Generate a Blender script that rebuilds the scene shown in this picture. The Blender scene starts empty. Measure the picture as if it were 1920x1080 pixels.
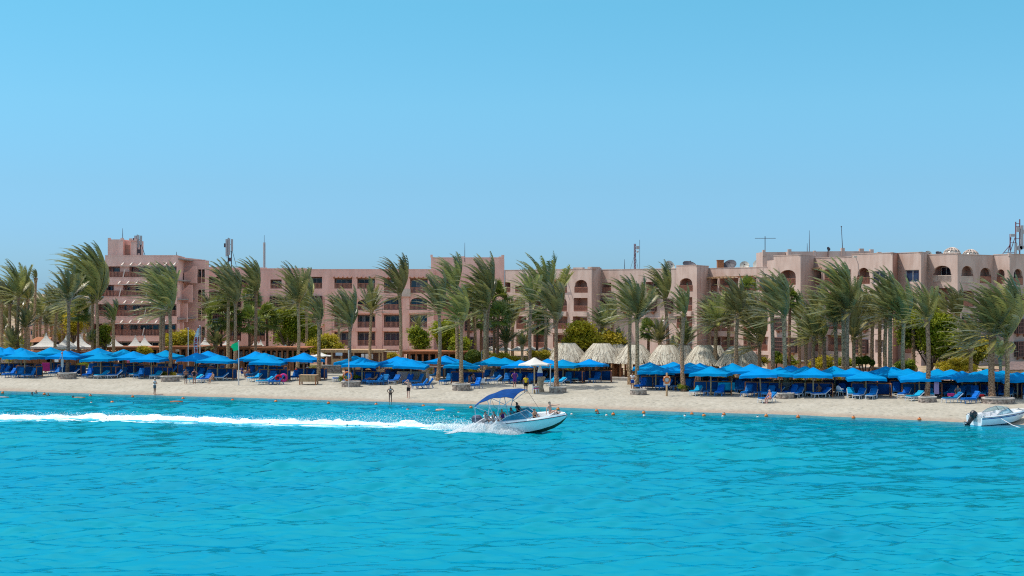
import bpy, math, random
import numpy as np
from mathutils import Vector, Matrix, noise
R = math.radians
random.seed(11)
sc = bpy.context.scene
col = sc.collection

# ------------------------------------------------------------------ camera, sky, sun, exposure
CAM_H, FPX, HOR = 10.6, 2666.67, 550.0           # metres above the water; focal length and horizon row of a 1920 px frame
cd = bpy.data.cameras.new('camera')
cd.lens, cd.sensor_width = 50.0, 36.0
cd.shift_y = (HOR - 540.0) / 1920.0
cd.clip_start, cd.clip_end = 0.5, 30000
cam = bpy.data.objects.new('camera', cd)
col.objects.link(cam)
cam.location = (0, 0, CAM_H)
cam.rotation_euler = (R(90), 0, 0)
sc.camera = cam
SUN_EL = R(62)
SUN_DIR = Vector((-0.985 * math.cos(SUN_EL), 0.08 * math.cos(SUN_EL), math.sin(SUN_EL))).normalized()   # towards the sun
world = bpy.data.worlds.new('World')
sc.world = world
world.use_nodes = True
wn = world.node_tree
for n in list(wn.nodes): wn.nodes.remove(n)
sky = wn.nodes.new('ShaderNodeTexSky')
sky.sky_type = 'NISHITA'
sky.sun_disc = False
sky.sun_elevation = SUN_EL
sky.sun_rotation = math.atan2(SUN_DIR.x, SUN_DIR.y)
sky.altitude = 0
sky.air_density, sky.dust_density, sky.ozone_density = 1.0, 0.3, 1.0
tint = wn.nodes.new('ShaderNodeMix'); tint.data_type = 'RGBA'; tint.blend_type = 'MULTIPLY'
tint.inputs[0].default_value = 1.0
# sky tint: bluer low down; bright warm upper stops added to fill shaded walls
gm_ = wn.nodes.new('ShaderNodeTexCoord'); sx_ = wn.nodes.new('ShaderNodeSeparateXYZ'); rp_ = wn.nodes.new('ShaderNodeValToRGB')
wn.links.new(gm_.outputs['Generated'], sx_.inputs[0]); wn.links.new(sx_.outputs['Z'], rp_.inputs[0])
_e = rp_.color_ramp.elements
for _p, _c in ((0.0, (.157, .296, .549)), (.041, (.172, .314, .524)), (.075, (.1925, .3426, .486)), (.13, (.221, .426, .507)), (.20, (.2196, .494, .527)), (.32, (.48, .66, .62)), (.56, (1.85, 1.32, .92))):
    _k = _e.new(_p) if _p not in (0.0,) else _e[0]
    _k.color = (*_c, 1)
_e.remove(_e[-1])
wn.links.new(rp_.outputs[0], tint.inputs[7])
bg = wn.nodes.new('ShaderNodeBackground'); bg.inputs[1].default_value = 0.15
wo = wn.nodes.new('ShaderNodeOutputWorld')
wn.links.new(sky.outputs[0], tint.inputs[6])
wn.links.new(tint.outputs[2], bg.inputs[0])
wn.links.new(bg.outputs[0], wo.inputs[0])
sl = bpy.data.lights.new('sun', 'SUN')
sl.energy, sl.angle, sl.color = 2.0, R(0.5), (1.0, 0.95, 0.87)
so = bpy.data.objects.new('sun', sl); col.objects.link(so)
so.rotation_euler = SUN_DIR.to_track_quat('Z', 'Y').to_euler()
so.location = (-60, 100, 90)
sc.view_settings.view_transform = 'Standard'
sc.view_settings.look = 'None'
sc.view_settings.exposure = 0.9
sc.view_settings.gamma = 1.0
sc.render.engine = 'CYCLES'
sc.cycles.use_denoising = False
sc.cycles.use_adaptive_sampling = False
sc.cycles.filter_width = 1.15
sc.cycles.sample_clamp_direct = 12.0
sc.cycles.max_bounces = 6
sc.cycles.transparent_max_bounces = 12
sc.cycles.sample_clamp_indirect = 4.0

# ------------------------------------------------------------------ helpers
def tag(o, label=None, cat=None, group=None, kind=None):
    if label: o['label'] = label
    if cat: o['category'] = cat
    if group: o['group'] = group
    if kind: o['kind'] = kind
    return o
def empty(name, loc=(0, 0, 0), rz=0.0, label=None, cat=None, group=None):
    o = bpy.data.objects.new(name, None); col.objects.link(o)
    o.empty_display_size = 0.2
    o.location = loc; o.rotation_euler = (0, 0, rz)
    return tag(o, label, cat, group)
def link_mesh(name, me, parent=None, loc=None):
    o = bpy.data.objects.new(name, me); col.objects.link(o)
    if parent: o.parent = parent
    if loc is not None: o.location = loc
    return o
def copy_tree(o, parent=None):
    c = o.copy(); col.objects.link(c); c.parent = parent
    for ch in list(o.children): copy_tree(ch, c)
    return c
class MB:
    """collects faces and links them as ONE mesh object"""
    def __init__(s): s.v, s.f, s.m, s.cur = [], [], [], 0
    def quad(s, *p):
        b = len(s.v); s.v += [tuple(q) for q in p]; s.f.append(tuple(range(b, b + len(p)))); s.m.append(s.cur)
    def hexa(s, lo, hi):
        b = len(s.v); s.v += [tuple(q) for q in lo] + [tuple(q) for q in hi]
        for f in ((3, 2, 1, 0), (4, 5, 6, 7), (0, 1, 5, 4), (1, 2, 6, 5), (2, 3, 7, 6), (3, 0, 4, 7)):
            s.f.append(tuple(b + i for i in f)); s.m.append(s.cur)
    def box(s, c, d, rz=0.0):
        x, y, z = d[0] / 2, d[1] / 2, d[2] / 2; C, S = math.cos(rz), math.sin(rz)
        q = [(c[0] + a * C - b * S, c[1] + a * S + b * C) for a, b in ((-x, -y), (x, -y), (x, y), (-x, y))]
        s.hexa([(a, b, c[2] - z) for a, b in q], [(a, b, c[2] + z) for a, b in q])
    def beam(s, p0, p1, w, h=None, up=(0, 0, 1)):
        h = h or w; p0, p1 = Vector(p0), Vector(p1); d = (p1 - p0)
        if d.length < 1e-6: return
        d.normalize(); u = Vector(up)
        if abs(d.dot(u)) > 0.98: u = Vector((0, 1, 0))
        a = d.cross(u).normalized() * w / 2; b = a.cross(d).normalized() * h / 2
        s.hexa([p0 - a - b, p0 + a - b, p0 + a + b, p0 - a + b], [p1 - a - b, p1 + a - b, p1 + a + b, p1 - a + b])
    def tube(s, pts, rad, n=8, cap=True):
        pts = [Vector(p) for p in pts]
        if not hasattr(rad, '__len__'): rad = [rad] * len(pts)
        b0 = len(s.v)
        for i, p in enumerate(pts):
            d = (pts[min(i + 1, len(pts) - 1)] - pts[max(i - 1, 0)]).normalized()
            u = Vector((0, 0, 1)) if abs(d.z) < 0.9 else Vector((0, 1, 0))
            a = d.cross(u).normalized(); c = a.cross(d).normalized()
            for k in range(n):
                t = 2 * math.pi * k / n
                s.v.append(tuple(p + (a * math.cos(t) + c * math.sin(t)) * rad[i]))
        for i in range(len(pts) - 1):
            for k in range(n):
                k2 = (k + 1) % n
                s.f.append((b0 + i * n + k, b0 + i * n + k2, b0 + (i + 1) * n + k2, b0 + (i + 1) * n + k)); s.m.append(s.cur)
        if cap:
            s.f.append(tuple(b0 + k for k in range(n))[::-1]); s.m.append(s.cur)
            e = b0 + (len(pts) - 1) * n
            s.f.append(tuple(e + k for k in range(n))); s.m.append(s.cur)
    def ball(s, c, r, nu=10, nv=6, zs=1.0, jit=0.0, rng=random):
        b = len(s.v)
        for j in range(nv + 1):
            t = math.pi * j / nv
            for i in range(nu):
                q = 2 * math.pi * i / nu; k = 1 + rng.uniform(-jit, jit) if jit else 1
                s.v.append((c[0] + r * k * math.sin(t) * math.cos(q), c[1] + r * k * math.sin(t) * math.sin(q), c[2] + r * k * zs * math.cos(t)))
        for j in range(nv):
            for i in range(nu):
                i2 = (i + 1) % nu
                s.f.append((b + j * nu + i, b + (j + 1) * nu + i, b + (j + 1) * nu + i2, b + j * nu + i2)); s.m.append(s.cur)
    def prism(s, poly, dvec):
        """poly: list of points (planar); dvec: extrusion"""
        dv = Vector(dvec); lo = [Vector(p) for p in poly]; hi = [p + dv for p in lo]; n = len(lo)
        s.quad(*lo[::-1]); s.quad(*hi)
        for i in range(n):
            j = (i + 1) % n; s.quad(lo[i], lo[j], hi[j], hi[i])
    def mesh(s, name, mats, smooth=False):
        me = bpy.data.meshes.new(name); me.from_pydata(s.v, [], s.f)
        if not hasattr(mats, '__len__'): mats = [mats]
        for m in mats: me.materials.append(m)
        if len(mats) > 1: me.polygons.foreach_set('material_index', s.m)
        if smooth: me.polygons.foreach_set('use_smooth', [True] * len(s.f))
        me.update(); return me
    def build(s, name, mats, parent=None, smooth=False, loc=None):
        return link_mesh(name, s.mesh(name, mats, smooth), parent, loc)

def mat(name, c, rough=0.7, var=0.0, scale=3.0, bump=0.0, bscale=20.0, metal=0.0, spec=0.4, trans=0.0, c2=None, rnd=0.0, stretch=None, coord='Object', attr=None, detail=5):
    """Principled material; base colour broken up by noise (its own dirt and grain), optional bump, leaf translucency, per-object and per-leaf tint"""
    m = bpy.data.materials.new(name); m.use_nodes = True; nt = m.node_tree; N, L = nt.nodes, nt.links
    b = N['Principled BSDF']; b.inputs['Roughness'].default_value = rough; b.inputs['Metallic'].default_value = metal
    b.inputs['Specular IOR Level'].default_value = spec
    if c2 is None: c2 = tuple(max(0, x * (1 - var)) for x in c[:3])
    tc = N.new('ShaderNodeTexCoord'); mp = N.new('ShaderNodeMapping'); L.new(tc.outputs[coord], mp.inputs[0])
    if stretch: mp.inputs['Scale'].default_value = stretch
    mix = N.new('ShaderNodeMix'); mix.data_type = 'RGBA'
    mix.inputs[6].default_value = (*c[:3], 1); mix.inputs[7].default_value = (*c2[:3], 1)
    no = N.new('ShaderNodeTexNoise'); no.inputs['Scale'].default_value = scale; no.inputs['Detail'].default_value = detail; L.new(mp.outputs[0], no.inputs[0])
    mr = N.new('ShaderNodeMapRange'); mr.inputs[1].default_value = 0.38; mr.inputs[2].default_value = 0.64; L.new(no.outputs[0], mr.inputs[0])
    fac = mr.outputs[0]
    if attr:
        at = N.new('ShaderNodeAttribute'); at.attribute_name = attr
        ad = N.new('ShaderNodeMath'); ad.operation = 'MULTIPLY_ADD'; L.new(mr.outputs[0], ad.inputs[0]); ad.inputs[1].default_value = 0.25
        L.new(at.outputs['Fac'], ad.inputs[2]); fac = ad.outputs[0]
    L.new(fac, mix.inputs[0]); out = mix.outputs[2]
    if rnd:
        oi = N.new('ShaderNodeObjectInfo'); hs = N.new('ShaderNodeHueSaturation')
        r1 = N.new('ShaderNodeMapRange'); r1.inputs[3].default_value = 1 - rnd; r1.inputs[4].default_value = 1 + rnd * 0.6; L.new(oi.outputs['Random'], r1.inputs[0])
        r2 = N.new('ShaderNodeMapRange'); r2.inputs[3].default_value = 0.5 - rnd * 0.06; r2.inputs[4].default_value = 0.5 + rnd * 0.06; L.new(oi.outputs['Random'], r2.inputs[0])
        L.new(r1.outputs[0], hs.inputs['Value']); L.new(r2.outputs[0], hs.inputs['Hue']); L.new(out, hs.inputs['Color']); out = hs.outputs[0]
    L.new(out, b.inputs['Base Color'])
    if bump:
        n2 = N.new('ShaderNodeTexNoise'); n2.inputs['Scale'].default_value = bscale; n2.inputs['Detail'].default_value = 4; L.new(mp.outputs[0], n2.inputs[0])
        bp = N.new('ShaderNodeBump'); bp.inputs['Strength'].default_value = bump; bp.inputs['Distance'].default_value = 0.05
        L.new(n2.outputs[0], bp.inputs['Height']); L.new(bp.outputs[0], b.inputs['Normal'])
    if trans:
        tr = N.new('ShaderNodeBsdfTranslucent'); L.new(out, tr.inputs[0]); ms = N.new('ShaderNodeMixShader'); ms.inputs[0].default_value = trans
        o = N['Material Output']; L.new(b.outputs[0], ms.inputs[1]); L.new(tr.outputs[0], ms.inputs[2]); L.new(ms.outputs[0], o.inputs[0])
    return m
def glassmat(name, c, alpha=0.5, rough=0.05):
    m = bpy.data.materials.new(name); m.use_nodes = True; nt = m.node_tree; N, L = nt.nodes, nt.links
    b = N['Principled BSDF']; b.inputs['Base Color'].default_value = (*c, 1); b.inputs['Roughness'].default_value = rough
    t = N.new('ShaderNodeBsdfTransparent'); t.inputs[0].default_value = tuple(min(1, 0.35 + x * 0.9) for x in c) + (1,)
    ms = N.new('ShaderNodeMixShader'); ms.inputs[0].default_value = alpha
    L.new(t.outputs[0], ms.inputs[1]); L.new(b.outputs[0], ms.inputs[2]); L.new(ms.outputs[0], N['Material Output'].inputs[0])
    return m

STUCCO_SAND = mat('sandy_pink_stucco', (0.555, 0.425, 0.365), 0.9, c2=(0.465, 0.335, 0.28), scale=0.9, bump=0.25, bscale=9, spec=0.15, stretch=(1, 1, .35), detail=8)  # copy for the sunlit wings: their lit tone is put into the colour
STUCCO = mat('pink_stucco', (0.85, 0.515, 0.425), 0.9, c2=(0.74, 0.425, 0.345), scale=0.9, bump=0.25, bscale=9, spec=0.15, stretch=(1, 1, .35), detail=8)  # copy for the shaded blocks: missing warm fill is put into the colour
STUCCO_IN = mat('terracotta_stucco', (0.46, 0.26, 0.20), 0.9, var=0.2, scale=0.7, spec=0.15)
STUCCO_PALE = mat('cream_stucco', (0.62, 0.50, 0.42), 0.9, var=0.15, scale=0.8, spec=0.15)
RAILWOOD = mat('red_brown_wood', (0.40, 0.175, 0.115), 0.7, var=0.35, scale=4)
DOORWOOD = mat('dark_red_door', (0.16, 0.055, 0.04), 0.6, var=0.3, scale=3)
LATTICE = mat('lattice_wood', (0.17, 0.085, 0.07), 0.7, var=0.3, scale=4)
PALEWOOD = mat('weathered_timber', (0.54, 0.35, 0.19), 0.8, var=0.4, scale=5, stretch=(1, 1, .25))
TIMBER = mat('red_stained_timber', (0.40, 0.15, 0.06), 0.75, var=0.35, scale=4)
DARKGLASS = mat('dark_window_glass', (0.012, 0.022, 0.045), 0.08, var=0.3, scale=0.8, spec=0.7)
BLUEGLASS = mat('blue_window_glass', (0.025, 0.055, 0.12), 0.08, var=0.5, scale=0.7, spec=0.8)
WINFRAME = mat('pale_window_frame', (0.55, 0.50, 0.47), 0.5, var=0.1)
DARKVOID = mat('painted_room_shade', (0.035, 0.028, 0.028), 0.9, var=0.4, scale=1)  # near-black colour stands in for the shade inside rooms and bars
SLATW = mat('cream_beam', (0.70, 0.60, 0.52), 0.8, var=0.15)  # light caught by the slats is put into this cream colour
ROOFM = mat('roof_screed', (0.38, 0.32, 0.28), 0.95, var=0.3, scale=0.6)
BLUECANVAS = mat('blue_canvas', (0.0, 0.26, 0.60), 0.85, c2=(0.0, 0.20, 0.49), scale=1.0, spec=0.04, trans=0.05, rnd=0.16, bump=0.15, bscale=6)
NAVYMESH = mat('blue_screen_fabric', (0.003, 0.10, 0.32), 0.85, c2=(0.008, 0.06, 0.20), scale=1.0, spec=0.15, trans=0.15, rnd=0.2)
FADEDMESH = mat('faded_screen_fabric', (0.42, 0.33, 0.33), 0.9, var=0.2, scale=1.5, spec=0.1)
CUSHION = mat('blue_cushion', (0.0, 0.16, 0.48), 0.8, c2=(0.0, 0.11, 0.36), scale=2.5, spec=0.2, rnd=0.25, bump=0.2, bscale=8)
CUSHLT = mat('turquoise_cushion', (0.0, 0.34, 0.62), 0.8, var=0.2, scale=2.5, spec=0.2, rnd=0.2)
LEGWHITE = mat('white_resin', (0.62, 0.66, 0.72), 0.45, var=0.1)
LEGBLUE = mat('blue_resin', (0.02, 0.16, 0.42), 0.45, var=0.1)
WHITEFAB = mat('white_canvas', (0.74, 0.72, 0.66), 0.8, var=0.1, scale=1.2, spec=0.2, trans=0.2)
THATCH = mat('dry_thatch', (0.66, 0.61, 0.49), 0.95, c2=(0.27, 0.22, 0.16), scale=2.4, spec=0.1, stretch=(1, 1, 0.35), attr='tint')
STONE = mat('rubble_stone', (0.40, 0.33, 0.28), 0.95, c2=(0.17, 0.13, 0.11), scale=5, bump=0.8, bscale=7, spec=0.1)
STONECAP = mat('stone_coping', (0.55, 0.50, 0.45), 0.95, var=0.25, scale=4, spec=0.1)
BARK = mat('palm_bark', (0.52, 0.335, 0.20), 0.95, c2=(0.17, 0.10, 0.06), scale=7, bump=0.6, bscale=12, spec=0.1, rnd=0.2, stretch=(1, 1, 1.6))
REDBARK = mat('reddish_palm_bark', (0.28, 0.14, 0.085), 0.95, c2=(0.14, 0.07, 0.05), scale=6, bump=0.4, bscale=12, spec=0.1, rnd=0.2, stretch=(1, 1, 2))
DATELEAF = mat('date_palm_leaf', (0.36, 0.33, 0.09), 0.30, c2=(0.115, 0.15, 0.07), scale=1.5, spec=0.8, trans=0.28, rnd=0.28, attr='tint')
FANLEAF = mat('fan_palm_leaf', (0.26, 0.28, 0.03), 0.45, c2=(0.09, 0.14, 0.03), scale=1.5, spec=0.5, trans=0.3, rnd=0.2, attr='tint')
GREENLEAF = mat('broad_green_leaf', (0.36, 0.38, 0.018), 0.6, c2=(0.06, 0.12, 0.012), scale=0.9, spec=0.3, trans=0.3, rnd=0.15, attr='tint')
YELLOWLEAF = mat('yellow_green_leaf', (0.52, 0.40, 0.02), 0.6, c2=(0.20, 0.20, 0.02), scale=0.9, spec=0.3, trans=0.3, rnd=0.15, attr='tint')
TREEBARK = mat('tree_bark', (0.15, 0.10, 0.07), 0.95, var=0.5, scale=5)
STEEL = mat('galvanised_steel', (0.42, 0.43, 0.46), 0.4, var=0.15, metal=0.6)
DARKSTEEL = mat('dark_mast_steel', (0.10, 0.075, 0.085), 0.5, var=0.3, metal=0.3)
REDSTEEL = mat('red_mast_steel', (0.22, 0.05, 0.06), 0.5, var=0.3)
PANELGREY = mat('antenna_panel', (0.42, 0.40, 0.40), 0.5, var=0.1)
DISHDARK = mat('dark_dish_mesh', (0.07, 0.07, 0.085), 0.6, var=0.2)
DISHPALE = mat('pale_dish', (0.58, 0.55, 0.47), 0.5, var=0.15)
ORANGE = mat('orange_plastic', (0.62, 0.17, 0.02), 0.45, c2=(0.42, 0.12, 0.03), scale=6, rnd=0.1)
BUOYWHITE = mat('white_plastic', (0.72, 0.68, 0.62), 0.45, c2=(0.5, 0.42, 0.33), scale=7)
SKIN = mat('tanned_skin', (0.42, 0.20, 0.125), 0.55, var=0.12, scale=6, rnd=0.18)
SKINDARK = mat('dark_tan_skin', (0.24, 0.105, 0.065), 0.55, var=0.12, scale=6)
SKINPALE = mat('pale_skin', (0.60, 0.34, 0.25), 0.55, var=0.12, scale=6)
HAIRDARK = mat('dark_hair', (0.018, 0.012, 0.010), 0.6, var=0.3, scale=20)
HAIRFAIR = mat('fair_hair', (0.50, 0.38, 0.22), 0.6, var=0.3, scale=20)
HAIRGREY = mat('grey_hair', (0.55, 0.52, 0.48), 0.6, var=0.2, scale=20)
EYES = mat('eye_dark', (0.02, 0.015, 0.01), 0.3)
def cloth(name, c): return mat(name, c, 0.85, var=0.25, scale=8, spec=0.15)
C_BLACK, C_WHITE, C_GREY = cloth('black_cloth', (0.012, 0.012, 0.016)), cloth('white_cloth', (0.72, 0.72, 0.72)), cloth('slate_cloth', (0.10, 0.14, 0.17))
C_BLUE, C_RED, C_YELLOW = cloth('royal_blue_cloth', (0.01, 0.06, 0.32)), cloth('red_cloth', (0.50, 0.02, 0.03)), cloth('yellow_cloth', (0.72, 0.46, 0.02))
C_PINK, C_PURPLE, C_ORANGE = cloth('pink_cloth', (0.55, 0.04, 0.22)), cloth('purple_cloth', (0.12, 0.03, 0.22)), cloth('orange_cloth', (0.70, 0.16, 0.03))
C_TEAL = cloth('turquoise_cloth', (0.02, 0.38, 0.50))
GELCOAT = mat('white_gelcoat', (0.84, 0.87, 0.87), 0.18, var=0.05, scale=1.5, spec=0.6)
BOATGREEN = mat('dark_green_antifoul', (0.025, 0.06, 0.045), 0.3, c2=(0.05, 0.10, 0.03), scale=3, stretch=(1, 3, 3))
BOATGREY = mat('grey_hull_panel', (0.36, 0.45, 0.55), 0.25, var=0.1)
RUBRAIL = mat('dark_rub_rail', (0.05, 0.05, 0.08), 0.5)
BIMINI = mat('deep_blue_canvas', (0.001, 0.055, 0.23), 0.8, c2=(0.001, 0.04, 0.17), scale=2.5, spec=0.12, trans=0.1, bump=0.3, bscale=3)
MOTOR = mat('dark_motor_cowl', (0.035, 0.04, 0.07), 0.3, c2=(0.12, 0.13, 0.19), scale=6, spec=0.6)
MOTORBLACK = mat('black_motor_cowl', (0.010, 0.010, 0.014), 0.22, var=0.2, spec=0.6)
SEATVINYL = mat('pale_boat_vinyl', (0.55, 0.57, 0.60), 0.5, var=0.1)
TINTED = glassmat('tinted_windscreen', (0.0, 0.25, 0.42), 0.6)
CLEARG = glassmat('pale_windscreen', (0.35, 0.55, 0.62), 0.45)

# ------------------------------------------------------------------ the lie of the land
SHORE_PX = [(0, 733), (240, 740), (460, 746), (680, 752.5), (900, 758.5), (1080, 765.5), (1240, 771), (1480, 778), (1680, 786), (1840, 794), (1920, 797)]
def P(px, py, Y): return Vector(((px - 960) / FPX * Y, Y, CAM_H - (py - HOR) / FPX * Y))
_sh = [P(a, b, CAM_H * FPX / (b - HOR)) for a, b in SHORE_PX]
SX = np.array([p.x for p in _sh]); SY = np.array([p.y for p in _sh])
def shoreY(X):
    X = np.asarray(X, float)
    y = np.interp(X, SX, SY)
    y = np.where(X < SX[0], SY[0] - 0.30 * (X - SX[0]), y)
    return np.where(X > SX[-1], SY[-1] - 0.30 * np.minimum(X - SX[-1], 120), y)
def gz(X, Y):
    t = (np.asarray(Y, float) - shoreY(X)) * 0.94
    up = 1.0 * (1 - np.exp(-np.maximum(t, 0) / 6.0)) - 0.75 * np.clip((t - 22) / 45, 0, 1)
    return np.where(t < 0, np.maximum(t * 0.10, -4), up)
def g(X, Y): return float(gz(X, Y))
def G(px, py, dz=0.0, far=290):
    """the first place at or behind the waterline where the sight line meets the ground (plus dz)"""
    Y = 100.0
    while Y < far:
        q = P(px, py, Y)
        if Y > float(shoreY(q.x)) - 0.5 and q.z - dz <= g(q.x, Y): return Vector((q.x, Y, g(q.x, Y)))
        Y += 0.2
    q = P(px, py, far); return Vector((q.x, far, g(q.x, far)))
def W(px, py): return P(px, py, CAM_H * FPX / (py - HOR))          # on the water
def at(px, off):
    """on the ground, off metres behind the waterline, in the direction of column px"""
    Y = 140.0
    for _ in range(30): Y = 0.5 * Y + 0.5 * (float(shoreY((px - 960) / FPX * Y)) + off)
    X = (px - 960) / FPX * Y; return Vector((X, Y, g(X, Y)))
def scale_at(Y): return FPX / Y

# labels: where along the beach a thing stands, told by things anyone can find
LM = [(-160, 'grove end'), (117, 'silver shower post'), (290, 'wading man'), (368, 'feather banner'), (446, 'green flag'), (578, 'wooden crate'), (653, 'lifebuoy planter'), (766, 'walking man'),
      (880, 'stooping bather'), (1002, 'white parasol'), (1186, 'blue-shorts man'), (1250, 'lifebuoy post'), (1444, 'sunburnt sitter'), (1574, 'white armchair'), (1724, 'last buoy'), (1820, 'moored boat'), (2150, 'shore end')]
ORD = ['first', 'second', 'third', 'fourth', 'fifth', 'sixth', 'seventh', 'eighth', 'ninth', 'tenth', 'eleventh', 'twelfth', 'thirteenth', 'fourteenth', 'fifteenth', 'sixteenth', 'seventeenth', 'eighteenth', 'nineteenth', 'twentieth']
def px_of(o): return 960 + FPX * o.location.x / o.location.y
def label_row(objs, desc, lms=LM):
    """objs of one kind: each gets desc plus its count from one landmark towards the next"""
    byl = {}
    for o in objs:
        x = px_of(o); k = max(i for i in range(len(lms)) if lms[i][0] <= x or i == 0)
        byl.setdefault(min(k, len(lms) - 2), []).append((x, o))
    for k, lst in byl.items():
        for i, (x, o) in enumerate(sorted(lst, key=lambda t: t[0])):
            o['label'] = f"{desc}, {ORD[i]} from the {lms[k][1]} towards the {lms[k + 1][1]}"

# ------------------------------------------------------------------ ground, water, hills
def grid_mesh(name, V, nx, ny, mats, smooth=True, keep=None):
    me = bpy.data.meshes.new(name)
    i, j = np.meshgrid(np.arange(nx - 1), np.arange(ny - 1)); a = (j * nx + i).ravel()
    F = np.stack([a, a + 1, a + nx + 1, a + nx], 1)
    if keep is not None: F = F[keep]
    me.vertices.add(len(V)); me.vertices.foreach_set('co', V.astype(np.float32).ravel())
    me.loops.add(F.size); me.loops.foreach_set('vertex_index', F.astype(np.int32).ravel())
    me.polygons.add(len(F)); me.polygons.foreach_set('loop_start', np.arange(0, F.size, 4, dtype=np.int32))
    me.polygons.foreach_set('loop_total', np.full(len(F), 4, np.int32))
    me.update(calc_edges=True)
    if smooth: me.polygons.foreach_set('use_smooth', np.ones(len(F), bool))
    for m in mats: me.materials.append(m)
    return me
def add_attr(me, name, vals):
    a = me.attributes.new(name, 'FLOAT', 'POINT'); a.data.foreach_set('value', np.asarray(vals, np.float32))

def sand_material():
    m = bpy.data.materials.new('beach_sand'); m.use_nodes = True; nt = m.node_tree; N, L = nt.nodes, nt.links; b = N['Principled BSDF']
    b.inputs['Roughness'].default_value = 0.95; b.inputs['Specular IOR Level'].default_value = 0.15
    ge = N.new('ShaderNodeNewGeometry'); at_ = N.new('ShaderNodeAttribute'); at_.attribute_name = 'inland'
    n1 = N.new('ShaderNodeTexNoise'); n1.inputs['Scale'].default_value = 0.35; n1.inputs['Detail'].default_value = 7; L.new(ge.outputs['Position'], n1.inputs[0])
    n2 = N.new('ShaderNodeTexNoise'); n2.inputs['Scale'].default_value = 2.2; n2.inputs['Detail'].default_value = 5; L.new(ge.outputs['Position'], n2.inputs[0])
    cr = N.new('ShaderNodeValToRGB'); e = cr.color_ramp.elements
    e[0].position, e[0].color = 0.30, (0.325, 0.302, 0.238, 1); e[1].position, e[1].color = 0.70, (0.44, 0.415, 0.345, 1)
    mixn = N.new('ShaderNodeMath'); mixn.operation = 'MULTIPLY_ADD'; L.new(n2.outputs[0], mixn.inputs[0]); mixn.inputs[1].default_value = 0.45
    ml = N.new('ShaderNodeMath'); ml.operation = 'MULTIPLY'; L.new(n1.outputs[0], ml.inputs[0]); ml.inputs[1].default_value = 0.55; L.new(ml.outputs[0], mixn.inputs[2])
    L.new(mixn.outputs[0], cr.inputs[0])
    # footprints: small hollows with their shade put into the sand colour
    vo = N.new('ShaderNodeTexVoronoi'); vo.inputs['Scale'].default_value = 1.6; L.new(ge.outputs['Position'], vo.inputs[0])
    fp = N.new('ShaderNodeMapRange'); fp.inputs[1].default_value = 0.10; fp.inputs[2].default_value = 0.30; fp.inputs[3].default_value = 0.70; fp.inputs[4].default_value = 1.0; L.new(vo.outputs['Distance'], fp.inputs[0])
    mm = N.new('ShaderNodeMix'); mm.data_type = 'RGBA'; mm.blend_type = 'MULTIPLY'; mm.inputs[0].default_value = 1; L.new(cr.outputs[0], mm.inputs[6]); L.new(fp.outputs[0], mm.inputs[7])
    wet = N.new('ShaderNodeMath'); wet.operation = 'MULTIPLY_ADD'; L.new(n1.outputs[0], wet.inputs[0]); wet.inputs[1].default_value = 1.2; L.new(at_.outputs['Fac'], wet.inputs[2])
    wr = N.new('ShaderNodeMapRange'); wr.inputs[1].default_value = 1.1; wr.inputs[2].default_value = 2.4; L.new(wet.outputs[0], wr.inputs[0])
    wm = N.new('ShaderNodeMix'); wm.data_type = 'RGBA'; wm.inputs[6].default_value = (0.33, 0.27, 0.21, 1); L.new(wr.outputs[0], wm.inputs[0]); L.new(mm.outputs[2], wm.inputs[7])
    gr = N.new('ShaderNodeValToRGB'); ge_ = gr.color_ramp.elements; ge_[0].position, ge_[0].color = .40, (.52, .37, .28, 1); ge_[1].position, ge_[1].color = .66, (.10, .12, .025, 1); L.new(n1.outputs[0], gr.inputs[0])  # warm paving tone added inland to bounce light onto the shaded walls
    gq = N.new('ShaderNodeMath'); gq.operation = 'MULTIPLY_ADD'; L.new(n1.outputs[0], gq.inputs[0]); gq.inputs[1].default_value = 10; L.new(at_.outputs['Fac'], gq.inputs[2])
    gf = N.new('ShaderNodeMapRange'); gf.inputs[1].default_value = 34; gf.inputs[2].default_value = 36; L.new(gq.outputs[0], gf.inputs[0])
    gx = N.new('ShaderNodeMix'); gx.data_type = 'RGBA'; L.new(gf.outputs[0], gx.inputs[0]); L.new(wm.outputs[2], gx.inputs[6]); L.new(gr.outputs[0], gx.inputs[7])
    L.new(gx.outputs[2], b.inputs['Base Color'])
    bp = N.new('ShaderNodeBump'); bp.inputs['Strength'].default_value = 0.7; bp.inputs['Distance'].default_value = 0.15
    ad = N.new('ShaderNodeMath'); ad.operation = 'ADD'; L.new(n2.outputs[0], ad.inputs[0]); L.new(vo.outputs['Distance'], ad.inputs[1])
    L.new(ad.outputs[0], bp.inputs['Height']); L.new(bp.outputs[0], b.inputs['Normal'])
    return m
xs = np.concatenate([-np.geomspace(9000, 95, 22), np.arange(-90, 90.1, 0.9), np.geomspace(95, 20000, 24)])
ts = np.concatenate([[-60, -25, -12], np.arange(-6, 34, 0.6), np.geomspace(35, 20000, 44)])
XX, TT = np.meshgrid(xs, ts); YY = shoreY(XX) + TT / 0.94
ZZ = gz(XX, YY)
berm = np.exp(-((TT - 4.6 - 0.5 * np.sin(XX * 0.35)) / 0.35) ** 2) * 0.10 + 0.035 * np.sin(XX * 1.3 + 3 * np.sin(TT * 0.7)) * np.exp(-((TT - 6) / 5) ** 2)
berm += 0.05 * np.exp(-((TT - 2.2 - 0.3 * np.sin(XX * 0.21 + 1)) / 0.3) ** 2)
ZZ = ZZ + np.where((TT > 0.5) & (TT < 14), berm, 0)
me = grid_mesh('ground', np.stack([XX.ravel(), YY.ravel(), ZZ.ravel()], 1), len(xs), len(ts), [sand_material()])
add_attr(me, 'inland', TT.ravel())
tag(link_mesh('ground', me), 'pale sandy beach rising gently from the turquoise water', 'beach', kind='structure')

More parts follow.
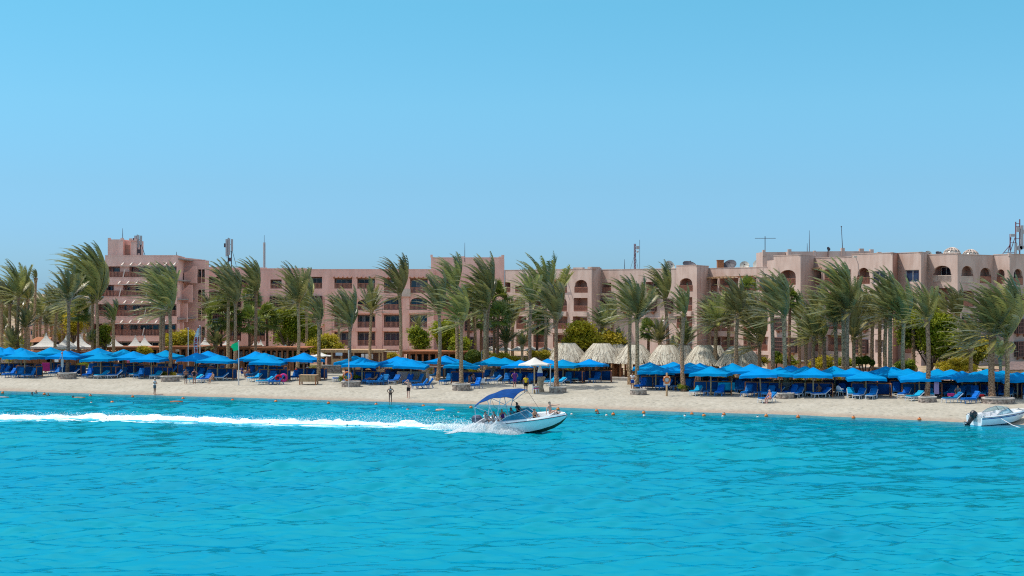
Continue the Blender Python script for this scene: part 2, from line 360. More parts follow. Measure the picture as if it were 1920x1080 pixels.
def water_material():
    m = bpy.data.materials.new('lagoon_water'); m.use_nodes = True; nt = m.node_tree; N, L = nt.nodes, nt.links; b = N['Principled BSDF']
    b.inputs['Roughness'].default_value = 0.10; b.inputs['IOR'].default_value = 1.18; b.inputs['Specular IOR Level'].default_value = 0.5; b.inputs['Specular Tint'].default_value = (0.30, 0.82, 1.0, 1)
    at_ = N.new('ShaderNodeAttribute'); at_.attribute_name = 'offshore'
    ge = N.new('ShaderNodeNewGeometry'); mp = N.new('ShaderNodeMapping'); L.new(ge.outputs['Position'], mp.inputs[0])
    big = N.new('ShaderNodeTexNoise'); big.inputs['Scale'].default_value = 0.06; big.inputs['Detail'].default_value = 3; L.new(mp.outputs[0], big.inputs[0])
    br = N.new('ShaderNodeMix'); br.data_type = 'RGBA'; br.inputs[6].default_value = (0.0, 0.225, 0.325, 1); br.inputs[7].default_value = (0.0, 0.26, 0.325, 1)
    mr = N.new('ShaderNodeMapRange'); mr.inputs[1].default_value = 0.35; mr.inputs[2].default_value = 0.65; L.new(big.outputs[0], mr.inputs[0]); L.new(mr.outputs[0], br.inputs[0])
    sh = N.new('ShaderNodeMapRange'); sh.inputs[1].default_value = 0.3; sh.inputs[2].default_value = 5.5; sh.interpolation_type = 'SMOOTHSTEP'
    jw = N.new('ShaderNodeMath'); jw.operation = 'MULTIPLY_ADD'; L.new(big.outputs[0], jw.inputs[0]); jw.inputs[1].default_value = 4.0; L.new(at_.outputs['Fac'], jw.inputs[2])
    sb = N.new('ShaderNodeMath'); sb.operation = 'SUBTRACT'; L.new(jw.outputs[0], sb.inputs[0]); sb.inputs[1].default_value = 2.0; L.new(sb.outputs[0], sh.inputs[0])
    ws = N.new('ShaderNodeMix'); ws.data_type = 'RGBA'; ws.inputs[6].default_value = (0.10, 0.24, 0.33, 1); L.new(sh.outputs[0], ws.inputs[0]); L.new(br.outputs[2], ws.inputs[7])
    mp2 = N.new('ShaderNodeMapping'); mp2.inputs['Scale'].default_value = (0.8, 1.3, 1); mp2.inputs['Rotation'].default_value = (0, 0, R(12)); L.new(ge.outputs['Position'], mp2.inputs[0])
    r1 = N.new('ShaderNodeTexNoise'); r1.noise_type = 'RIDGED_MULTIFRACTAL'; r1.inputs['Scale'].default_value = 1.5; r1.inputs['Detail'].default_value = 6; r1.inputs['Roughness'].default_value = 0.55; r1.inputs['Distortion'].default_value = 0.35; L.new(mp2.outputs[0], r1.inputs[0])
    bp = N.new('ShaderNodeBump'); bp.invert = True; bp.inputs['Strength'].default_value = 0.36; bp.inputs['Distance'].default_value = 0.11; L.new(r1.outputs[0], bp.inputs['Height'])
    df = N.new('ShaderNodeBsdfDiffuse'); L.new(ws.outputs[2], df.inputs[0]); L.new(bp.outputs[0], df.inputs['Normal'])
    gl = N.new('ShaderNodeBsdfGlossy'); gl.inputs['Color'].default_value = (.16, .72, .92, 1); gl.inputs['Roughness'].default_value = .10; L.new(bp.outputs[0], gl.inputs['Normal'])
    fr = N.new('ShaderNodeFresnel'); fr.inputs['IOR'].default_value = 1.33; L.new(bp.outputs[0], fr.inputs['Normal'])
    mx = N.new('ShaderNodeMixShader'); L.new(fr.outputs[0], mx.inputs[0]); L.new(df.outputs[0], mx.inputs[1]); L.new(gl.outputs[0], mx.inputs[2])
    sp_ = N.new('ShaderNodeBsdfGlossy'); sp_.inputs['Roughness'].default_value = .06; L.new(bp.outputs[0], sp_.inputs['Normal']); mx2 = N.new('ShaderNodeMixShader'); mx2.inputs[0].default_value = .015   # the few sun glints
    L.new(mx.outputs[0], mx2.inputs[1]); L.new(sp_.outputs[0], mx2.inputs[2]); L.new(mx2.outputs[0], N['Material Output'].inputs[0]); N.remove(b)
    return m
rng = np.random.default_rng(5)
wx = np.arange(-78, 78.01, 0.22); wy = np.concatenate([np.arange(36, 80, 0.17), np.arange(80, 185, 0.30)])
WX, WY = np.meshgrid(wx, wy); HZ = np.zeros_like(WX)
for k in range(90):
    lam = float(np.exp(rng.uniform(np.log(0.8), np.log(6.5)))); th = R(-74) + rng.normal(0, 0.5)      # chop running with the breeze, towards the camera
    kk = 2 * np.pi / lam; a = 0.0084 * lam ** 0.74 * rng.uniform(0.5, 1.3)
    ph = kk * (WX * np.cos(th) + WY * np.sin(th)) + rng.uniform(0, 6.28)
    HZ += a * (np.exp(1.1 * (np.sin(ph) - 1)) * 2.2 - 0.85)
gust = 0.75 + 0.35 * np.sin(WX * 0.11 + 1.3 * np.sin(WY * 0.07)) * np.sin(WY * 0.13 + 0.6)
off = (shoreY(WX) - WY)
HZ = HZ * gust * np.clip(off / 14, 0.06, 1)
wake_pts = [(-260, 783), (0, 785.5), (150, 785), (300, 788), (450, 794), (600, 796), (750, 799), (885, 806), (960, 811)]
path = np.array([tuple(W(a, b_))[:2] for a, b_ in wake_pts])
HZ *= 1 - 0.95 * np.exp(-np.maximum(0, np.abs(WY - np.interp(WX, path[:, 0], path[:, 1])) - 2.2) ** 2 / 2.0) * np.clip((2.0 - WX) / 5, 0, 1)       # the wake lies smoothed
V = np.stack([WX.ravel(), WY.ravel(), HZ.ravel()], 1)
me = grid_mesh('water', V, len(wx), len(wy), [water_material()])
# the sea beyond that patch
nb = len(me.vertices); B = [-78, 78, 36, 185]; E = [-9000, 9000, -9000, 3000]
me2 = bpy.data.meshes.new('water_rim')
def rim():
    bx = []
    for (x0, x1, y0, y1) in ((E[0], E[1], E[2], B[2]), (E[0], B[0], B[2], B[3]), (B[1], E[1], B[2], B[3]), (E[0], E[1], B[3], E[3])):
        bx.append([(x0, y0, 0), (x1, y0, 0), (x1, y1, 0), (x0, y1, 0)])
    return bx
import bmesh
bm = bmesh.new(); bm.from_mesh(me)
for q in rim(): bm.faces.new([bm.verts.new(p) for p in q])
bm.to_mesh(me); bm.free(); bpy.data.meshes.remove(me2)
co = np.empty(len(me.vertices) * 3, np.float32); me.vertices.foreach_get('co', co); co = co.reshape(-1, 3)
add_attr(me, 'offshore', shoreY(co[:, 0]) - co[:, 1])
me.polygons.foreach_set('use_smooth', np.ones(len(me.polygons), bool))
tag(link_mesh('water', me), 'turquoise lagoon with small wind-blown waves', 'sea', kind='structure')


# ------------------------------------------------------------------ hotel
class Wall:
    """a stucco wall standing on the line P0-P1 (each: image column, depth); openings are given where they are seen and turned into metres on the wall"""
    def __init__(s, a, b):
        s.p0, s.p1 = P(a[0], HOR, a[1]), P(b[0], HOR, b[1]); s.p0.z = s.p1.z = 0
        s.d = (s.p1 - s.p0); s.L = s.d.length; s.d.normalize(); s.n = Vector((s.d.y, -s.d.x, 0))      # outward = towards the sea
        s.ops = []
    def uz(s, px, py):
        k = (px - 960) / FPX                       # solve (p0 + u d).x = k (p0 + u d).y
        u = (k * s.p0.y - s.p0.x) / (s.d.x - k * s.d.y); Y = s.p0.y + u * s.d.y
        return u, CAM_H - (py - HOR) / FPX * Y
    def pt(s, u, z, out=0.0): q = s.p0 + s.d * u + s.n * out; return (q.x, q.y, z)
    def op(s, x0, x1, y0, y1, kind='balcony', **kw):
        xm = (x0 + x1) / 2
        u0, u1 = s.uz(x0, y0)[0], s.uz(x1, y0)[0]; z1, z0 = s.uz(xm, y0)[1], s.uz(xm, y1)[1]
        u0, u1 = max(0.06, u0), min(s.L - 0.06, u1)
        if u1 - u0 > 0.2: s.ops.append(dict(u0=u0, u1=u1, z0=z0, z1=z1, kind=kind, **kw))
        return s

WALL_TONE = [STUCCO]
def build_wall(w, root, z0, z1, m=None):
    m = m or WALL_TONE[0]
    mb = MB(); us = sorted({0, w.L} | {o[k] for o in w.ops for k in ('u0', 'u1')}); zs = sorted({z0, z1} | {o[k] for o in w.ops for k in ('z0', 'z1')})
    for i in range(len(us) - 1):
        for j in range(len(zs) - 1):
            if zs[j + 1] <= z0 or zs[j] >= z1: continue
            u, z = (us[i] + us[i + 1]) / 2, (zs[j] + zs[j + 1]) / 2
            if any(o['u0'] < u < o['u1'] and o['z0'] < z < o['z1'] and o['kind'] not in ('lattice', 'slab') for o in w.ops): continue
            mb.quad(w.pt(us[i], zs[j]), w.pt(us[i + 1], zs[j]), w.pt(us[i + 1], zs[j + 1]), w.pt(us[i], zs[j + 1]))
    for o in w.ops:
        if o.get('arch'):
            h = min((o['u1'] - o['u0']) / 2 * 0.85, (o['z1'] - o['z0']) * 0.45); zsp = o['z1'] - h; n = 10; uc = (o['u0'] + o['u1']) / 2; ru = (o['u1'] - o['u0']) / 2
            if o.get('shoulder'): ru -= 0.12
            pr = [(uc - ru * math.cos(math.pi * k / n), zsp + h * math.sin(math.pi * k / n) ** 0.8) for k in range(n + 1)]
            for k in range(n):
                (ua, za), (ub, zb) = pr[k], pr[k + 1]
                mb.quad(w.pt(ua, za), w.pt(ub, zb), w.pt(ub, o['z1']), w.pt(ua, o['z1']))
                mb.quad(w.pt(ua, za), w.pt(ua, za, -0.3), w.pt(ub, zb, -0.3), w.pt(ub, zb))
            if o.get('shoulder'):
                for ua, ub in ((o['u0'], o['u0'] + 0.12), (o['u1'] - 0.12, o['u1'])):
                    mb.quad(w.pt(ua, zsp - 0.15), w.pt(ub, zsp - 0.15), w.pt(ub, o['z1']), w.pt(ua, o['z1']))
    # a capping course along the parapet, standing proud
    c0, c1 = 0.0, w.L
    lo = [w.pt(c0, z1, 0.05), w.pt(c1, z1, 0.05), w.pt(c1, z1, -0.3), w.pt(c0, z1, -0.3)]
    mb.hexa(lo, [(x, y, z + 0.1) for x, y, z in lo])
    mb.build('wall', m, root)
    for o in w.ops: build_opening(w, o, root)

CR = random.Random(77); CURTAIN = mat('net_curtain', (.30, .30, .32), .9, var=.3, scale=3)
def build_opening(w, o, root):
    u0, u1, z0, z1, k = o['u0'], o['u1'], o['z0'], o['z1'], o['kind']; pt = w.pt; W_ = u1 - u0; H_ = z1 - z0
    if k in ('balcony', 'deep'):
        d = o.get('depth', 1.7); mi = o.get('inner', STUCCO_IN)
        mb = MB(); zb = z0 + 0.02
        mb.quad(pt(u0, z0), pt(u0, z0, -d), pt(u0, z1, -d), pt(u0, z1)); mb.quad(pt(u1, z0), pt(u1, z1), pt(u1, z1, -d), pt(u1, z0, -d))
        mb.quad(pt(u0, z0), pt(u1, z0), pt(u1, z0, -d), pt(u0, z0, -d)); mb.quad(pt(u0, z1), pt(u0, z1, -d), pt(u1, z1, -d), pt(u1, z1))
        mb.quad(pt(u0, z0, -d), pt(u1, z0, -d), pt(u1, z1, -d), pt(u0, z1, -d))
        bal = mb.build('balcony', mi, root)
        doors = o.get('doors', [(0.62, 0.92)])
        for (a, b2) in doors:
            dm = MB(); ua, ub = u0 + W_ * a, u0 + W_ * b2; zt = z0 + min(2.15, H_ - 0.25)
            dm.quad(pt(ua, zb, -d + .03), pt(ub, zb, -d + .03), pt(ub, zt, -d + .03), pt(ua, zt, -d + .03))
            fr = o.get('glass', DARKGLASS); dd = dm.build('glass_door', fr, bal)
            if CR.random() < .45:
                cq = MB(); a_ = CR.uniform(0, .6); c0_, c1_ = ua + (ub - ua) * a_, ua + (ub - ua) * min(1, a_ + CR.uniform(.2, .5)); nn = 6
                for q in range(nn): cq.quad(*[pt(c0_ + (c1_ - c0_) * t_, z_, -d + .035 + .02 * ((q + (t_ > q / nn)) % 2)) for t_, z_ in ((q / nn, zb), ((q + 1) / nn, zb), ((q + 1) / nn, zt - .08), (q / nn, zt - .08))])
                cq.build('curtain', CURTAIN, bal)
            fm = MB(); n = max(1, round((ub - ua) / 0.95))
            for q in range(n + 1): fm.beam(pt(ua + (ub - ua) * q / n, zb, -d + .06), pt(ua + (ub - ua) * q / n, zt, -d + .06), 0.07)
            fm.beam(pt(ua, zt, -d + .06), pt(ub, zt, -d + .06), 0.07); fm.build('frame', o.get('frame', WINFRAME), dd)
        if o.get('rail', True):
            rm = MB(); rh = min(o.get('rh', 0.95), H_ * .5); ro = -0.07
            rm.beam(pt(u0, z0 + rh, ro), pt(u1, z0 + rh, ro), 0.12, 0.08); rm.beam(pt(u0, z0 + 0.1, ro), pt(u1, z0 + 0.1, ro), 0.08, 0.08)
            n = max(3, int(W_ / 0.22))
            for q in range(n + 1):
                u = u0 + W_ * q / n; rm.beam(pt(u, z0 + .1, ro), pt(u, z0 + rh, ro), 0.13 if q % 5 else 0.16, 0.06)
            rm.build('railing', o.get('railmat', RAILWOOD), bal)
        if o.get('box'):                                   # a projecting front below the opening
            bx = MB(); hb = o['box']; pr = o.get('out', 0.5)
            lo = [pt(u0 - .2, z0 - hb, pr), pt(u1 + .2, z0 - hb, pr), pt(u1 + .2, z0 - hb, .003), pt(u0 - .2, z0 - hb, .003)]
            bx.hexa(lo, [(x, y, z0 - 0.02) for x, y, _ in lo]); bx.build('balcony_front', WALL_TONE[0], bal)
        if o.get('pergola'):
            pm = MB(); zt = z1 + 0.05; n = max(4, int(W_ / 0.9))
            pm.beam(pt(u0 - .1, zt - .06, .75), pt(u1 + .1, zt - .06, .75), 0.12, 0.12)
            for q in range(n + 1):
                u = u0 + W_ * q / n; pm.beam(pt(u, zt + .16, 0.003), pt(u, zt + .06, 1.15), 0.13, 0.14)
            pm.build('pergola', o['pergola'], bal)
    elif k == 'window':
        d = o.get('depth', 0.25); mb = MB()
        mb.quad(pt(u0, z0), pt(u0, z0, -d), pt(u0, z1, -d), pt(u0, z1)); mb.quad(pt(u1, z0), pt(u1, z1), pt(u1, z1, -d), pt(u1, z0, -d))
        mb.quad(pt(u0, z0), pt(u1, z0), pt(u1, z0, -d), pt(u0, z0, -d)); mb.quad(pt(u0, z1), pt(u0, z1, -d), pt(u1, z1, -d), pt(u1, z1))
        win = mb.build('window', WALL_TONE[0], root); gm = MB(); gm.quad(pt(u0, z0, -d + .02), pt(u1, z0, -d + .02), pt(u1, z1, -d + .02), pt(u0, z1, -d + .02)); gm.build('pane', o.get('glass', DARKGLASS), win)
        fm = MB(); n = o.get('n', 2)
        for q in range(n + 1): fm.beam(pt(u0 + W_ * q / n, z0, -d + .06), pt(u0 + W_ * q / n, z1, -d + .06), 0.09)
        for zz in (z0 + .04, z1 - .04) + ((z0 + H_ * .42,) if o.get('mid') else ()): fm.beam(pt(u0, zz, -d + .06), pt(u1, zz, -d + .06), 0.09)
        fm.build('frame', o.get('frame', WINFRAME), win)
    elif k == 'lattice':                                    # projecting wooden oriel
        out = o.get('out', 0.55); mb = MB()
        lo = [pt(u0, z0, out), pt(u1, z0, out), pt(u1, z0, .004), pt(u0, z0, .004)]; mb.hexa(lo, [(x, y, z1) for x, y, _ in lo])
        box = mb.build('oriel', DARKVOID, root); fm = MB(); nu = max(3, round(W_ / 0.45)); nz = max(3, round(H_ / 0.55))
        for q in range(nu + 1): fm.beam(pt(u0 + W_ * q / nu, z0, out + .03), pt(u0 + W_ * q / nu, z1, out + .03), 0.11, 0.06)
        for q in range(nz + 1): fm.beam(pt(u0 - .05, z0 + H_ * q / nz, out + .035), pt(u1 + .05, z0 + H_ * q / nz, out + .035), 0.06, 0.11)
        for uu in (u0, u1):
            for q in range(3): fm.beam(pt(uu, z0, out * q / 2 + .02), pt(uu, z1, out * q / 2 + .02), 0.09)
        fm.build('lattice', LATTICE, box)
        bm_ = MB(); wd = 0.22
        for uc in ((u0 + u1) / 2,) if W_ < 2.2 else (u0 + W_ * .25, u0 + W_ * .75):
            bm_.prism([pt(uc - wd, z0 - .02, .004), pt(uc - wd, z0 - .02, out * .8), pt(uc - wd, z0 - .5, .004)], w.d * wd * 2)
        bm_.build('bracket', RAILWOOD, box)
    elif k == 'slab':
        pr = o.get('out', 0.6); mb = MB(); lo = [pt(u0, z0, pr), pt(u1, z0, pr), pt(u1, z0, .004), pt(u0, z0, .004)]
        mb.hexa(lo, [(x, y, z1) for x, y, _ in lo]); mb.build('balcony_front', o.get('m', WALL_TONE[0]), root)

def close_block(root, walls, z1, depth=13, m=STUCCO, left=True):
    """flat roof behind the walls and the plain back of the block"""
    pts = [walls[0].p0] + [w.p1 for w in walls]; back = [Vector((p.x, max(q.y for q in pts) + depth, 0)) for p in (pts[-1], pts[0])]
    mb = MB(); zr = z1 - 0.7
    mb.quad(*[(p.x, p.y + .02, zr) for p in pts], *[(p.x, p.y, zr) for p in back]); mb.build('roof', ROOFM, root)
    mb = MB()
    for a, b in ((pts[-1], back[0]), (back[0], back[1])) + (((back[1], pts[0]),) if left else ()): mb.quad((a.x, a.y, -.5), (b.x, b.y, -.5), (b.x, b.y, z1), (a.x, a.y, z1))
    mb.build('rear_wall', m, root)
def zat(py, Y): return CAM_H - (py - HOR) / FPX * Y
def block_box(mb, x0, x1, y0, ztop, Y, depth, zbase):
    a, b = P(x0, 0, Y).x, P(x1, 0, Y).x; mb.box(((a + b) / 2, Y + depth / 2, (ztop + zbase) / 2), (b - a, depth, ztop - zbase))

# terraced block
YA = 222.0
hA = empty('hotel_building', (P(250, 0, YA).x, YA, 0.5), label='terraced pink hotel block with long wooden balconies and a square roof house', cat='hotel')
inv = Matrix.Translation(-hA.location)
def under(root):
    """keep children where they were built (world metres) under a root that stands elsewhere"""
    for c in root.children: c.matrix_parent_inverse = Matrix.Translation(-Vector(root.location))
FL = [(197, 479.6, 499.4, 520.4), (187, 520.4, 534, 556.4), (178, 556.4, 570.4, 593.3), (169, 593.3, 607, 630.2)]
for i, (xl, yt, yo, yb) in enumerate(FL):
    w = Wall((xl, YA - 0.6 * i), (333 - 0.2 * i, YA - 0.6 * i))
    w.op(xl + 3, 331, yo, yb, 'deep', depth=2.2, inner=STUCCO, rh=1.12, pergola=None, doors=[(.04, .13), (.30, .33), (.41, .50), (.53, .67), (.68, .81), (.82, .95)], glass=BLUEGLASS if i < 2 else DARKGLASS)
    build_wall(w, hA, zat(yb, YA - .6 * i), zat(yt, YA - .6 * i) if i == 0 else zat(yt, YA - .6 * i) - .06)
    # door alcove, dividing piers and the canopy of little beams over the opening
    Yf = YA - .6 * i
    pm = MB(); zt, zb = zat(yo, Yf), zat(yb, Yf)
    for xa, xb in ((xl + 27 - 2 * i, xl + 44 - 2 * i),):
        pa, pb = P(xa, 0, Yf).x, P(xb, 0, Yf).x; pm.box(((pa + pb) / 2, Yf + 1.15, (zt + zb) / 2), (pb - pa, 1.5, zt - zb - .02))
    pm.build('pier', STUCCO, hA)
    sm = MB()
    n = 7
    for q in range(n):
        x = P(232 - 6 * i + (q * 16.2), 0, Yf).x
        if x > P(331, 0, Yf).x: continue
        sm.hexa([(x - .09, Yf - 1.3, zt + .0), (x + .09, Yf - 1.3, zt + .0), (x + .09, Yf - .004, zt + .42), (x - .09, Yf - .004, zt + .42)],
                [(x - .09, Yf - 1.35, zt + .2), (x + .09, Yf - 1.35, zt + .2), (x + .09, Yf - .004, zt + .62), (x - .09, Yf - .004, zt + .62)])
    xa, xb = P(230 - 6 * i, 0, Yf).x, P(330, 0, Yf).x
    sm.beam((xa, Yf - .95, zt + .02), (xb, Yf - .95, zt + .02), .10, .10)
    sm.build('pergola', SLATW, hA)
    # white post leaning at the rail
    for fx in (.27, .62): lm = MB(); xx = P(xl + (331 - xl) * fx, 0, Yf).x; lm.beam((xx - .18, Yf - .12, zb), (xx + .12, Yf - .12, zb + 1.3), .14); lm.build('rail_post', SLATW, hA)
    # stepped end wall with a sloping shoulder
    em = MB(); x0 = P(xl, 0, Yf).x; xn = x0 - 1.0
    em.quad((x0, Yf, zb), (x0, Yf, zat(yt, Yf) - .08), (x0, Yf + 14, zat(yt, Yf) - .08), (x0, Yf + 14, zb)); em.build('end_wall', STUCCO, hA)
    tm = MB(); tm.box(((x0 + P(333, 0, Yf).x) / 2, Yf + 6.6, zat(yt, Yf) - .45), (P(333, 0, Yf).x - x0 - .1, 12.6, .2)); tm.build('terrace_slab', ROOFM, hA)
w = Wall((160, YA - 2.6), (333, YA - 2.6)); w.op(172, 330, 640, 664, 'deep', depth=2.0, rail=False, doors=[(.1, .9)]); build_wall(w, hA, -.5, zat(630.2, YA - 2.6) - .05)
for (xa, xb, ya, yb2, Yf) in ((148, 167, 560, 590, 220.5), (138, 157, 597, 625, 219.5)):            # sloping buttresses, their sunlit look put into the cream stucco
    bmz = MB(); a, b = P(xa, 0, Yf).x, P(xb + 10, 0, Yf).x; zt, zb = zat(ya, Yf), zat(yb2, Yf)
    bmz.prism([(a, Yf, zb), (b, Yf, zb), (b, Yf, zt), (a + (b - a) * .55, Yf, zt), (a + (b - a) * .42, Yf, zb + .75), (a, Yf, zb + .6)], (0, 1.4, 0)); bmz.build('buttress', STUCCO_PALE, hA)
# right-hand return and the stepped fins of the side balconies
w = Wall((333, YA), (346, 233)); build_wall(w, hA, -.5, zat(480, YA)); wA1 = w
w2 = Wall((346, 233), (384.5, 233))
for (a, b) in ((371.5, 377.3), (378.6, 384)):
    for yo, yb in ((505, 531), (543, 566), (578, 601), (612, 640)): w2.op(a, b, yo, yb, 'balcony', arch=yo in (543, 612), depth=1.0, doors=[(.15, .85)], rh=1.0)
build_wall(w2, hA, -.5, zat(488, 233))
for (xa, xb, ya, yb2, Yf) in ((345, 368.5, 499, 531, 230.6), (336, 360, 534, 567, 228.6), (327, 351, 569, 604, 226.6), (322, 343, 605, 640, 224.6)):
    fm = MB(); a, b = P(xa, 0, Yf).x, P(xb, 0, Yf).x; zt, zb = zat(ya, Yf), zat(yb2, Yf); n = 6
    prof = [(a, Yf, zb), (b, Yf, zb), (b, Yf, zt), (b - (b - a) * .28, Yf, zt)] + [(b - (b - a) * (.28 + .72 * k / n), Yf, zt - (zt - zb) * .36 * math.sin(math.pi / 2 * k / n)) for k in range(1, n + 1)]
    fm.prism(prof, (0, 0.5, 0)); fm.build('stepped_parapet', STUCCO, hA)
    dm = MB(); block_box(dm, xa - 3, xb - 2, 0, zb + 1.6, Yf + .6, 1.5, zb + .05); dm.build('balcony_shade_box', LATTICE, hA)  # solid dark box stands in for the shaded opening beside the fin
pm = MB(); block_box(pm, 202, 230.5, 0, zat(448.8, YA + 1), YA + 1, 5, zat(482, YA)); block_box(pm, 231, 246, 0, zat(452, YA + 2.2), YA + 2.2, 4, zat(482, YA)); block_box(pm, 245.5, 255.5, 0, zat(450.5, YA + 1.2), YA + 1.2, 4.4, zat(482, YA))
for xm, ym in ((202, 446), (226, 446), (242, 447), (251, 447.5)): block_box(pm, xm, xm + 4.5, 0, zat(ym, YA + .95), YA + .95, .5, zat(ym + 4, YA))
ph = pm.build('roof_house', STUCCO, hA)
dm = MB(); dm.box((P(238, 0, YA + 2.2).x, YA + 2.14, zat(470, YA)), (.9, .08, 1.9)); dm.build('door', STUCCO_IN, ph)
close_block(hA, [Wall((197, YA), (333, YA)), wA1], zat(479.6, YA)); close_block(hA, [w2], zat(488, 233), depth=3, left=False)
under(hA)

# long shaded block
YB = 250.0
hB = empty('hotel_building', (P(600, 0, YB).x, YB, 0.5), label='long four-storey pink hotel block with stacked balconies in its own shade', cat='hotel')
w = Wall((384, YB), (812, YB)); G_ = dict(glass=BLUEGLASS, doors=[(.05, .95)], depth=1.5)
C1 = [(627, 660), (670, 703), (720, 753), (769, 802)]
for a, b in C1:
    w.op(a, b, 521.5, 541 if a < 715 else 549, 'balcony', pergola=TIMBER, **G_)
    w.op(a, b, 558 if a > 715 else 561, 581, 'balcony', arch=True, box=.62, **G_)
    w.op(a, b, 590, 614, 'balcony', box=.66, **G_)
    w.op(a, b, 622, 648, 'balcony', box=.7, **G_)
for a, b in ((385, 410), (440, 466), (507, 528), (535, 553), (580, 604)):
    w.op(a, b, 519 if a != 507 else 524, 541, 'balcony', depth=1.5, doors=[(.1, .9)])
for a, b in ((507, 528), (535, 553), (580, 604), (436, 452), (470, 490)): w.op(a, b, 555, 576, 'lattice', out=.45)
for a, b in ((386, 428),): w.op(a, b, 547, 577, 'lattice', out=.8); w.op(a, b, 585, 605, 'lattice', out=.8)
for a, b in ((431, 452), (470, 497), (512, 535), (545, 565), (580, 604)):
    w.op(a, b, 588, 606, 'balcony', depth=1.4, doors=[(.1, .9)], box=.5); w.op(a, b, 615, 640, 'balcony', depth=1.4, doors=[(.1, .9)])
for y0, y1 in ((590, 609), (625, 647)): w.op(826, 1, y0, y1) if False else None
zB = zat(505.6, YB); build_wall(w, hB, -.5, zB)
pl = MB()
for x in (616, 664.5, 711, 761, 807):
    a = P(x, 0, YB).x; pl.box((a, YB - .16, (zat(556, YB) - .5) / 2), (1.15, .32, zat(556, YB) + .5))
pl.build('pilaster', STUCCO, hB)
pp = MB()
for a, b, t in ((384, 430, 500.5), (430, 500, 501.5), (500, 575, 503), (627, 660, 504.6), (672, 730, 504.8), (744, 775, 506.0)):
    block_box(pp, a, b, 0, zat(t, YB), YB - .02, .35, zB + .09)
pp.build('parapet_step', STUCCO, hB)
cp = MB(); block_box(cp, 751, 769.5, 0, zat(542, YB), YB - .75, .74, zat(556, YB)); cp.build('corner_bracket', STUCCO_PALE, hB)  # cream stucco puts the bracket's lit look into its colour
close_block(hB, [w], zB); under(hB)

# tower block between the wings
YC = 258.0
hC = empty('hotel_building', (P(876, 0, YC).x, YC, 0.5), label='square pink tower block with raised corner merlons rising behind the palms', cat='hotel')
w = Wall((808, YC), (945, YC)); zC = zat(483.5, YC)
w.op(826, 855, 524, 545, 'balcony', depth=1.4, glass=BLUEGLASS, doors=[(.1, .9)]); w.op(900, 925, 527, 549, 'balcony', depth=1.4, doors=[(.6, .95)])
for a, b in ((830, 853), (872, 892), (905, 930)):
    w.op(a, b, 598, 620, 'lattice' if a > 860 else 'balcony', depth=1.4); w.op(a, b, 632, 655, 'lattice' if a > 860 else 'balcony', depth=1.4)
    if a < 900: w.op(a, b, 562, 584, 'balcony', arch=True, depth=1.4)
build_wall(w, hC, -.5, zC)
mm_ = MB()
for a, b, t in ((807, 811, 477.5), (864, 871, 480.5), (935, 940, 481), (940, 945.5, 478)): block_box(mm_, a, b, 0, zat(t, YC), YC - .03, .6, zC + .09)
mm_.build('merlon', STUCCO, hC)
close_block(hC, [w], zC, depth=12); under(hC)

# sunlit zigzag wing
WALL_TONE[0] = STUCCO_SAND
hD = empty('hotel_building', (P(1180, 0, 240).x, 240, 0.5), label='zigzag pink hotel wing with sunlit faces and arched balconies behind the thatched huts', cat='hotel')
D1 = Wall((946, 258), (1109.4, 244))
D1.op(940, 957, 529, 548, doors=[(.7, .95)], depth=1.5).op(966, 986, 536, 549.5, depth=1.2).op(962, 985, 560, 583, arch=True).op(968, 987, 593, 617).op(968, 990, 628, 650)
D1.op(1001, 1019, 563, 584).op(1000, 1019, 593, 618, box=.55).op(1000, 1020, 628, 652, box=.55)
D1.op(1036, 1063, 525.5, 549, pergola=TIMBER, depth=1.6).op(1040, 1063, 558, 584, arch=True, box=.75).op(1037, 1064, 594, 617, box=.7).op(1037, 1064, 628, 652, box=.7)
D1.op(1077, 1102, 524.7, 549, arch=True, shoulder=True).op(1075.7, 1101.7, 558.6, 584, box=.85).op(1074, 1101, 593.5, 618, box=.8).op(1074, 1101, 628, 652, box=.8)
build_wall(D1, hD, -.5, 14.75)
D2 = Wall((1109.4, 244), (1127.6, 249.5)); build_wall(D2, hD, -.5, 14.95)
mm_ = MB(); mm_.hexa([D1.pt(D1.L - 4.2, 14.86, .03), D1.pt(D1.L - 2.0, 14.86, .03), D1.pt(D1.L - 2.0, 14.86, -.5), D1.pt(D1.L - 4.2, 14.86, -.5)], [(x, y, 15.08) for x, y, _ in (D1.pt(D1.L - 4.2, 0, .03), D1.pt(D1.L - 2.0, 0, .03), D1.pt(D1.L - 2.0, 0, -.5), D1.pt(D1.L - 4.2, 0, -.5))])
mm_.hexa([D1.pt(D1.L - .9, 14.86, .03), D1.pt(D1.L, 14.86, .03), D1.pt(D1.L, 14.86, -2.3), D1.pt(D1.L - .9, 14.86, -2.3)], [(x, y, 15.16) for x, y, _ in (D1.pt(D1.L - .9, 0, .03), D1.pt(D1.L, 0, .03), D1.pt(D1.L, 0, -2.3), D1.pt(D1.L - .9, 0, -2.3))])
mm_.build('parapet_step', STUCCO_SAND, hD)
E1 = Wall((1127.6, 249.5), (1268, 238))
E1.op(1129, 1146, 530, 549, box=.5, depth=1.2).op(1211, 1236, 528.6, 547.5, box=1.05, out=.7, depth=1.2, doors=[(.25, .9)]).op(1170, 1180, 531, 548, 'window')
E1.op(1129, 1153, 563, 587, 'lattice').op(1168, 1180, 563, 585, 'lattice').op(1207, 1231, 561, 584, 'lattice').op(1251, 1262, 560, 583, 'lattice')
E1.op(1167, 1181, 637, 660, 'window', n=1)
E1.op(1127.8, 1267, 594, 596.5, 'slab', out=.25)
build_wall(E1, hD, -.5, 14.7)
E2 = Wall((1268, 237.3), (1306.7, 233))
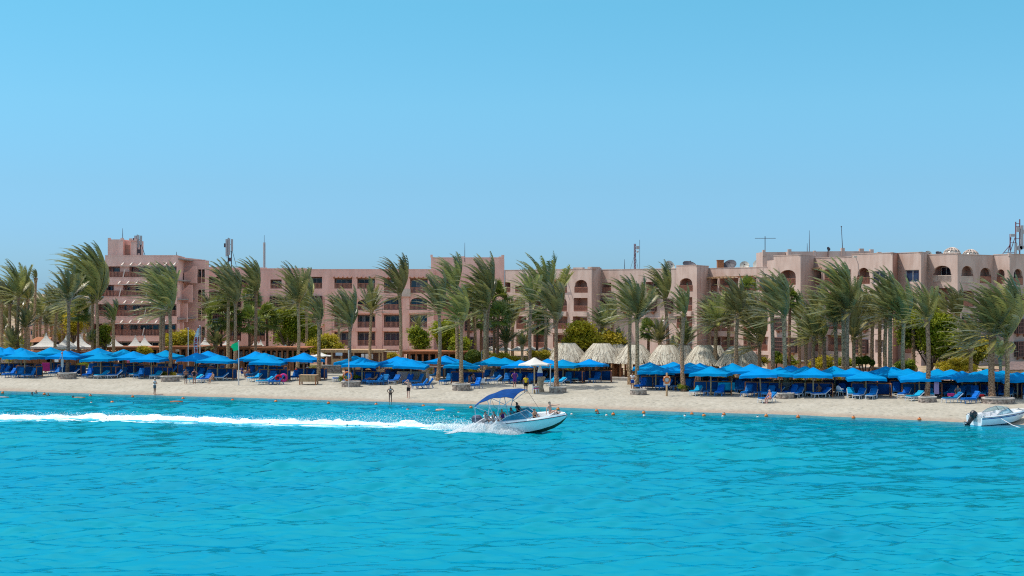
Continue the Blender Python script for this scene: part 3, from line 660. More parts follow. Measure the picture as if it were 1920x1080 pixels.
E2.op(1273.5, 1299, 521.5, 546.7, arch=True, shoulder=True).op(1268.6, 1298, 557, 583.5, box=.8).op(1268.6, 1298, 593, 616, box=.8).op(1268.6, 1298, 630, 661, rail=True)
build_wall(E2, hD, -.5, zat(498, 235))
E3 = Wall((1306.7, 233), (1329, 239.3)); build_wall(E3, hD, -.5, zat(498.5, 235))
E4 = Wall((1329, 239.3), (1450.5, 226))
E4.op(1333, 1345, 522, 547, pergola=PALEWOOD, depth=1.8).op(1349, 1384, 521, 547, pergola=PALEWOOD, depth=1.8).op(1392, 1418, 520, 546, pergola=TIMBER, depth=1.8).op(1424, 1446, 520, 546, depth=1.8)
for a, b in ((1334, 1351), (1352.5, 1376), (1394, 1420), (1426, 1446)):
    E4.op(a, b, 557, 582, box=.8).op(a, b, 594, 621, box=.85).op(a, b, 632, 658, box=.6)
build_wall(E4, hD, -.5, 14.75)
close_block(hD, [D1, D2, E1, E2, E3, E4], 14.75, 8, STUCCO_SAND); under(hD)

# tall sunlit wing
hF = empty('hotel_building', (P(1680, 0, 212).x, 212, 0.5), label='tall pink hotel wing with arched top-floor loggias and ribbed roof domes', cat='hotel')
zF = 16.4
F0 = Wall((1450.6, 227), (1450.5, 222)); build_wall(F0, hF, -.5, zF)
F1 = Wall((1450.5, 222), (1501, 216))
F1.op(1462, 1492, 506, 534.5, arch=True, doors=[(.6, .95)]).op(1455, 1474, 597, 619, 'lattice').op(1455, 1475, 633, 661, 'lattice').op(1480, 1495, 633, 661, 'lattice').op(1460, 1488, 548, 575)
build_wall(F1, hF, -.5, zF)
F2 = Wall((1501, 216), (1527, 222)); build_wall(F2, hF, -.5, zF)
F3 = Wall((1527, 222), (1597, 214))
F3.op(1504, 1540, 505, 534, pergola=PALEWOOD, depth=2).op(1546, 1570, 505, 534, depth=1.8).op(1574, 1595, 505, 534, depth=1.8)
for y0, y1 in ((548, 575), (590, 617), (628, 658.5), (678, 700)):
    F3.op(1528, 1541, y0, y1, box=.9).op(1553, 1582, y0, y1, box=.9)
build_wall(F3, hF, -.5, zat(483, 217))
F3b = Wall((1527, 221), (1552, 217.5))
F4 = Wall((1597, 213), (1673.5, 205))
F4.op(1607, 1631, 502, 532.5, arch=True, shoulder=True, glass=DARKGLASS).op(1636, 1660, 508, 531, 'window').op(1605, 1629, 548, 575, 'balcony').op(1641, 1659.5, 553, 575, 'window', mid=True, depth=.5)
F4.op(1641, 1659.5, 597, 617.5, 'window', mid=True, depth=.6).op(1641, 1659.5, 637, 661.5, 'window', mid=True, depth=.6).op(1605, 1628, 595, 619, 'lattice').op(1605, 1628, 636, 662, 'lattice')
build_wall(F4, hF, -.5, zF + .02)
F5 = Wall((1673.5, 205), (1683.5, 208)); build_wall(F5, hF, -.5, zF, STUCCO_IN)
F6 = Wall((1683.5, 208), (1727, 203))
F6.op(1697, 1723, 506, 529, 'window', glass=BLUEGLASS, n=2).op(1695, 1720, 550, 578, 'balcony').op(1690, 1703, 596, 612, 'balcony').op(1690, 1710, 640, 662, 'balcony')
build_wall(F6, hF, -.5, zat(474, 205))
F7 = Wall((1727, 203), (1739, 207)); build_wall(F7, hF, -.5, zat(474, 205))
F8 = Wall((1739, 207), (1795.5, 202))
F8.op(1749, 1784, 498, 529, arch=True, shoulder=True, doors=[(.02, .55)], railmat=STUCCO_PALE).op(1747, 1786, 540, 576, railmat=STUCCO_PALE, box=1.0, out=.7).op(1747, 1786, 588, 610, box=.9).op(1747, 1786, 640, 664, box=.6)
build_wall(F8, hF, -.5, zat(477, 204))
F9 = Wall((1795.5, 202), (1863, 208))
F9.op(1802, 1825, 498.5, 531, arch=True, shoulder=True, depth=1.2, doors=[(.0, .6)], railmat=STUCCO_PALE).op(1837, 1859, 502, 531, arch=True, shoulder=True, depth=1.2, doors=[(.1, .6)])
F9.op(1805, 1826, 545, 575).op(1836, 1860, 588, 610, box=.4).op(1836, 1860, 632, 655).op(1803, 1826, 590, 612)
build_wall(F9, hF, -.5, zat(478.5, 205))
F10 = Wall((1863, 208), (1893, 205)); F10.op(1869, 1883.5, 505, 532, arch=True, depth=1.0); build_wall(F10, hF, -.5, zat(477.5, 206))
F11 = Wall((1893, 205), (1990, 214)); F11.op(1900, 1918, 504, 534, arch=True, shoulder=True, depth=1.2)
for y0, y1 in ((554, 581), (598, 625), (640, 668)): F11.op(1901, 1926, y0, y1, 'lattice', out=.7)
build_wall(F11, hF, -.5, zat(477, 206))
FW = [F1, F2, F3, F4, F5, F6, F7, F8, F9, F10, F11]
close_block(hF, FW, zF - .6, 14, STUCCO_SAND)
for x0, x1, t, Yf in ((1430, 1472.6, 472.5, 228), (1478, 1555, 471.5, 226), (1555, 1638, 471, 225)): pm = MB(); block_box(pm, x0, x1, 0, zat(t, Yf), Yf, 6, 14); pm.build('roof_house', STUCCO_SAND, hF)
for x0, x1, t, Yf in ((1430.5, 1435.5, 468.5, 227.9), (1478, 1484, 467.3, 225.9), (1578, 1584, 464.8, 224.9), (1612, 1620, 466, 224.9), (1632, 1638.3, 467.5, 224.9), (1526, 1530, 470, 225.9), (1646, 1653, 472.5, 214), (1892, 1896.5, 474.5, 204.9)): pm = MB(); block_box(pm, x0, x1, 0, zat(t, Yf), Yf - .05, .7, zat(480, Yf)); pm.build('merlon', STUCCO_SAND, hF)
w = Wall((1430, 227.9), (1442, 227.9))
for (cx, top, wd, Yd) in ((1785, 464.3, 33, 213.5), (1820, 468, 32, 214.5)):
    r = wd / 2 / FPX * Yd; zc = zat(top, Yd) - r * .95; c = P(cx, 0, Yd); dm = MB(); dm.ball((c.x, Yd, zc), r * .93, 20, 14, .95); dome = dm.build('dome', glassmat('dome_glazing', (.42, .40, .36), .8, .3), hF, True)
    rm = MB()
    for q in range(12):
        a = 2 * math.pi * q / 12; rm.tube([(c.x + r * math.cos(t) * math.cos(a), Yd + r * math.cos(t) * math.sin(a), zc + r * .95 * math.sin(t)) for t in np.linspace(0, math.pi / 2, 9)], .075, 5)
    for t in (.35, .8): rm.tube([(c.x + r * math.cos(t) * math.cos(a), Yd + r * math.cos(t) * math.sin(a), zc + r * .95 * math.sin(t)) for a in np.linspace(0, 2 * math.pi, 25)], .06, 5)
    rm.tube([(c.x, Yd, zc - 1.4), (c.x, Yd, zc + .05)], r * 1.03, 20); rm.build('rib', STUCCO_PALE, dome)
under(hF)
for h in (hA, hB, hC, hD, hF):
    for c in h.children:
        pass

# white and pink houses beyond the grove
for i, (x0, x1, yt, Y, m, lb) in enumerate(((64, 84, 575, 262, STUCCO_PALE, 'small cream flat-roofed house glimpsed between the palm trunks'), (44, 66, 610, 255, STUCCO, 'low pink house with a blue window behind the grove'), (104, 134, 598, 268, STUCCO_PALE, 'long cream outbuilding with shuttered windows behind the grove'))):
    h = empty('house', (P((x0 + x1) / 2, 0, Y).x, Y, 1.0), label=lb, cat='house'); a, b = P(x0, 0, Y).x, P(x1, 0, Y).x; z = zat(yt, Y)
    w = Wall((x0, Y), (x1, Y))
    for q in range(2):
        xx = x0 + (x1 - x0) * (.15 + .45 * q)
        for yy in (yt + 9, yt + 27): w.op(xx, xx + (x1 - x0) * .28, yy, yy + 9, 'window', glass=BLUEGLASS)
    build_wall(w, h, .5, z, m); close_block(h, [w], z, 8, m); under(h)

# ------------------------------------------------------------------ things on the roofs
def label_roof(o, lb, cat): return tag(o, lb, cat)
def dish(px, py, rpx, Y, m, lb, yaw=0.0, tilt=35):
    r = rpx / FPX * Y; c = P(px, py, Y); o = empty('satellite_dish', (c.x, Y, c.z - r * .9), label=lb, cat='satellite dish', group='satellite dishes on the hotel roofs')
    mb = MB(); n, k = 22, 5; M = Matrix.Translation((0, 0, r * .9)) @ Matrix.Rotation(yaw, 4, 'Z') @ Matrix.Rotation(R(90 - tilt), 4, 'X')
    ring = [[M @ Vector((r * j / k * math.cos(2 * math.pi * i / n), r * j / k * math.sin(2 * math.pi * i / n), .32 * r * (j / k) ** 2)) for i in range(n)] for j in range(k + 1)]
    for off_ in (0, 1):
        for j in range(k):
            for i in range(n):
                q = [ring[j][i], ring[j][(i + 1) % n], ring[j + 1][(i + 1) % n], ring[j + 1][i]]
                if off_: q = [p - M.to_3x3() @ Vector((0, 0, .05)) for p in q[::-1]]
                mb.quad(*q)
    mb.build('reflector', m, o, True)
    am = MB(); f = M @ Vector((0, 0, .8 * r))
    for a in (0, 2.1, 4.2): am.tube([M @ Vector((r * math.cos(a), r * math.sin(a), .32 * r)), f], .03, 5)
    am.ball(tuple(f), .12, 6, 4); am.build('feed_horn', DARKSTEEL, o)
    pm = MB(); pm.tube([(0, .1, -1.2), (0, .1, r * .8)], .09, 8); pm.build('post', DARKSTEEL, o)
for a in ((1255, 499, 10, 246, DISHPALE, 'grey mesh dish half hidden by a palm crown on the zigzag wing', .5, 25), (1292, 499, 13, 246, DISHDARK, 'dark dish on the parapet above the arched balcony', .3, 60), (1369, 499, 13, 246, DISHDARK, 'dark tilted dish beside a small brown roof hut', -.5, 45),
          (1396, 499, 9, 243, DISHPALE, 'cream dish standing between the dark dish and the wide white dish', -.2, 25), (1426, 498.5, 14, 240, DISHPALE, 'wide white dish against the corner of the tall wing', -.3, 40), (1553, 467, 4, 225, DISHDARK, 'tiny dark dish on the highest roof house', .6, 20), (1740, 478, 7.5, 214, DISHPALE, 'pale round dish just behind the parapet near the domes', .2, 20), (1761, 478, 8, 215, DISHDARK, 'blue-grey dish next to the first ribbed dome', .4, 50)): dish(*a)
hb = MB(); c = P(1350.5, 498, 246); hb.box((c.x, 246, c.z - .3), (1.1, 1.1, 2.4)); hb.box((c.x, 246, c.z + .93), (1.3, 1.3, .08)); tag(hb.build('roof_hut', TIMBER), 'small brown plant hut beside a dark dish', 'hut')
def mast(px, ytop, ybot, Y, lb, kind):
    b, t = P(px, ybot, Y), P(px, ytop, Y); h = t.z - b.z; o = empty('antenna_mast', (b.x, Y, b.z), label=lb, cat='antenna', group='masts on the hotel roofs'); u = Y / FPX
    mb = MB()
    if kind == 'whip':
        mb.tube([(0, 0, -.8), (0, 0, h * .4), (.25 * u * (1577 - px == 0), 0, h)], [.06, .05, .025], 6); mb.build('pole', DARKSTEEL, o)
    elif kind == 'lean':
        mb.tube([(0, 0, -.8), (-3 * u, 0, h)], [.07, .04], 6); mb.build('pole', DARKSTEEL, o); m2 = MB(); m2.ball((-3 * u, 0, h), .12, 6, 4); m2.build('tip', DARKSTEEL, o)
    elif kind == 'yagi':
        mb.tube([(0, 0, -.8), (0, 0, h)], .06, 6); mb.build('pole', DARKSTEEL, o); m2 = MB(); m2.beam((-19 * u, 0, h * .86), (20 * u, 0, h * .86), .07)
        for k in range(9): x = (-18 + 4.6 * k) * u; m2.beam((x, -.5, h * .86), (x, .5, h * .86), .04)
        m2.build('yagi_boom', DARKSTEEL, o)
    elif kind == 'cylinder':
        mb.tube([(0, 0, -.8), (0, 0, h)], [.07, .03], 6); mb.build('pole', DARKSTEEL, o); m2 = MB(); m2.tube([(0, 0, 2 * u), (0, 0, h * .78)], 2.3 * u, 12); m2.build('antenna_cylinder', PANELGREY, o)
    elif kind == 'lattice':
        for s in (-1, 1): mb.tube([(s * .14, 0, -.6), (s * .14, 0, h)], .05, 5)
        mb.tube([(0, .24, -.6), (0, .24, h)], .05, 5)
        for k in range(int(h / .5)):
            z = k * .5; mb.beam((-.14, 0, z), (.14, 0, z + .5), .04); mb.beam((.14, 0, z), (0, .24, z + .5), .04)
        mb.build('lattice_pole', REDSTEEL, o); m2 = MB()
        m2.box((.5, 0, h * .85), (.5, .25, .55)); m2.beam((.1, 0, h * .85), (.6, 0, h * .85), .05); m2.ball((.45, -.1, h * .7), .2, 8, 5); m2.build('dish_drum', PANELGREY, o)
        m3 = MB()
        for s in (-1, 1): m3.beam((0, 0, h * .62), (s * 9 * u, 1.5, -.4), .03)
        m3.tube([(9 * u, 0, -.5), (9 * u, 0, h * 1.15)], .035, 5); m3.build('guy_wire', DARKSTEEL, o)
    elif kind == 'cell':
        mb.tube([(0, 0, -.8), (0, 0, h)], .10, 8); mb.tube([(6 * u, 0, -.8), (6 * u, 0, h * .92)], .08, 8)
        for z in (.25, .5, .75): mb.beam((-4 * u, 0, h * z), (7 * u, 0, h * z), .07)
        mb.beam((7 * u, 0, h * .55), (15 * u, 0, -.2), .07); mb.build('frame_pole', DARKSTEEL, o); m2 = MB()
        for x, z0, z1 in ((-2.6, .30, .95), (2.2, .36, .98), (7.5, .5, .95)): m2.box((x * u, -.25, h * (z0 + z1) / 2), (.34, .2, h * (z1 - z0)))
        m2.build('panel_antenna', PANELGREY, o); m3 = MB(); m3.box((-5.5 * u, -.1, h * .72), (.4, .3, .7)); m3.box((4 * u, -.1, h * .18), (.5, .4, .6)); m3.build('radio_box', DARKSTEEL, o)
    elif kind == 'tower':
        for x, zt in ((-16, .60), (-5.5, .93), (2, 1.0)): mb.tube([(x * u, 0, -.8 if x > -10 else h * .15), (x * u, 0, h * zt)], .09, 8)
        for x0, z0, x1, z1 in ((-5.5, .88, 2, .88), (-5.5, .8, 2, .8), (-16, .36, -4, .36), (-28, .1, -4, .1), (-5.5, .47, 2, .47), (-16, .3, -32, .02), (-16, .1, -7, .5), (-20, .1, -14, .5)): mb.beam((x0 * u, 0, h * z0), (x1 * u, 0, h * z1), .08)
        mb.build('frame_pole', REDSTEEL, o); m2 = MB(); m2.box((5 * u, -.2, h * .55), (.42, .24, h * .56)); m2.box((-2 * u, -.2, h * .72), (.4, .25, h * .14)); m2.box((8.5 * u, -.2, h * .66), (.4, .3, .6)); m2.build('panel_antenna', PANELGREY, o)
        m3 = MB(); m3.tube([(-7 * u, 0, -.8), (-5 * u, 0, h * .35)], .2, 8); m3.box((-12 * u, -.2, h * .56), (.7, .3, .4)); m3.tube([(2 * u, -.1, h * .22), (2 * u, .3, h * .22)], .4, 12); m3.tube([(6 * u, -.1, h * .24), (6 * u, .3, h * .24)], .35, 12); m3.build('drum_antenna', PANELGREY, o)
for a in ((230, 428, 448, 224, 'hairline whip aerial on the square roof house', 'whip'), (257.5, 440, 478, 224, 'grey panel mast with a brace beside the square roof house', 'cell'), (331, 472, 481, 224, 'stubby aerial on the corner of the terraced block', 'whip'), (428, 446, 496, 252, 'cellular mast with three pale panels above the grove palms', 'cell'), (495.5, 441, 503, 252, 'slim mast with a fat grey cylinder', 'cylinder'),
          (871.5, 455, 483, 258, 'thin whip aerial on the tower block', 'whip'), (1171, 486, 506, 247, 'short hairline aerial beside the guyed red mast', 'whip'), (1190.5, 457, 506, 247, 'guyed red lattice mast with a white drum', 'lattice'), (1434.5, 443, 470, 230, 'horizontal comb aerial on a pole', 'yagi'), (1517.5, 432, 472, 228, 'tallest plain whip on the tall wing', 'whip'), (1513.5, 456, 472, 228.5, 'short stub aerial next to the tallest whip', 'whip'), (1580.5, 425, 468, 227, 'leaning whip with a small tip', 'lean'), (1910, 411, 480, 211, 'bulky red cellular tower with drums and braces', 'tower')): mast(*a)
lp = empty('flood_lamp', F4.pt(1.9, zat(516, 212), .15), label='white flood lamp leaning over the tall wing roof on a bent arm', cat='lamp')
mb = MB(); mb.tube([(0, 0, 0), (-.3, -.6, 1.6), (-.75, -.9, 2.6)], .05, 6); mb.build('arm', STEEL, lp); mb = MB(); mb.box((-.85, -.95, 2.7), (.5, .35, .25)); mb.build('lamp_head', DISHPALE, lp)

# ------------------------------------------------------------------ palms
def leaf_mesh(name, tris, quads, tv, mats):
    """tris/quads: lists of vertex tuples; tv: tint per vertex"""
    me = bpy.data.meshes.new(name); v = []; f = []
    for t in tris: f.append((len(v), len(v) + 1, len(v) + 2)); v += t
    for q in quads: f.append((len(v), len(v) + 1, len(v) + 2, len(v) + 3)); v += q
    me.from_pydata([tuple(p) for p in v], [], f); add_attr(me, 'tint', tv)
    for m in mats: me.materials.append(m)
    me.update(); return me
def date_crown(seed, n=58, L=3.1, wind=0.6, grav=0.20, lean=(-1, 0.1, 0), droop=-0.35, dens=30):
    rg = random.Random(seed); tris, quads, tv = [], [], []; wv = Vector(lean) * wind; top = -9
    for i in range(n):
        q = (i + .5) / n; az = i * 2.39996 + rg.uniform(-.3, .3); el = R(86) * (1 - q) + droop * q + rg.uniform(-.12, .12); el = max(el, min(R(62), R(70) * max(0, math.cos(az)) * min(1, wind / .5)))
        d = Vector((math.cos(el) * math.cos(az), math.cos(el) * math.sin(az), math.sin(el))); p = d * 0.12 + Vector((0, 0, -0.35 * q)); ln = L * rg.uniform(.78, 1.08) * (1 - .18 * q)
        seg = 9; ds = ln / seg; pts = [p.copy()]; dirs = [d.copy()]; gust = rg.uniform(.75, 1.25)
        for s in range(seg):
            d = (d + (wv * gust * (0.35 + 0.9 * s / seg) + Vector((0, 0, -grav * (.4 + s / seg)))) * ds).normalized(); p = p + d * ds; pts.append(p.copy()); dirs.append(d.copy())
        tint = min(1, max(0, rg.gauss(.42, .28))); dead = q > .93 and rg.random() < .5
        for s in range(seg):
            w_ = .035 * (1 - s / seg) + .01; a = dirs[s].cross(Vector((0, 0, 1))); a = a.normalized() if a.length > .05 else Vector((1, 0, 0))
            quads.append((pts[s] - a * w_, pts[s] + a * w_, pts[s + 1] + a * w_ * .8, pts[s + 1] - a * w_ * .8))
        m = int(dens * ln / L); tw = rg.uniform(-.5, .5)
        for k in range(m):
            t = .14 + .86 * (k + rg.random() * .6) / m; x = min(t, .999) * seg; s = int(x); fr = x - s; pp = pts[s].lerp(pts[s + 1], fr); dd = dirs[s].lerp(dirs[s + 1], fr).normalized()
            a = dd.cross(Vector((0, 0, 1))); a = a.normalized() if a.length > .05 else Vector((1, 0, 0)); b = a.cross(dd)
            ll = .62 * math.sin(math.pi * (.16 + .80 * t)) ** .7 * rg.uniform(.8, 1.1) * L / 3.1
            for sd in (-1, 1):
                side = a * sd * math.cos(tw * .6) + b * (.35 + .25 * sd * math.sin(tw)); ld = (dd * .85 + side * .75 + wv * 1.3 + Vector((0, 0, -.22 - rg.random() * .2))).normalized()
                hw = dd * (.045 + .025 * rg.random()); e = pp + ld * ll
                tris.append((pp - hw, pp + hw, e))
    tv = []
    rg2 = random.Random(seed + 1)
    # one tint per frond run: vertices come in frond order within each list
    ft = [min(1, max(-.1, rg2.gauss(.40, .36))) for _ in range(n)]
    per = max(1, len(tris) // n); tv = []
    for i in range(len(tris)):
        b_ = ft[min(n - 1, i // per)]; tv += [b_, b_, min(1, b_ + .1)]
    for i in range(len(quads)): b_ = -.1; tv += [b_] * 4
    me = leaf_mesh('date_crown', tris, quads, tv, [DATELEAF])
    zz = sorted(p.z for t in tris for p in t); me['h'] = zz[int(len(zz) * .997)]
    return me
CROWNS = [date_crown(s, n=46 + 4 * (s % 3), L=2.9 + .15 * (s % 4), wind=(.60, .40, .74, .50, .66, .34, .56)[s], grav=.20 + .03 * (s % 4), lean=(-1, .25 - .2 * (s % 3), 0)) for s in range(7)]
CROWN_UP = [date_crown(50 + s, n=44, L=2.9, wind=.12, grav=.20, droop=.05) for s in range(2)]
CROWN_BUSH = [date_crown(70 + s, n=52, L=3.0, wind=.30, grav=.34, droop=-.6) for s in range(2)]

def fan_crown(seed, n=30, L=1.5):
    rg = random.Random(seed); tris, quads, tv, qv = [], [], [], []
    for i in range(n):
        q = (i + .5) / n; az = i * 2.39996 + rg.uniform(-.3, .3); el = R(85) * (1 - q) - R(40) * q
        d = Vector((math.cos(el) * math.cos(az), math.cos(el) * math.sin(az), math.sin(el))); d = (d + Vector((-.25, .05, 0))).normalized()
        pl = L * rg.uniform(.45, .7); base = d * pl + Vector((0, 0, -.25 * q)); a = d.cross(Vector((0, 0, 1))); a = a.normalized() if a.length > .05 else Vector((1, 0, 0)); up = a.cross(d)
        quads.append((Vector((0, 0, -.2 * q)) - a * .025, Vector((0, 0, -.2 * q)) + a * .025, base + a * .02, base - a * .02)); qv += [.6] * 4
        t = min(1, max(0, rg.gauss(.30 + .35 * q, .2))); nb = 15; fl = L * rg.uniform(.5, .68); tips = []
        for k in range(nb):
            an = R(-105) + R(210) * k / (nb - 1); ld = d * math.cos(an) + a * math.sin(an) + up * (.18 * math.cos(2 * an) - .1); e = base + ld * fl * (.75 + .25 * math.cos(an)) + Vector((-.12, 0, -.28 * fl * (1 - math.cos(an) * .4) - .05 * rg.random()))
            a0 = an - R(8); a1 = an + R(8); m0 = base + (d * math.cos(a0) + a * math.sin(a0)) * fl * .55 + Vector((0, 0, -.06)); m1 = base + (d * math.cos(a1) + a * math.sin(a1)) * fl * .55 + Vector((0, 0, -.06))
            tris.append((base, m0, m1)); tris.append((m0, e, m1)); tv += [t, t, t, t, t + .15, t]
    me = leaf_mesh('fan_crown', tris, quads, tv + qv, [FANLEAF]); me['h'] = max(p.z for t in tris for p in t); return me
FANS = [fan_crown(s, 34) for s in range(3)]

def palm_trunk(b, t, r0, r1, m, boots=True, seed=0):
    rg = random.Random(seed); n = 11; H_ = (t - b).length; rings = max(14, int(H_ / .16)); mb = MB(); sway = Vector((rg.uniform(-.18, .18), rg.uniform(-.2, .2), 0)); vs = []
    for i in range(rings + 1):
        q = i / rings; c = b.lerp(t, q) + sway * math.sin(math.pi * q) * (H_ / 8) - b
        r = r0 + (r1 - r0) * q; r *= 1 + .35 * math.exp(-q * H_ * 1.6)
        if boots and H_ * (1 - q) < .75: r *= 1 + .75 * (1 - H_ * (1 - q) / .75) ** .8
        for k in range(n):
            z = .10 * ((i + k) % 2) + rg.uniform(-.05, .05); rr = r * (1 + z); a = 2 * math.pi * k / n + .3 * (i % 2)
            mb.v.append((c.x + rr * math.cos(a), c.y + rr * math.sin(a), c.z - (.12 if i == 0 else 0)))
    for i in range(rings):
        for k in range(n):
            k2 = (k + 1) % n; mb.f.append((i * n + k, i * n + k2, (i + 1) * n + k2, (i + 1) * n + k)); mb.m.append(0)
    mb.f.append(tuple(rings * n + k for k in range(n))); mb.m.append(0)
    return mb
PALMS = []
def palm(bx, by, tx, ty, ctop, off=None, kind='d', var=None, wide=1.0, thick=1.0, lab=None):
    b = G(bx, by) if by else at(bx, off); t = P(tx, ty, b.y)
    sd = len(PALMS) * 7 + 3; rg = random.Random(sd)
    root = empty('fan_palm' if kind == 'f' else 'date_palm', b, cat='palm', group='windblown palms of the hotel garden')
    r = {'d': .185, 'u': .17, 'b': .20, 'f': .16, 's': .15}[kind] * thick
    palm_trunk(b, t, r * 1.15, r * .92, REDBARK if kind == 'f' else BARK, kind != 'f', sd).build('trunk', REDBARK if kind == 'f' else BARK, root)
    me = (FANS if kind == 'f' else CROWN_UP if kind in 'us' else CROWN_BUSH if kind == 'b' else CROWNS); me = me[(var if var is not None else rg.randrange(len(me))) % len(me)]
    h = (ty - ctop) / FPX * b.y; s = max(.3, h / me['h'])
    c = link_mesh('crown', me, root, t - b); wide *= .82 if kind == 'd' else 1; c.scale = (s * wide * rg.uniform(.9, 1.06), s * wide * rg.uniform(.9, 1.05), s); c.rotation_euler = (rg.uniform(-.06, .06), rg.uniform(-.06, .06), rg.uniform(-.28, .28) if kind in 'db' else rg.uniform(-3, 3))
    if lab: root['label'] = lab
    PALMS.append(root); return root
for a in (  # base column/row, trunk top, crown top, metres behind the waterline when the base is hidden
    (33, None, 35, 552, 486, 34), (18, None, 18, 570, 524, 36), (60, None, 67, 521, 503, 52), (46, None, 48, 612, 572, 34), (105, None, 107, 580, 528, 40), (126, 705, 129, 560, 498), (175, None, 174, 556, 462, 36), (181, None, 181, 554, 457, 34),
    (150, None, 150, 556, 527, 60), (88, None, 88, 607, 588, 48), (5, None, 3, 566, 520, 44), (56, None, 52, 560, 510, 46), (78, None, 76, 590, 548, 58), (118, None, 116, 604, 572, 60),
    (301, None, 302, 566, 492, 30), (308, None, 308, 566, 494, 29), (318, 708, 318, 578, 494), (427, None, 428, 552, 485, 31), (440, None, 441, 564, 499, 28), (478, None, 480, 546, 482, 34), (557, None, 558, 564, 490, 30),
    (572, None, 574, 580, 520, 48), (597, 714, 598, 600, 552), (658, 717, 657, 606, 537), (750, None, 749, 549, 477, 33), (821, 714, 823, 580, 509), (856, None, 852, 545, 475, 32), (865, 723, 866, 601, 534), (910, None, 910, 578, 508, 29),
    (916, None, 917, 557, 475, 30), (995, None, 996, 566, 504, 27), (1022, None, 1022, 570, 477, 38), (1043.5, 727, 1043, 597, 525), (1181, None, 1182, 582, 516, 22), (1194, 730, 1194, 594, 520), (1253, None, 1247, 559, 490, 42), (1282, 734, 1282, 589, 534),
    (1367, None, 1367, 602, 543, 36), (1383, 722, 1384, 587, 517), (1425, None, 1424, 641, 556, 30), (1447, None, 1447, 582, 508, 20), (1473, 740, 1469, 590, 506), (1511, None, 1511, 637, 590, 30), (1527, None, 1526, 629, 558, 26), (1545, None, 1544, 631, 596, 28),
    (1566, None, 1566, 603, 536, 24), (1581, None, 1580, 569, 484, 22), (1590, None, 1590, 582, 505, 21), (1662, None, 1662, 598, 550, 30), (1669, None, 1669, 580, 501, 25), (1695, 733, 1695, 598, 518), (1738, 748, 1738, 598, 525), (1793, None, 1793, 591, 531, 40),
    (1821, None, 1821, 651, 585, 30), (1860, 750, 1860, 623, 538), (1887, 750, 1887, 629, 513),
    (1405, None, 1404, 600, 545, 40), (1497, None, 1497, 600, 545, 42), (1535, None, 1536, 590, 532, 44), (1613, None, 1614, 592, 535, 38), (1636, None, 1636, 604, 552, 36), (1650, None, 1650, 590, 530, 42), (1712, None, 1712, 600, 545, 38), (1765, None, 1764, 596, 545, 46), (1331, None, 1331, 608, 556, 44), (1150, None, 1149, 600, 552, 50), (962, None, 962, 600, 550, 44), (890, None, 889, 590, 535, 46), (538, None, 538, 592, 545, 50), (392, None, 392, 590, 545, 52), (-12, None, -12, 590, 545, 50), (12, None, 12, 600, 560, 62), (30, None, 30, 592, 540, 70), (42, None, 42, 585, 545, 82), (70, None, 70, 600, 556, 76), (84, None, 84, 590, 540, 88), (97, None, 97, 610, 570, 70), (112, None, 112, 585, 540, 92), (124, None, 123, 615, 575, 66), (136, None, 136, 590, 548, 84), (158, None, 157, 600, 556, 76), (166, None, 166, 612, 580, 62), (-25, None, -25, 600, 552, 66), (4, None, 4, 618, 585, 58), (636, None, 635, 592, 548, 54), (212, None, 212, 600, 560, 36)):
    palm(*a, thick=1.35 if a[0] == 1860 else 1.0)
palm(694, None, 697, 581, 522, 40, 'u', 0, .8); palm(1599, None, 1600, 631, 543, 30, 'u', 1, .7); palm(785, None, 785, 613, 590, 62, 'u', 1, 1.0)
palm(1132, None, 1130, 612, 568, 44, 'b', 0, 1.15); palm(1344, None, 1344, 604, 548, 34, 'b', 1, 1.1); palm(404, None, 404, 645, 608, 34, 'b', 0, 1.2); palm(948, None, 948, 641, 604, 34, 'b', 1)
for a in ((22, None, 24, 650, 610, 33), (172, None, 172, 640, 615, 36), (1237, None, 1237, 639, 594, 38), (1285, None, 1285, 645, 598, 44), (979, None, 979, 646, 618, 30), (1876, None, 1876, 668, 632, 24), (1165, None, 1160, 650, 612, 44), (1255, None, 1262, 655, 628, 50)): palm(*a, kind='s')
for a in ((147, None, 147, 584, 556, 40), (415, None, 417, 590, 545, 37), (466, None, 467, 602, 566, 38), (500, None, 500, 598, 562, 42), (470, None, 471, 556, 530, 52), (880, None, 880, 556, 530, 45), (926, None, 927, 562, 514, 36), (935, None, 935, 592, 560, 32), (1008, None, 1008, 606, 572, 40), (1217, None, 1217, 618, 592, 40),
          (903, None, 903, 600, 575, 50), (1481, None, 1482, 560, 535, 36), (1404, None, 1404, 540, 512, 52)): palm(*a, kind='f')
LM_P = sorted(LM + [(52, 'brown roof hut'), (90, 'first white tent')])
label_row([p for p in PALMS if p.name.startswith('date')], 'windswept date palm', LM_P)
label_row([p for p in PALMS if p.name.startswith('fan')], 'yellow-green fan palm')

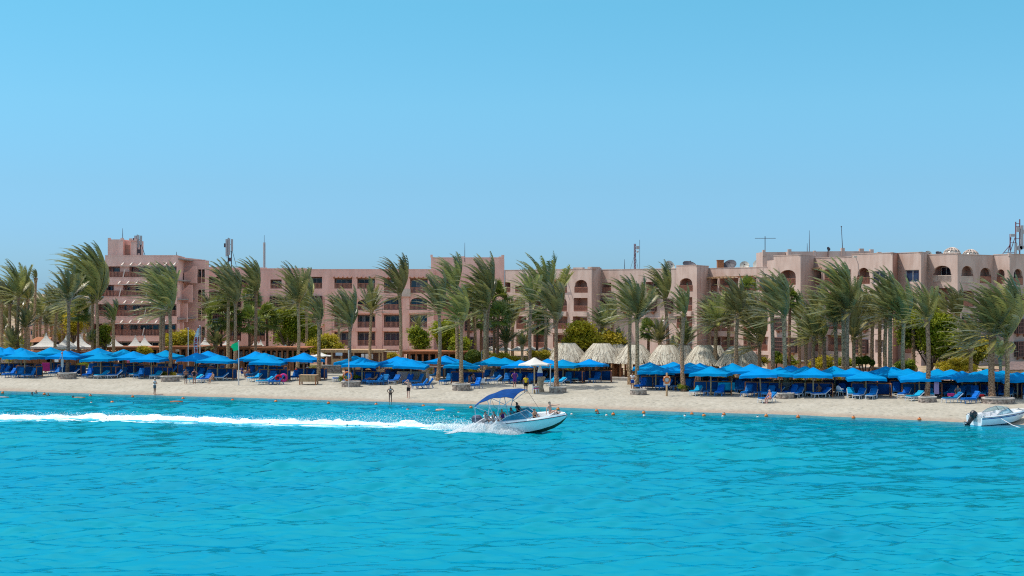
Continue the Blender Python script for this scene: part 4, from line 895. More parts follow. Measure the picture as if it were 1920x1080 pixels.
# ------------------------------------------------------------------ broadleaf trees and shrubs
def clump_crown(rx, ry, rz, n, leaf, seed, lobes=9):
    """a crown of leaf-sized faces gathered in clumps spread through an uneven volume; origin at its underside"""
    rg = random.Random(seed); L_ = []
    for i in range(lobes):
        a = rg.uniform(0, 6.28); q = rg.uniform(.15, .72); z = rg.uniform(.22, .85)
        L_.append((Vector((rx * q * math.cos(a), ry * q * math.sin(a), rz * 2 * z)), rg.uniform(.30, .48), rg.gauss(.35, .25)))
    tris, tv = [], []
    cl = n // 26
    for c in range(cl):
        lc, lr, lt = rg.choice(L_); u = Vector((rg.gauss(0, 1), rg.gauss(0, 1), rg.gauss(.25, 1))).normalized() * (rg.random() ** .4)
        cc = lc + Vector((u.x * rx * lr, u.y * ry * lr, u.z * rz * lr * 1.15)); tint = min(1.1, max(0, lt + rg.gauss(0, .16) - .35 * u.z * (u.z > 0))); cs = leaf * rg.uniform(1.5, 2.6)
        for k in range(26):
            p = cc + Vector((rg.gauss(0, 1), rg.gauss(0, 1), rg.gauss(0, .6))) * cs * .55; d = Vector((rg.gauss(0, 1), rg.gauss(0, 1), rg.gauss(-.1, .6))).normalized(); e = d.cross(Vector((rg.gauss(0, 1), rg.gauss(0, 1), rg.gauss(0, 1)))).normalized(); s = leaf * rg.uniform(.6, 1.1)
            tris.append((p - e * s * .38, p + e * s * .38, p + d * s)); tv += [tint, tint, tint]
    return tris, tv
VEG = []; GARDEN = []
def tree(name, px, pyc, rxp, ryp, off, m, n, lb, cat='tree', leaf=.30, trunk=True, seed=None, lobes=10, by=None):
    b = G(px, by) if by else at(px, off); k = b.y / FPX; rx, rz = rxp * k, ryp * k; zb = zat(pyc + ryp, b.y) - b.z
    root = empty(name, b, label=lb, cat=cat); seed = seed or len(VEG) * 13 + 5
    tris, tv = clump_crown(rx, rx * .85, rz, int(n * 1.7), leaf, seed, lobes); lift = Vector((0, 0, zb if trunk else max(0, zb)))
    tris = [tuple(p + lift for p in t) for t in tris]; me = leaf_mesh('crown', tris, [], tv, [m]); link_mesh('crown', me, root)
    rg = random.Random(seed); mb = MB()
    if trunk:
        top = Vector((rg.uniform(-.2, .2), 0, zb + rz * .5)); mb.tube([(0, 0, -.2), (rg.uniform(-.1, .1), .1, zb * .6), top], [.2, .16, .11], 8)
        for q in range(6):
            a = 6.28 * q / 6 + rg.random(); mb.tube([(0, 0, max(.4, zb * .65)), (rx * .3 * math.cos(a), rx * .3 * math.sin(a), zb + rz * .4), (rx * .62 * math.cos(a), rx * .55 * math.sin(a), zb + rz * 1.1)], [.11, .075, .03], 6)
    else:
        for q in range(7):
            a = 6.28 * q / 7; mb.tube([(0, 0, -.1), (rx * .3 * math.cos(a), rx * .3 * math.sin(a), rz * .9)], [.05, .02], 5)
    mb.build('trunk' if trunk else 'stem', TREEBARK, root); VEG.append(root); return root
T = tree
T('broadleaf_tree', 541, 614, 52, 37, 50, GREENLEAF, 11000, 'broad dark green tree in front of the shaded block behind the green flag')
T('broadleaf_tree', 607, 648, 33, 19, 46, YELLOWLEAF, 4500, 'pale yellow-green tree behind the small white umbrella')
T('broadleaf_tree', 786, 640, 23, 21, 46, GREENLEAF, 4500, 'small round green tree before the shaded block stairs')
T('broadleaf_tree', 833, 634, 27, 31, 44, GREENLEAF, 6000, 'taller yellow-tipped tree crossed by a palm trunk')
T('broadleaf_tree', 862, 655, 18, 20, 43, GREENLEAF, 3000, 'dark little tree beside the clipped dome hedge')
T('broadleaf_tree', 1088, 632, 46, 25, 40, YELLOWLEAF, 8000, 'wide golden-leaved tree above the first thatched hut')
T('broadleaf_tree', 1142, 640, 27, 16, 42, YELLOWLEAF, 3500, 'smaller golden tree above the second thatched hut')
T('broadleaf_tree', 1745, 633, 66, 49, 38, GREENLEAF, 15000, 'biggest dense dark tree with golden tips in front of the tall wing')
T('broadleaf_tree', 1829, 657, 31, 21, 36, YELLOWLEAF, 4500, 'bright lime tree next to the biggest dark tree')
T('broadleaf_tree', 342, 640, 27, 17, 38, YELLOWLEAF, 3500, 'flat-topped golden tree next to the feather banner')
T('broadleaf_tree', 195, 632, 17, 20, 38, GREENLEAF, 2600, 'grey-green tree between two white tents')
T('broadleaf_tree', 138, 612, 20, 26, 58, YELLOWLEAF, 3500, 'yellow tree deep in the grove behind the tents')
for i, a in enumerate(((274, 654, 14, 11, 33, YELLOWLEAF, 2200, 'round lime bush in front of the white tents'), (1795, 687, 44, 14, 30, YELLOWLEAF, 6000, 'long golden hedge behind the last parasols'), (1010, 668, 28, 11, 24, YELLOWLEAF, 3200, 'spiky yellow-green bush behind the white parasol'), (950, 673, 34, 10, 26, YELLOWLEAF, 3000, 'low olive bush under the leaning palms'),
          (685, 668, 26, 10, 44, YELLOWLEAF, 2500, 'golden bush inside the timber kiosk'), (555, 668, 18, 8, 40, GREENLEAF, 1500, 'green bush under the tent eaves'), (1205, 697, 16, 8, 20, YELLOWLEAF, 1400, 'flowering bush beside the hut posts'), (1075, 695, 22, 7, 20, YELLOWLEAF, 1500, 'low yellow bush at the foot of the first hut'),
          (1370, 700, 24, 7, 18, YELLOWLEAF, 1500, 'low yellow bush behind the lifebuoy post'), (1500, 710, 30, 8, 17, YELLOWLEAF, 1900, 'patchy yellow bushes behind the seated bather'), (1550, 715, 34, 9, 17, YELLOWLEAF, 2200, 'mixed yellow planting behind the white armchair'), (1640, 712, 30, 9, 17, GREENLEAF, 1900, 'green planting behind the front parasols'), (1590, 712, 22, 8, 19, YELLOWLEAF, 1500, 'golden shrub beside the standing sunburnt man'),
          (742, 698, 8, 8, 14, YELLOWLEAF, 700, 'small yellow cycad at the end of the low wall'), (812, 700, 9, 8, 14, YELLOWLEAF, 800, 'young bright cycad in front of the low stone wall'), (590, 697, 11, 7, 12, YELLOWLEAF, 700, 'yellow flowering shrub above the wooden crate'), (928, 699, 12, 5, 13, YELLOWLEAF, 600, 'flat yellow bush behind the faded screen'), (890, 702, 8, 7, 13, YELLOWLEAF, 600, 'golden shrub next to the stooping bather'),
          (160, 690, 16, 6, 24, GREENLEAF, 900, 'dark low bush in the shade behind the shower post'), (22, 672, 14, 7, 30, YELLOWLEAF, 900, 'lime bush at the foot of the grove'), (1435, 705, 16, 8, 20, YELLOWLEAF, 900, 'pale bush behind the planter palm'), (1725, 708, 22, 8, 17, YELLOWLEAF, 1200, 'yellow bush seen under the parasols near the last buoy'), (1680, 712, 20, 8, 18, YELLOWLEAF, 1100, 'yellow-green bush by the twin trunks'))):
    T('shrub', *a[:4], max(a[4], 33 if a[0] > 640 else 31), *a[5:7], a[7], 'shrub', .16, False, 300 + i, 6)
for i, (px, py, rx, ry, off, m) in enumerate(((1470, 676, 26, 10, 36, GREENLEAF), (1535, 680, 26, 11, 34, YELLOWLEAF), (1588, 682, 24, 9, 38, GREENLEAF), (1700, 686, 26, 9, 34, GREENLEAF), (1420, 678, 20, 9, 36, YELLOWLEAF), (640, 672, 24, 9, 52, GREENLEAF), (730, 668, 26, 9, 52, YELLOWLEAF), (905, 668, 20, 9, 44, GREENLEAF), (1180, 668, 22, 10, 44, YELLOWLEAF), (100, 665, 30, 10, 48, GREENLEAF), (30, 655, 30, 12, 52, YELLOWLEAF), (450, 668, 26, 9, 50, GREENLEAF), (10, 632, 34, 14, 90, YELLOWLEAF), (70, 636, 30, 13, 96, GREENLEAF), (120, 630, 30, 15, 92, YELLOWLEAF), (40, 642, 24, 12, 80, GREENLEAF))):
    VEG[-1]; T('shrub', px, py, rx, ry, off, m, 2200, 'x', 'shrub', .18, False, 700 + i, 7); GARDEN.append(VEG[-1])
label_row(GARDEN, 'rounded garden shrub near the hotel')
def hedge(px, py, rxp, ryp, off, lb, cloud=False):
    b = at(px, off); k = b.y / FPX; root = empty('clipped_hedge', b, label=lb, cat='hedge'); rg = random.Random(px); tris, tv = [], []
    balls = [(0, 0, zat(py + ryp, b.y) - b.z + ryp * k, rxp * k, ryp * k)] if not cloud else [((x - px) * k, 0, zat(y, b.y) - b.z, r * k, r * k) for x, y, r in cloud]
    for bx, by_, bz, rx, rz in balls:
        for q in range(int(2600 * min(1.5, rx))):
            d = Vector((rg.gauss(0, 1), rg.gauss(0, 1), rg.gauss(0, 1))).normalized(); p = Vector((bx + d.x * rx, by_ + d.y * rx, bz + d.z * rz)) * 1.0; p -= d * rg.random() * .1
            e = d.orthogonal().normalized(); e.rotate(Matrix.Rotation(rg.uniform(0, 6.28), 3, d)); f = e.cross(d); s = .10; tris.append((p - e * s, p + e * s, p + f * s + d * .09)); t = min(1, max(.2, .8 + rg.gauss(0, .2))); tv += [t] * 3
    link_mesh('foliage', leaf_mesh('foliage', tris, [], tv, [GREENLEAF]), root); mb = MB()
    for bx, by_, bz, rx, rz in balls: mb.tube([(0, 0, -.1), (bx * .5, by_, bz * .6), (bx, by_, bz)], [.10, .08, .05], 6)
    mb.build('stem', TREEBARK, root)
hedge(887, 669, 16, 13, 41, 'dome-clipped dark hedge above a small wooden sign')
hedge(1456, 668, 9, 9, 36, 'small dark dome hedge between two trunks behind the parasols')
hedge(1621, 678, 9, 9, 32, 'cloud-pruned topiary of dark balls on one trunk', [(1607, 676, 6.5), (1616, 676, 6.5), (1624, 675, 7.5), (1635, 680, 5)])

# ------------------------------------------------------------------ tents, huts, kiosk, low buildings behind the beach
def tent(px, py, wpx, pe, off, lb):
    b = at(px, off); k = b.y / FPX; h = wpx * k / 2; zt, ze = zat(py, b.y) - b.z, zat(pe, b.y) - b.z; root = empty('canopy_tent', b, R(12), label=lb, cat='tent', group='white peaked tents'); mb = MB(); n = 7
    rings = []
    for j in range(n + 1):
        q = j / n; s = h * (q ** 1.0 * .35 + .65 * q ** 2.2) if False else h * (1 - (1 - q) ** .62); z = zt + (ze - zt) * (q ** .55)
        s = max(.05, h * q ** 1.35); z = zt + (ze - zt) * (1 - (1 - q) ** 1.6); rings.append([Vector((a * s, c * s, z + (.10 * q if False else 0))) for a, c in ((-1, -1), (0, -1), (1, -1), (1, 0), (1, 1), (0, 1), (-1, 1), (-1, 0))])
    for j in range(n):
        for i in range(8): mb.quad(rings[j][i], rings[j][(i + 1) % 8], rings[j + 1][(i + 1) % 8], rings[j + 1][i])
    for i in range(8):
        a, c = rings[n][i], rings[n][(i + 1) % 8]; mb.quad(a, c, c - Vector((0, 0, .3)), a - Vector((0, 0, .3)))
    mb.build('canopy', WHITEFAB, root); 
    for a, c in ((-1, -1), (1, -1), (1, 1), (-1, 1)):
        pm = MB(); pm.tube([(a * h * .97, c * h * .97, -.1), (a * h * .97, c * h * .97, ze - .1)], .05, 6); pm.build('leg', STEEL, root)
    return root
for a in ((86.5, 624, 52, 649, 42, 'white peaked tent with a shadow of palm fronds on it, beside the brown roof'), (124, 629, 50, 650, 42, 'white peaked tent crossed by the planter palm trunk'), (150, 626, 46, 650, 44, 'white peaked tent partly behind its neighbour near the twin palms'), (213, 629, 48, 651, 42, 'white peaked tent in front of the terraced block corner'),
          (253.6, 628, 40, 651, 44, 'white peaked tent just above the lime bush'), (271, 629, 40, 651, 46, 'white peaked tent behind the lime bush'), (345, 636, 44, 654, 44, 'white tent behind the flat-topped golden tree'), (384, 633, 50, 654, 44, 'white peaked tent behind the feather banner'), (424, 637, 46, 654, 44, 'white peaked tent behind the green flag'),
          (480, 635, 40, 655, 44, 'white twin-peaked tent with a blue cloth, front peak'), (489, 637, 34, 655, 48, 'white twin-peaked tent, rear peak'), (535, 646, 54, 655, 44, 'low wide white tent under the broad dark tree')): tent(*a)
def pavilion(x0, x1, ye, yb, off, lb, m=TIMBER, n=8, dark=True, eave=1.0):
    """open timber bar: posts, eaves beam, counter and a back wall with shade painted in"""
    b = at((x0 + x1) / 2, off); k = b.y / FPX; w_ = (x1 - x0) * k; zt = zat(ye, b.y) - b.z; root = empty('beach_bar', b, R(-4), label=lb, cat='bar')
    pm = MB()
    for q in range(n + 1): pm.beam((-w_ / 2 + w_ * q / n, 0, -.2), (-w_ / 2 + w_ * q / n, 0, zt), .22)
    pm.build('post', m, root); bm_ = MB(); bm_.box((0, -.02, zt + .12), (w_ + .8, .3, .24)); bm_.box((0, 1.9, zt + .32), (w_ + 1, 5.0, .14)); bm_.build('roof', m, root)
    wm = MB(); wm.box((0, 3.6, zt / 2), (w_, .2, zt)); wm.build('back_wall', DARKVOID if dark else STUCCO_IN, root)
    cm = MB(); rg = random.Random(x0)
    for q in range(n):
        if rg.random() < .6: cm.box((-w_ / 2 + w_ * (q + .5) / n, .1, .55), (w_ / n - .3, .3, 1.1))
    cm.build('counter', m, root)
    dm = MB()
    for q in range(n):
        if rg.random() < .55: dm.box((-w_ / 2 + w_ * (q + .5) / n, 3.4, zt * .55), (w_ / n * .5, .15, zt * .6))
    dm.build('shutter', WINFRAME, root)
pavilion(325, 470, 655, 690, 36, 'red timber beach bar under the white tents by the flags', n=12)
pavilion(478, 570, 657, 692, 36, 'red timber bar with open bays below the low wide tent', n=9)
pavilion(0, 200, 664, 695, 40, 'long dark brown timber bar shaded behind the grove', n=14)
pavilion(205, 322, 656, 690, 40, 'dark timber bar under the tents beside the lime bush', n=9)
pavilion(755, 880, 664, 695, 40, 'red timber pergola in front of the small round trees', n=10)
b = at(82, 50); k = b.y / FPX; br = empty('brown_roof_hut', b, label='low hut with a brown pitched roof and a white ridge end', cat='hut'); mb = MB(); z0, z1 = zat(641, b.y) - b.z, zat(633, b.y) - b.z
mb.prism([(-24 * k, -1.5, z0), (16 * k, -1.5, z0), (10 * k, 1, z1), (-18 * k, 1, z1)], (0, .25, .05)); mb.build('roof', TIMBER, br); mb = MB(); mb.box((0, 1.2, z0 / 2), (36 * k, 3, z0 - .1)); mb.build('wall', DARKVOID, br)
def hut(px, ytop, wpx, ye, off, lb, seed, part=None):
    b = at(px, off); k = b.y / FPX; rg = random.Random(seed); root = empty('thatched_hut', b, rg.uniform(-.2, .2), label=lb, cat='hut', group='thatched beach huts'); rt, re = wpx * k * .19, wpx * k * .54; zt, ze = zat(ytop, b.y) - b.z, zat(ye, b.y) - b.z
    cm = MB(); n = 28; 
    for j in range(5):
        for i in range(n):
            f = lambda jj, ii: ((rt + (re - rt) * jj / 5) * .94 * math.cos(6.2832 * ii / n), (rt + (re - rt) * jj / 5) * .94 * math.sin(6.2832 * ii / n), zt - .1 + (ze - zt) * (jj / 5) ** 1.15)
            cm.quad(f(j, i), f(j + 1, i), f(j + 1, i + 1), f(j, i + 1))
    cm.quad(*[(rt * .94 * math.cos(6.2832 * i / n), rt * .94 * math.sin(6.2832 * i / n), zt - .1) for i in range(n)])
    tris, tv = [], []
    for layer in range(5):
        for i in range(430):
            a = rg.uniform(0, 6.2832); q0 = rg.random() ** 1.6 * .62; q1 = min(1.07, q0 + rg.uniform(.40, .75)); a1 = a + rg.uniform(-.05, .05); w_ = rg.uniform(.010, .030); lift = rg.uniform(.02, .07); tint = min(1, max(0, rg.gauss(.18, .28) + .32 * math.sin(a * 13 + seed) * math.sin(a * 31)))
            pt = lambda q, aa, l: Vector(((rt + (re - rt) * q + l) * math.cos(aa), (rt + (re - rt) * q + l) * math.sin(aa), zt + (ze - zt) * q ** 1.15 + l * 1.2))
            p, e = pt(q0, a, .03), pt(q1, a1, lift); s = Vector((-math.sin(a), math.cos(a), 0)) * w_ * 2
            tris.append((p - s * .5, p + s * .5, e + s * .8)); tris.append((p - s * .5, e + s * .8, e - s * .8)); tv += [tint] * 6
    me = bpy.data.meshes.new('roof'); v = list(cm.v); f = list(cm.f); nv0 = len(v)
    for t in tris: f.append((len(v), len(v) + 1, len(v) + 2)); v += [tuple(p) for p in t]
    me.from_pydata(v, [], f); add_attr(me, 'tint', [.8] * nv0 + tv); me.materials.append(THATCH); me.update(); link_mesh('roof', me, root)
    pm = MB(); pm.tube([(0, 0, -.1), (0, 0, zt - .2)], .18, 8); pm.build('centre_post', TIMBER, root)
    for i in range(6):
        a = 6.2832 * i / 6 + .3; pm = MB(); pm.tube([(re * .78 * math.cos(a), re * .78 * math.sin(a), -.1), (re * .78 * math.cos(a), re * .78 * math.sin(a), ze + .5)], .13, 7); pm.build('post', TIMBER, root)
    cm = MB(); cm.tube([(0, 0, 0), (0, 0, .95)], re * .45, 16); cm.build('counter', TIMBER, root)
huts = [(1063, 643.5, 78, 676, 'thatched hut first from the white parasol'), (1128, 644, 77, 677, 'thatched hut second from the white parasol'), (1190, 646.5, 74, 679, 'thatched hut crossed by two palm trunks'), (1250, 647, 70, 680, 'thatched hut behind the lifebuoy post'), (1319, 647.5, 68, 682, 'thatched hut fifth from the white parasol'), (1386, 649.5, 84, 684, 'thatched hut nearest the dense palm cluster, with a ragged eave')]
for i, h in enumerate(huts): hut(*h[:4], 35, h[4], i)
for i, (x, y, w_, e) in enumerate(((1088, 645, 58, 672), (1155, 645, 56, 673), (1283, 648, 48, 677), (1342, 648, 46, 678))): hut(x, y, w_, e, 42, f'smaller thatched hut peeping out behind the {["first", "second", "fourth", "fifth"][i]} front hut', 40 + i)
# timber kiosk with notices, low stone wall, boardwalk roofs
b = at(660, 40); k = b.y / FPX; ks = empty('timber_kiosk', b, R(-5), label='pale timber kiosk with three white notices under its beam', cat='kiosk'); mb = MB(); zt = zat(661, b.y) - b.z; X = lambda px: (px - 660) * k
for px in (598, 622, 640, 663, 690, 712, 718): mb.beam((X(px), 0, -.1), (X(px), 0, zt), .2)
mb.build('post', PALEWOOD, ks); mb = MB(); mb.box((X(657), -.02, zt + .1), (125 * k, .35, .22)); mb.box((X(657), 1.6, zt + .28), (126 * k, 3.6, .1)); mb.build('roof', PALEWOOD, ks)
mb = MB(); mb.box((X(660), .1, .75), (75 * k, .6, 1.5)); mb.build('counter', PALEWOOD, ks); mb = MB(); mb.box((X(660), 3.2, zt / 2), (115 * k, .1, zt)); mb.build('back_wall', STUCCO_IN, ks)
for px in (681, 689, 697.5): mb = MB(); mb.box((X(px), -.22, zat(668, b.y) - b.z), (6 * k, .04, 9.5 * k)); mb.build('notice', C_WHITE, ks)
mb = MB(); mb.box((X(636), -.24, zat(664, b.y) - b.z), (13 * k, .05, 5.5 * k)); mb.build('sign', mat('pale_blue_sign', (.45, .58, .75), .5), ks)
def stone_wall(x0, x1, off, h, lb, m=STONE):
    a, c = at(x0, off), at(x1, off); mb = MB(); d = c - a; n = max(4, int(d.length / 1.2)); root = empty('low_wall', a, label=lb, cat='wall'); cm = MB()
    for q in range(n):
        p, r = d * (q / n), d * ((q + 1) / n); mb.beam(p + Vector((0, 0, h / 2 - .1)), r + Vector((0, 0, h / 2 - .1)), .5, h)
    mb.build('stonework', m, root); cm.beam(Vector((0, 0, h - .04)), d + Vector((0, 0, h - .04)), .62, .12); cm.build('coping', STONECAP, root)
stone_wall(598, 640, 33, .9, 'pale rubble wall behind the lifebuoy planter'); stone_wall(722, 845, 33, 1.0, 'long low rubble wall behind the faded screen'); stone_wall(1115, 1180, 30, .35, 'low kerb wall beside the path between parasols and huts', STONECAP)
stone_wall(0, 36, 34, 1.4, 'dark stone wall at the foot of the grove')
b = at(1020, 40); mb = MB(); k = b.y / FPX; wr = empty('white_awning', b, R(-4), label='long white awning roof along the hotel terrace behind the palms', cat='awning')
n = 9
for q in range(n): x = (-115 + 230 * (q + .5) / n) * k; mb.prism([(x - 12.5 * k, -1.5, zat(657, b.y) - b.z), (x + 12.5 * k, -1.5, zat(657, b.y) - b.z), (x, -1.5, zat(651, b.y) - b.z)], (0, 4.5, 0))
mb.build('canopy', WHITEFAB, wr); mb = MB()
for q in range(n + 1): x = (-115 + 230 * q / n) * k; mb.beam((x, -1.4, -.1), (x, -1.4, zat(657, b.y) - b.z), .1)
mb.build('post', STEEL, wr); mb = MB(); mb.box((0, 2.8, 1.1), (230 * k, .2, 2.2)); mb.build('back_wall', STUCCO_PALE, wr)
b = at(1900, 36); k = b.y / FPX; th = empty('tiled_pavilion', b, R(8), label='low pavilion with a pale ribbed tile roof behind the parasols by the moored boat', cat='pavilion'); mb = MB(); x0, x1 = -45 * k, 60 * k; zl, zh = zat(692, b.y) - b.z, zat(681, b.y) - b.z; nr = 46
for q in range(nr):
    xa, xb = x0 + (x1 - x0) * q / nr, x0 + (x1 - x0) * (q + 1) / nr; xm = (xa + xb) / 2
    for u, v_, da, db in ((xa, xm, 0, .09), (xm, xb, .09, 0)): mb.quad((u, -2, zl + da), (v_, -2, zl + db), (v_ * .8 + 3, 2.4, zh + db), (u * .8 + 3, 2.4, zh + da))
mb.build('roof', mat('pale_roof_tile', (.55, .42, .36), .9, var=.3, scale=4), th); mb = MB(); mb.box(((x0 + x1) / 2, .6, zl / 2 - .1), (x1 - x0 - .6, 4, zl)); mb.build('wall', STUCCO_IN, th); mb = MB(); mb.box(((x0 + x1) / 2, -2.05, zl - .2), (x1 - x0, .15, .3)); mb.build('fascia', PALEWOOD, th)
stone_wall(1440, 1560, 44, 2.2, 'terracotta garden wall in front of the tall wing between the palm trunks', STUCCO_IN); stone_wall(560, 760, 60, 2.0, 'low pink terrace wall at the foot of the shaded block', STUCCO); stone_wall(1560, 1720, 36, 1.9, 'dark red tiled garden wall behind the parasols by the topiary', STUCCO_IN)

# ------------------------------------------------------------------ planters, posts and other single beach things
def planter(px, pyb, wpx, hpx, lb, sx=1.0):
    b = G(px, pyb - 1); k = b.y / FPX; r = wpx * k / 2; h = hpx * k; root = empty('stone_planter', b, label=lb, cat='planter', group='stone rings round the beach palms'); rg = random.Random(px); n = 26; mb = MB()
    rows = 4
    for j in range(rows + 1):
        for i in range(n):
            a = 6.2832 * i / n; q = r * (1 + rg.uniform(-.035, .035)); mb.v.append((q * math.cos(a), q * .85 * math.sin(a), -.2 + (h + .2) * j / rows + rg.uniform(-.02, .02)))
    for j in range(rows):
        for i in range(n): i2 = (i + 1) % n; mb.f.append((j * n + i, j * n + i2, (j + 1) * n + i2, (j + 1) * n + i)); mb.m.append(0)
    mb.build('stonework', STONE, root); cm = MB()
    for i in range(n):
        a, c = 6.2832 * i / n, 6.2832 * (i + 1) / n; f = lambda t, q, z: (q * math.cos(t), q * .85 * math.sin(t), z)
        cm.hexa([f(a, r * .82, h - .02), f(a, r * 1.03, h - .02), f(c, r * 1.03, h - .02), f(c, r * .82, h - .02)], [f(a, r * .82, h + .07), f(a, r * 1.03, h + .07), f(c, r * 1.03, h + .07), f(c, r * .82, h + .07)])
    cm.build('coping', STONECAP, root); sm = MB(); sm.quad(*[(r * .84 * math.cos(6.2832 * i / 16), r * .71 * math.sin(6.2832 * i / 16), h - .06) for i in range(16)]); sm.build('soil', mat('planter_soil', (.22, .17, .12), .95, var=.4, scale=5) if 'planter_soil' not in bpy.data.materials else bpy.data.materials['planter_soil'], root)
    return root
for a in ((126, 711, 34, 10, 'round stone planter beside the silver shower post'), (319, 716, 35, 9, 'round stone planter topped with green plants near the wading man'), (658, 726, 36, 9, 'round stone planter with the orange lifebuoy leaning on it'), (865, 733, 34, 11, 'round stone planter beside the stooping bather'), (1046, 737, 32, 9, 'round stone planter near the driftwood stump'), (1197, 741, 31, 9, 'round stone planter next to the man in blue shorts'), (1472, 748, 34, 9, 'round stone planter next to the sunburnt sitter'), (1739, 755, 34, 9, 'round stone planter inshore of the last orange buoy'), (1871, 757, 60, 9, 'wide stone planter holding two thick palms above the moored boat')): planter(*a)
for px, py, lb in ((310, 703, 'green leafy plant at one side of the planter near the wading man'), (322, 704, 'olive leafy plant at the middle of the planter near the wading man'), (646.5, 714, 'bright green plant on the planter under the lifebuoy'), (667, 713, 'bright green plant on the planter beside the palm trunk'), (1278, 734, 'yellow-green tuft at the foot of a leaning palm')):
    b = G(px, py + (5 if px != 1278 else 0)); root = empty('leafy_plant', b, label=lb, cat='plant'); tris, tv = clump_crown(.55, .45, .33, 900, .13, int(px), 5); link_mesh('foliage', leaf_mesh('foliage', [tuple(p + Vector((0, 0, .1)) for p in t) for t in tris], [], tv, [GREENLEAF if px != 322 else YELLOWLEAF]), root); mb = MB(); mb.tube([(0, 0, -.1), (0, 0, .5)], .04, 6); mb.build('stem', TREEBARK, root)
def pole_h(b, px, ytop): return zat(ytop, b.y) - b.z
b = G(117, 711); h = pole_h(b, 117, 661); o = empty('beach_shower', b, label='silver shower post with a tripod brace in front of the planter palm', cat='shower'); mb = MB(); mb.tube([(0, 0, -.2), (0, 0, h)], .05, 8); mb.build('post', STEEL, o); mb = MB(); mb.tube([(0, 0, h), (.12, -.25, h + .1), (.1, -.5, h)], .03, 6); mb.ball((.1, -.5, h - .05), .1, 8, 5); mb.build('shower_head', ORANGE, o); mb = MB(); mb.tube([(-.35, 0, h * .72), (0, 0, h * .98)], .025, 5); mb.box((0, -.06, h * .6), (.3, .06, .9)); mb.build('brace', STEEL, o)
b = G(654, 727); h = pole_h(b, 654, 655); o = empty('flag_pole', b, label='thin white pole standing against the lifebuoy planter', cat='pole'); mb = MB(); mb.tube([(0, 0, -.2), (0, 0, h)], .045, 8); mb.build('pole', WINFRAME, o); mb = MB(); mb.ball((0, 0, h + .03), .07, 8, 5); mb.build('cap', ORANGE, o)
b = G(1032, 736); h = pole_h(b, 1032, 683); o = empty('beach_shower', b, label='white shower post with a crooked head beside the driftwood stump', cat='shower'); mb = MB(); mb.tube([(0, 0, -.2), (0, 0, h)], .05, 8); mb.build('post', WINFRAME, o); mb = MB(); mb.tube([(-.25, -.1, h - .25), (-.1, -.05, h + .05), (.2, -.05, h - .02)], .035, 6); mb.build('shower_head', ORANGE, o)
def flagpole(px, pyb, ytop, lb, off):
    b = at(px, off); h = pole_h(b, px, ytop); o = empty('flag_pole', b, label=lb, cat='pole'); mb = MB(); mb.tube([(0, 0, -.2), (0, 0, h)], [.07, .05], 8); mb.build('pole', WINFRAME, o); mb = MB(); mb.ball((0, 0, h + .04), .09, 8, 5); mb.build('cap', STEEL, o); return o, b, h
flagpole(353, 690, 616, 'bare silver pole before the flat-topped golden tree', 24); flagpole(375, 690, 612, 'bare grey pole just behind the feather banner', 25)
o, b, h = flagpole(447.5, 715, 640, 'thin pole flying the green flag', 8)
k = b.y / FPX; n = 8; mb = MB(); F_ = []
for i in range(n + 1):
    q = i / n; x = -14.5 * k * q; wv_ = .16 * math.sin(q * 7) * q; F_.append([(x, wv_, h - .05 - (1.9 if False else 0) - .35 * q - (0.0 if q < .8 else (q - .8) * 1.2)), (x + .15 * q, wv_ + .05, h - .95 - .15 * q + (0 if q < .75 else (q - .75) * 2.6))])
for i in range(n): mb.quad(F_[i][0], F_[i + 1][0], F_[i + 1][1], F_[i][1])
fl = mb.build('flag', mat('green_flag', (.0, .52, .22), .8, var=.1, trans=.25), None, True, b + Vector((-.06, -.03, 0))); tag(fl, 'bright green flag streaming from a thin pole above the parasols', 'flag')
# feather banner with red lettering running up it
b = at(367, 22); k = b.y / FPX; o = empty('feather_banner', b, label='curved white feather banner printed with red letters', cat='banner'); zt, zb = zat(615, b.y) - b.z, zat(664, b.y) - b.z; n = 16; mb = MB(); Lp, Rp = [], []
for i in range(n + 1):
    q = i / n; z = zb + (zt - zb) * q; bow = 4.8 * k * (1 - (2 * q - .75) ** 2 * .5) - 3.5 * k; le = -bow - 1.8 * k + (9.6 * k) * max(0, q - .45) ** 1.5; re = le + 6.0 * k * (1 - max(0, q - .72) * 2.6); Lp.append((le, 0, z)); Rp.append((max(le + .05, re), .04, z))
for i in range(n): mb.quad(Lp[i], Rp[i], Rp[i + 1], Lp[i + 1])
mb.build('sail', C_WHITE, o); mb = MB(); mb.tube([(Lp[0][0] - .03, .02, -.2)] + [(p[0] - .03, .02, p[2]) for p in Lp], .03, 6); mb.build('pole', STEEL, o); mb = MB(); gl = [0b111101111, 0b111100111, 0b101111101, 0b111010010, 0b111101101, 0b110111111, 0b111001111]
for j in range(7):
    i = 1 + int(j * 1.45); cx = (Lp[i][0] + Rp[i][0]) / 2; cz = Lp[i][2] + .1
    for bit in range(9):
        if gl[j] >> (8 - bit) & 1: mb.box((cx - .10 + .10 * (bit // 3), -.02, cz - .11 + .11 * (bit % 3)), (.085, .012, .10))
mb.build('red_lettering', C_RED, o)
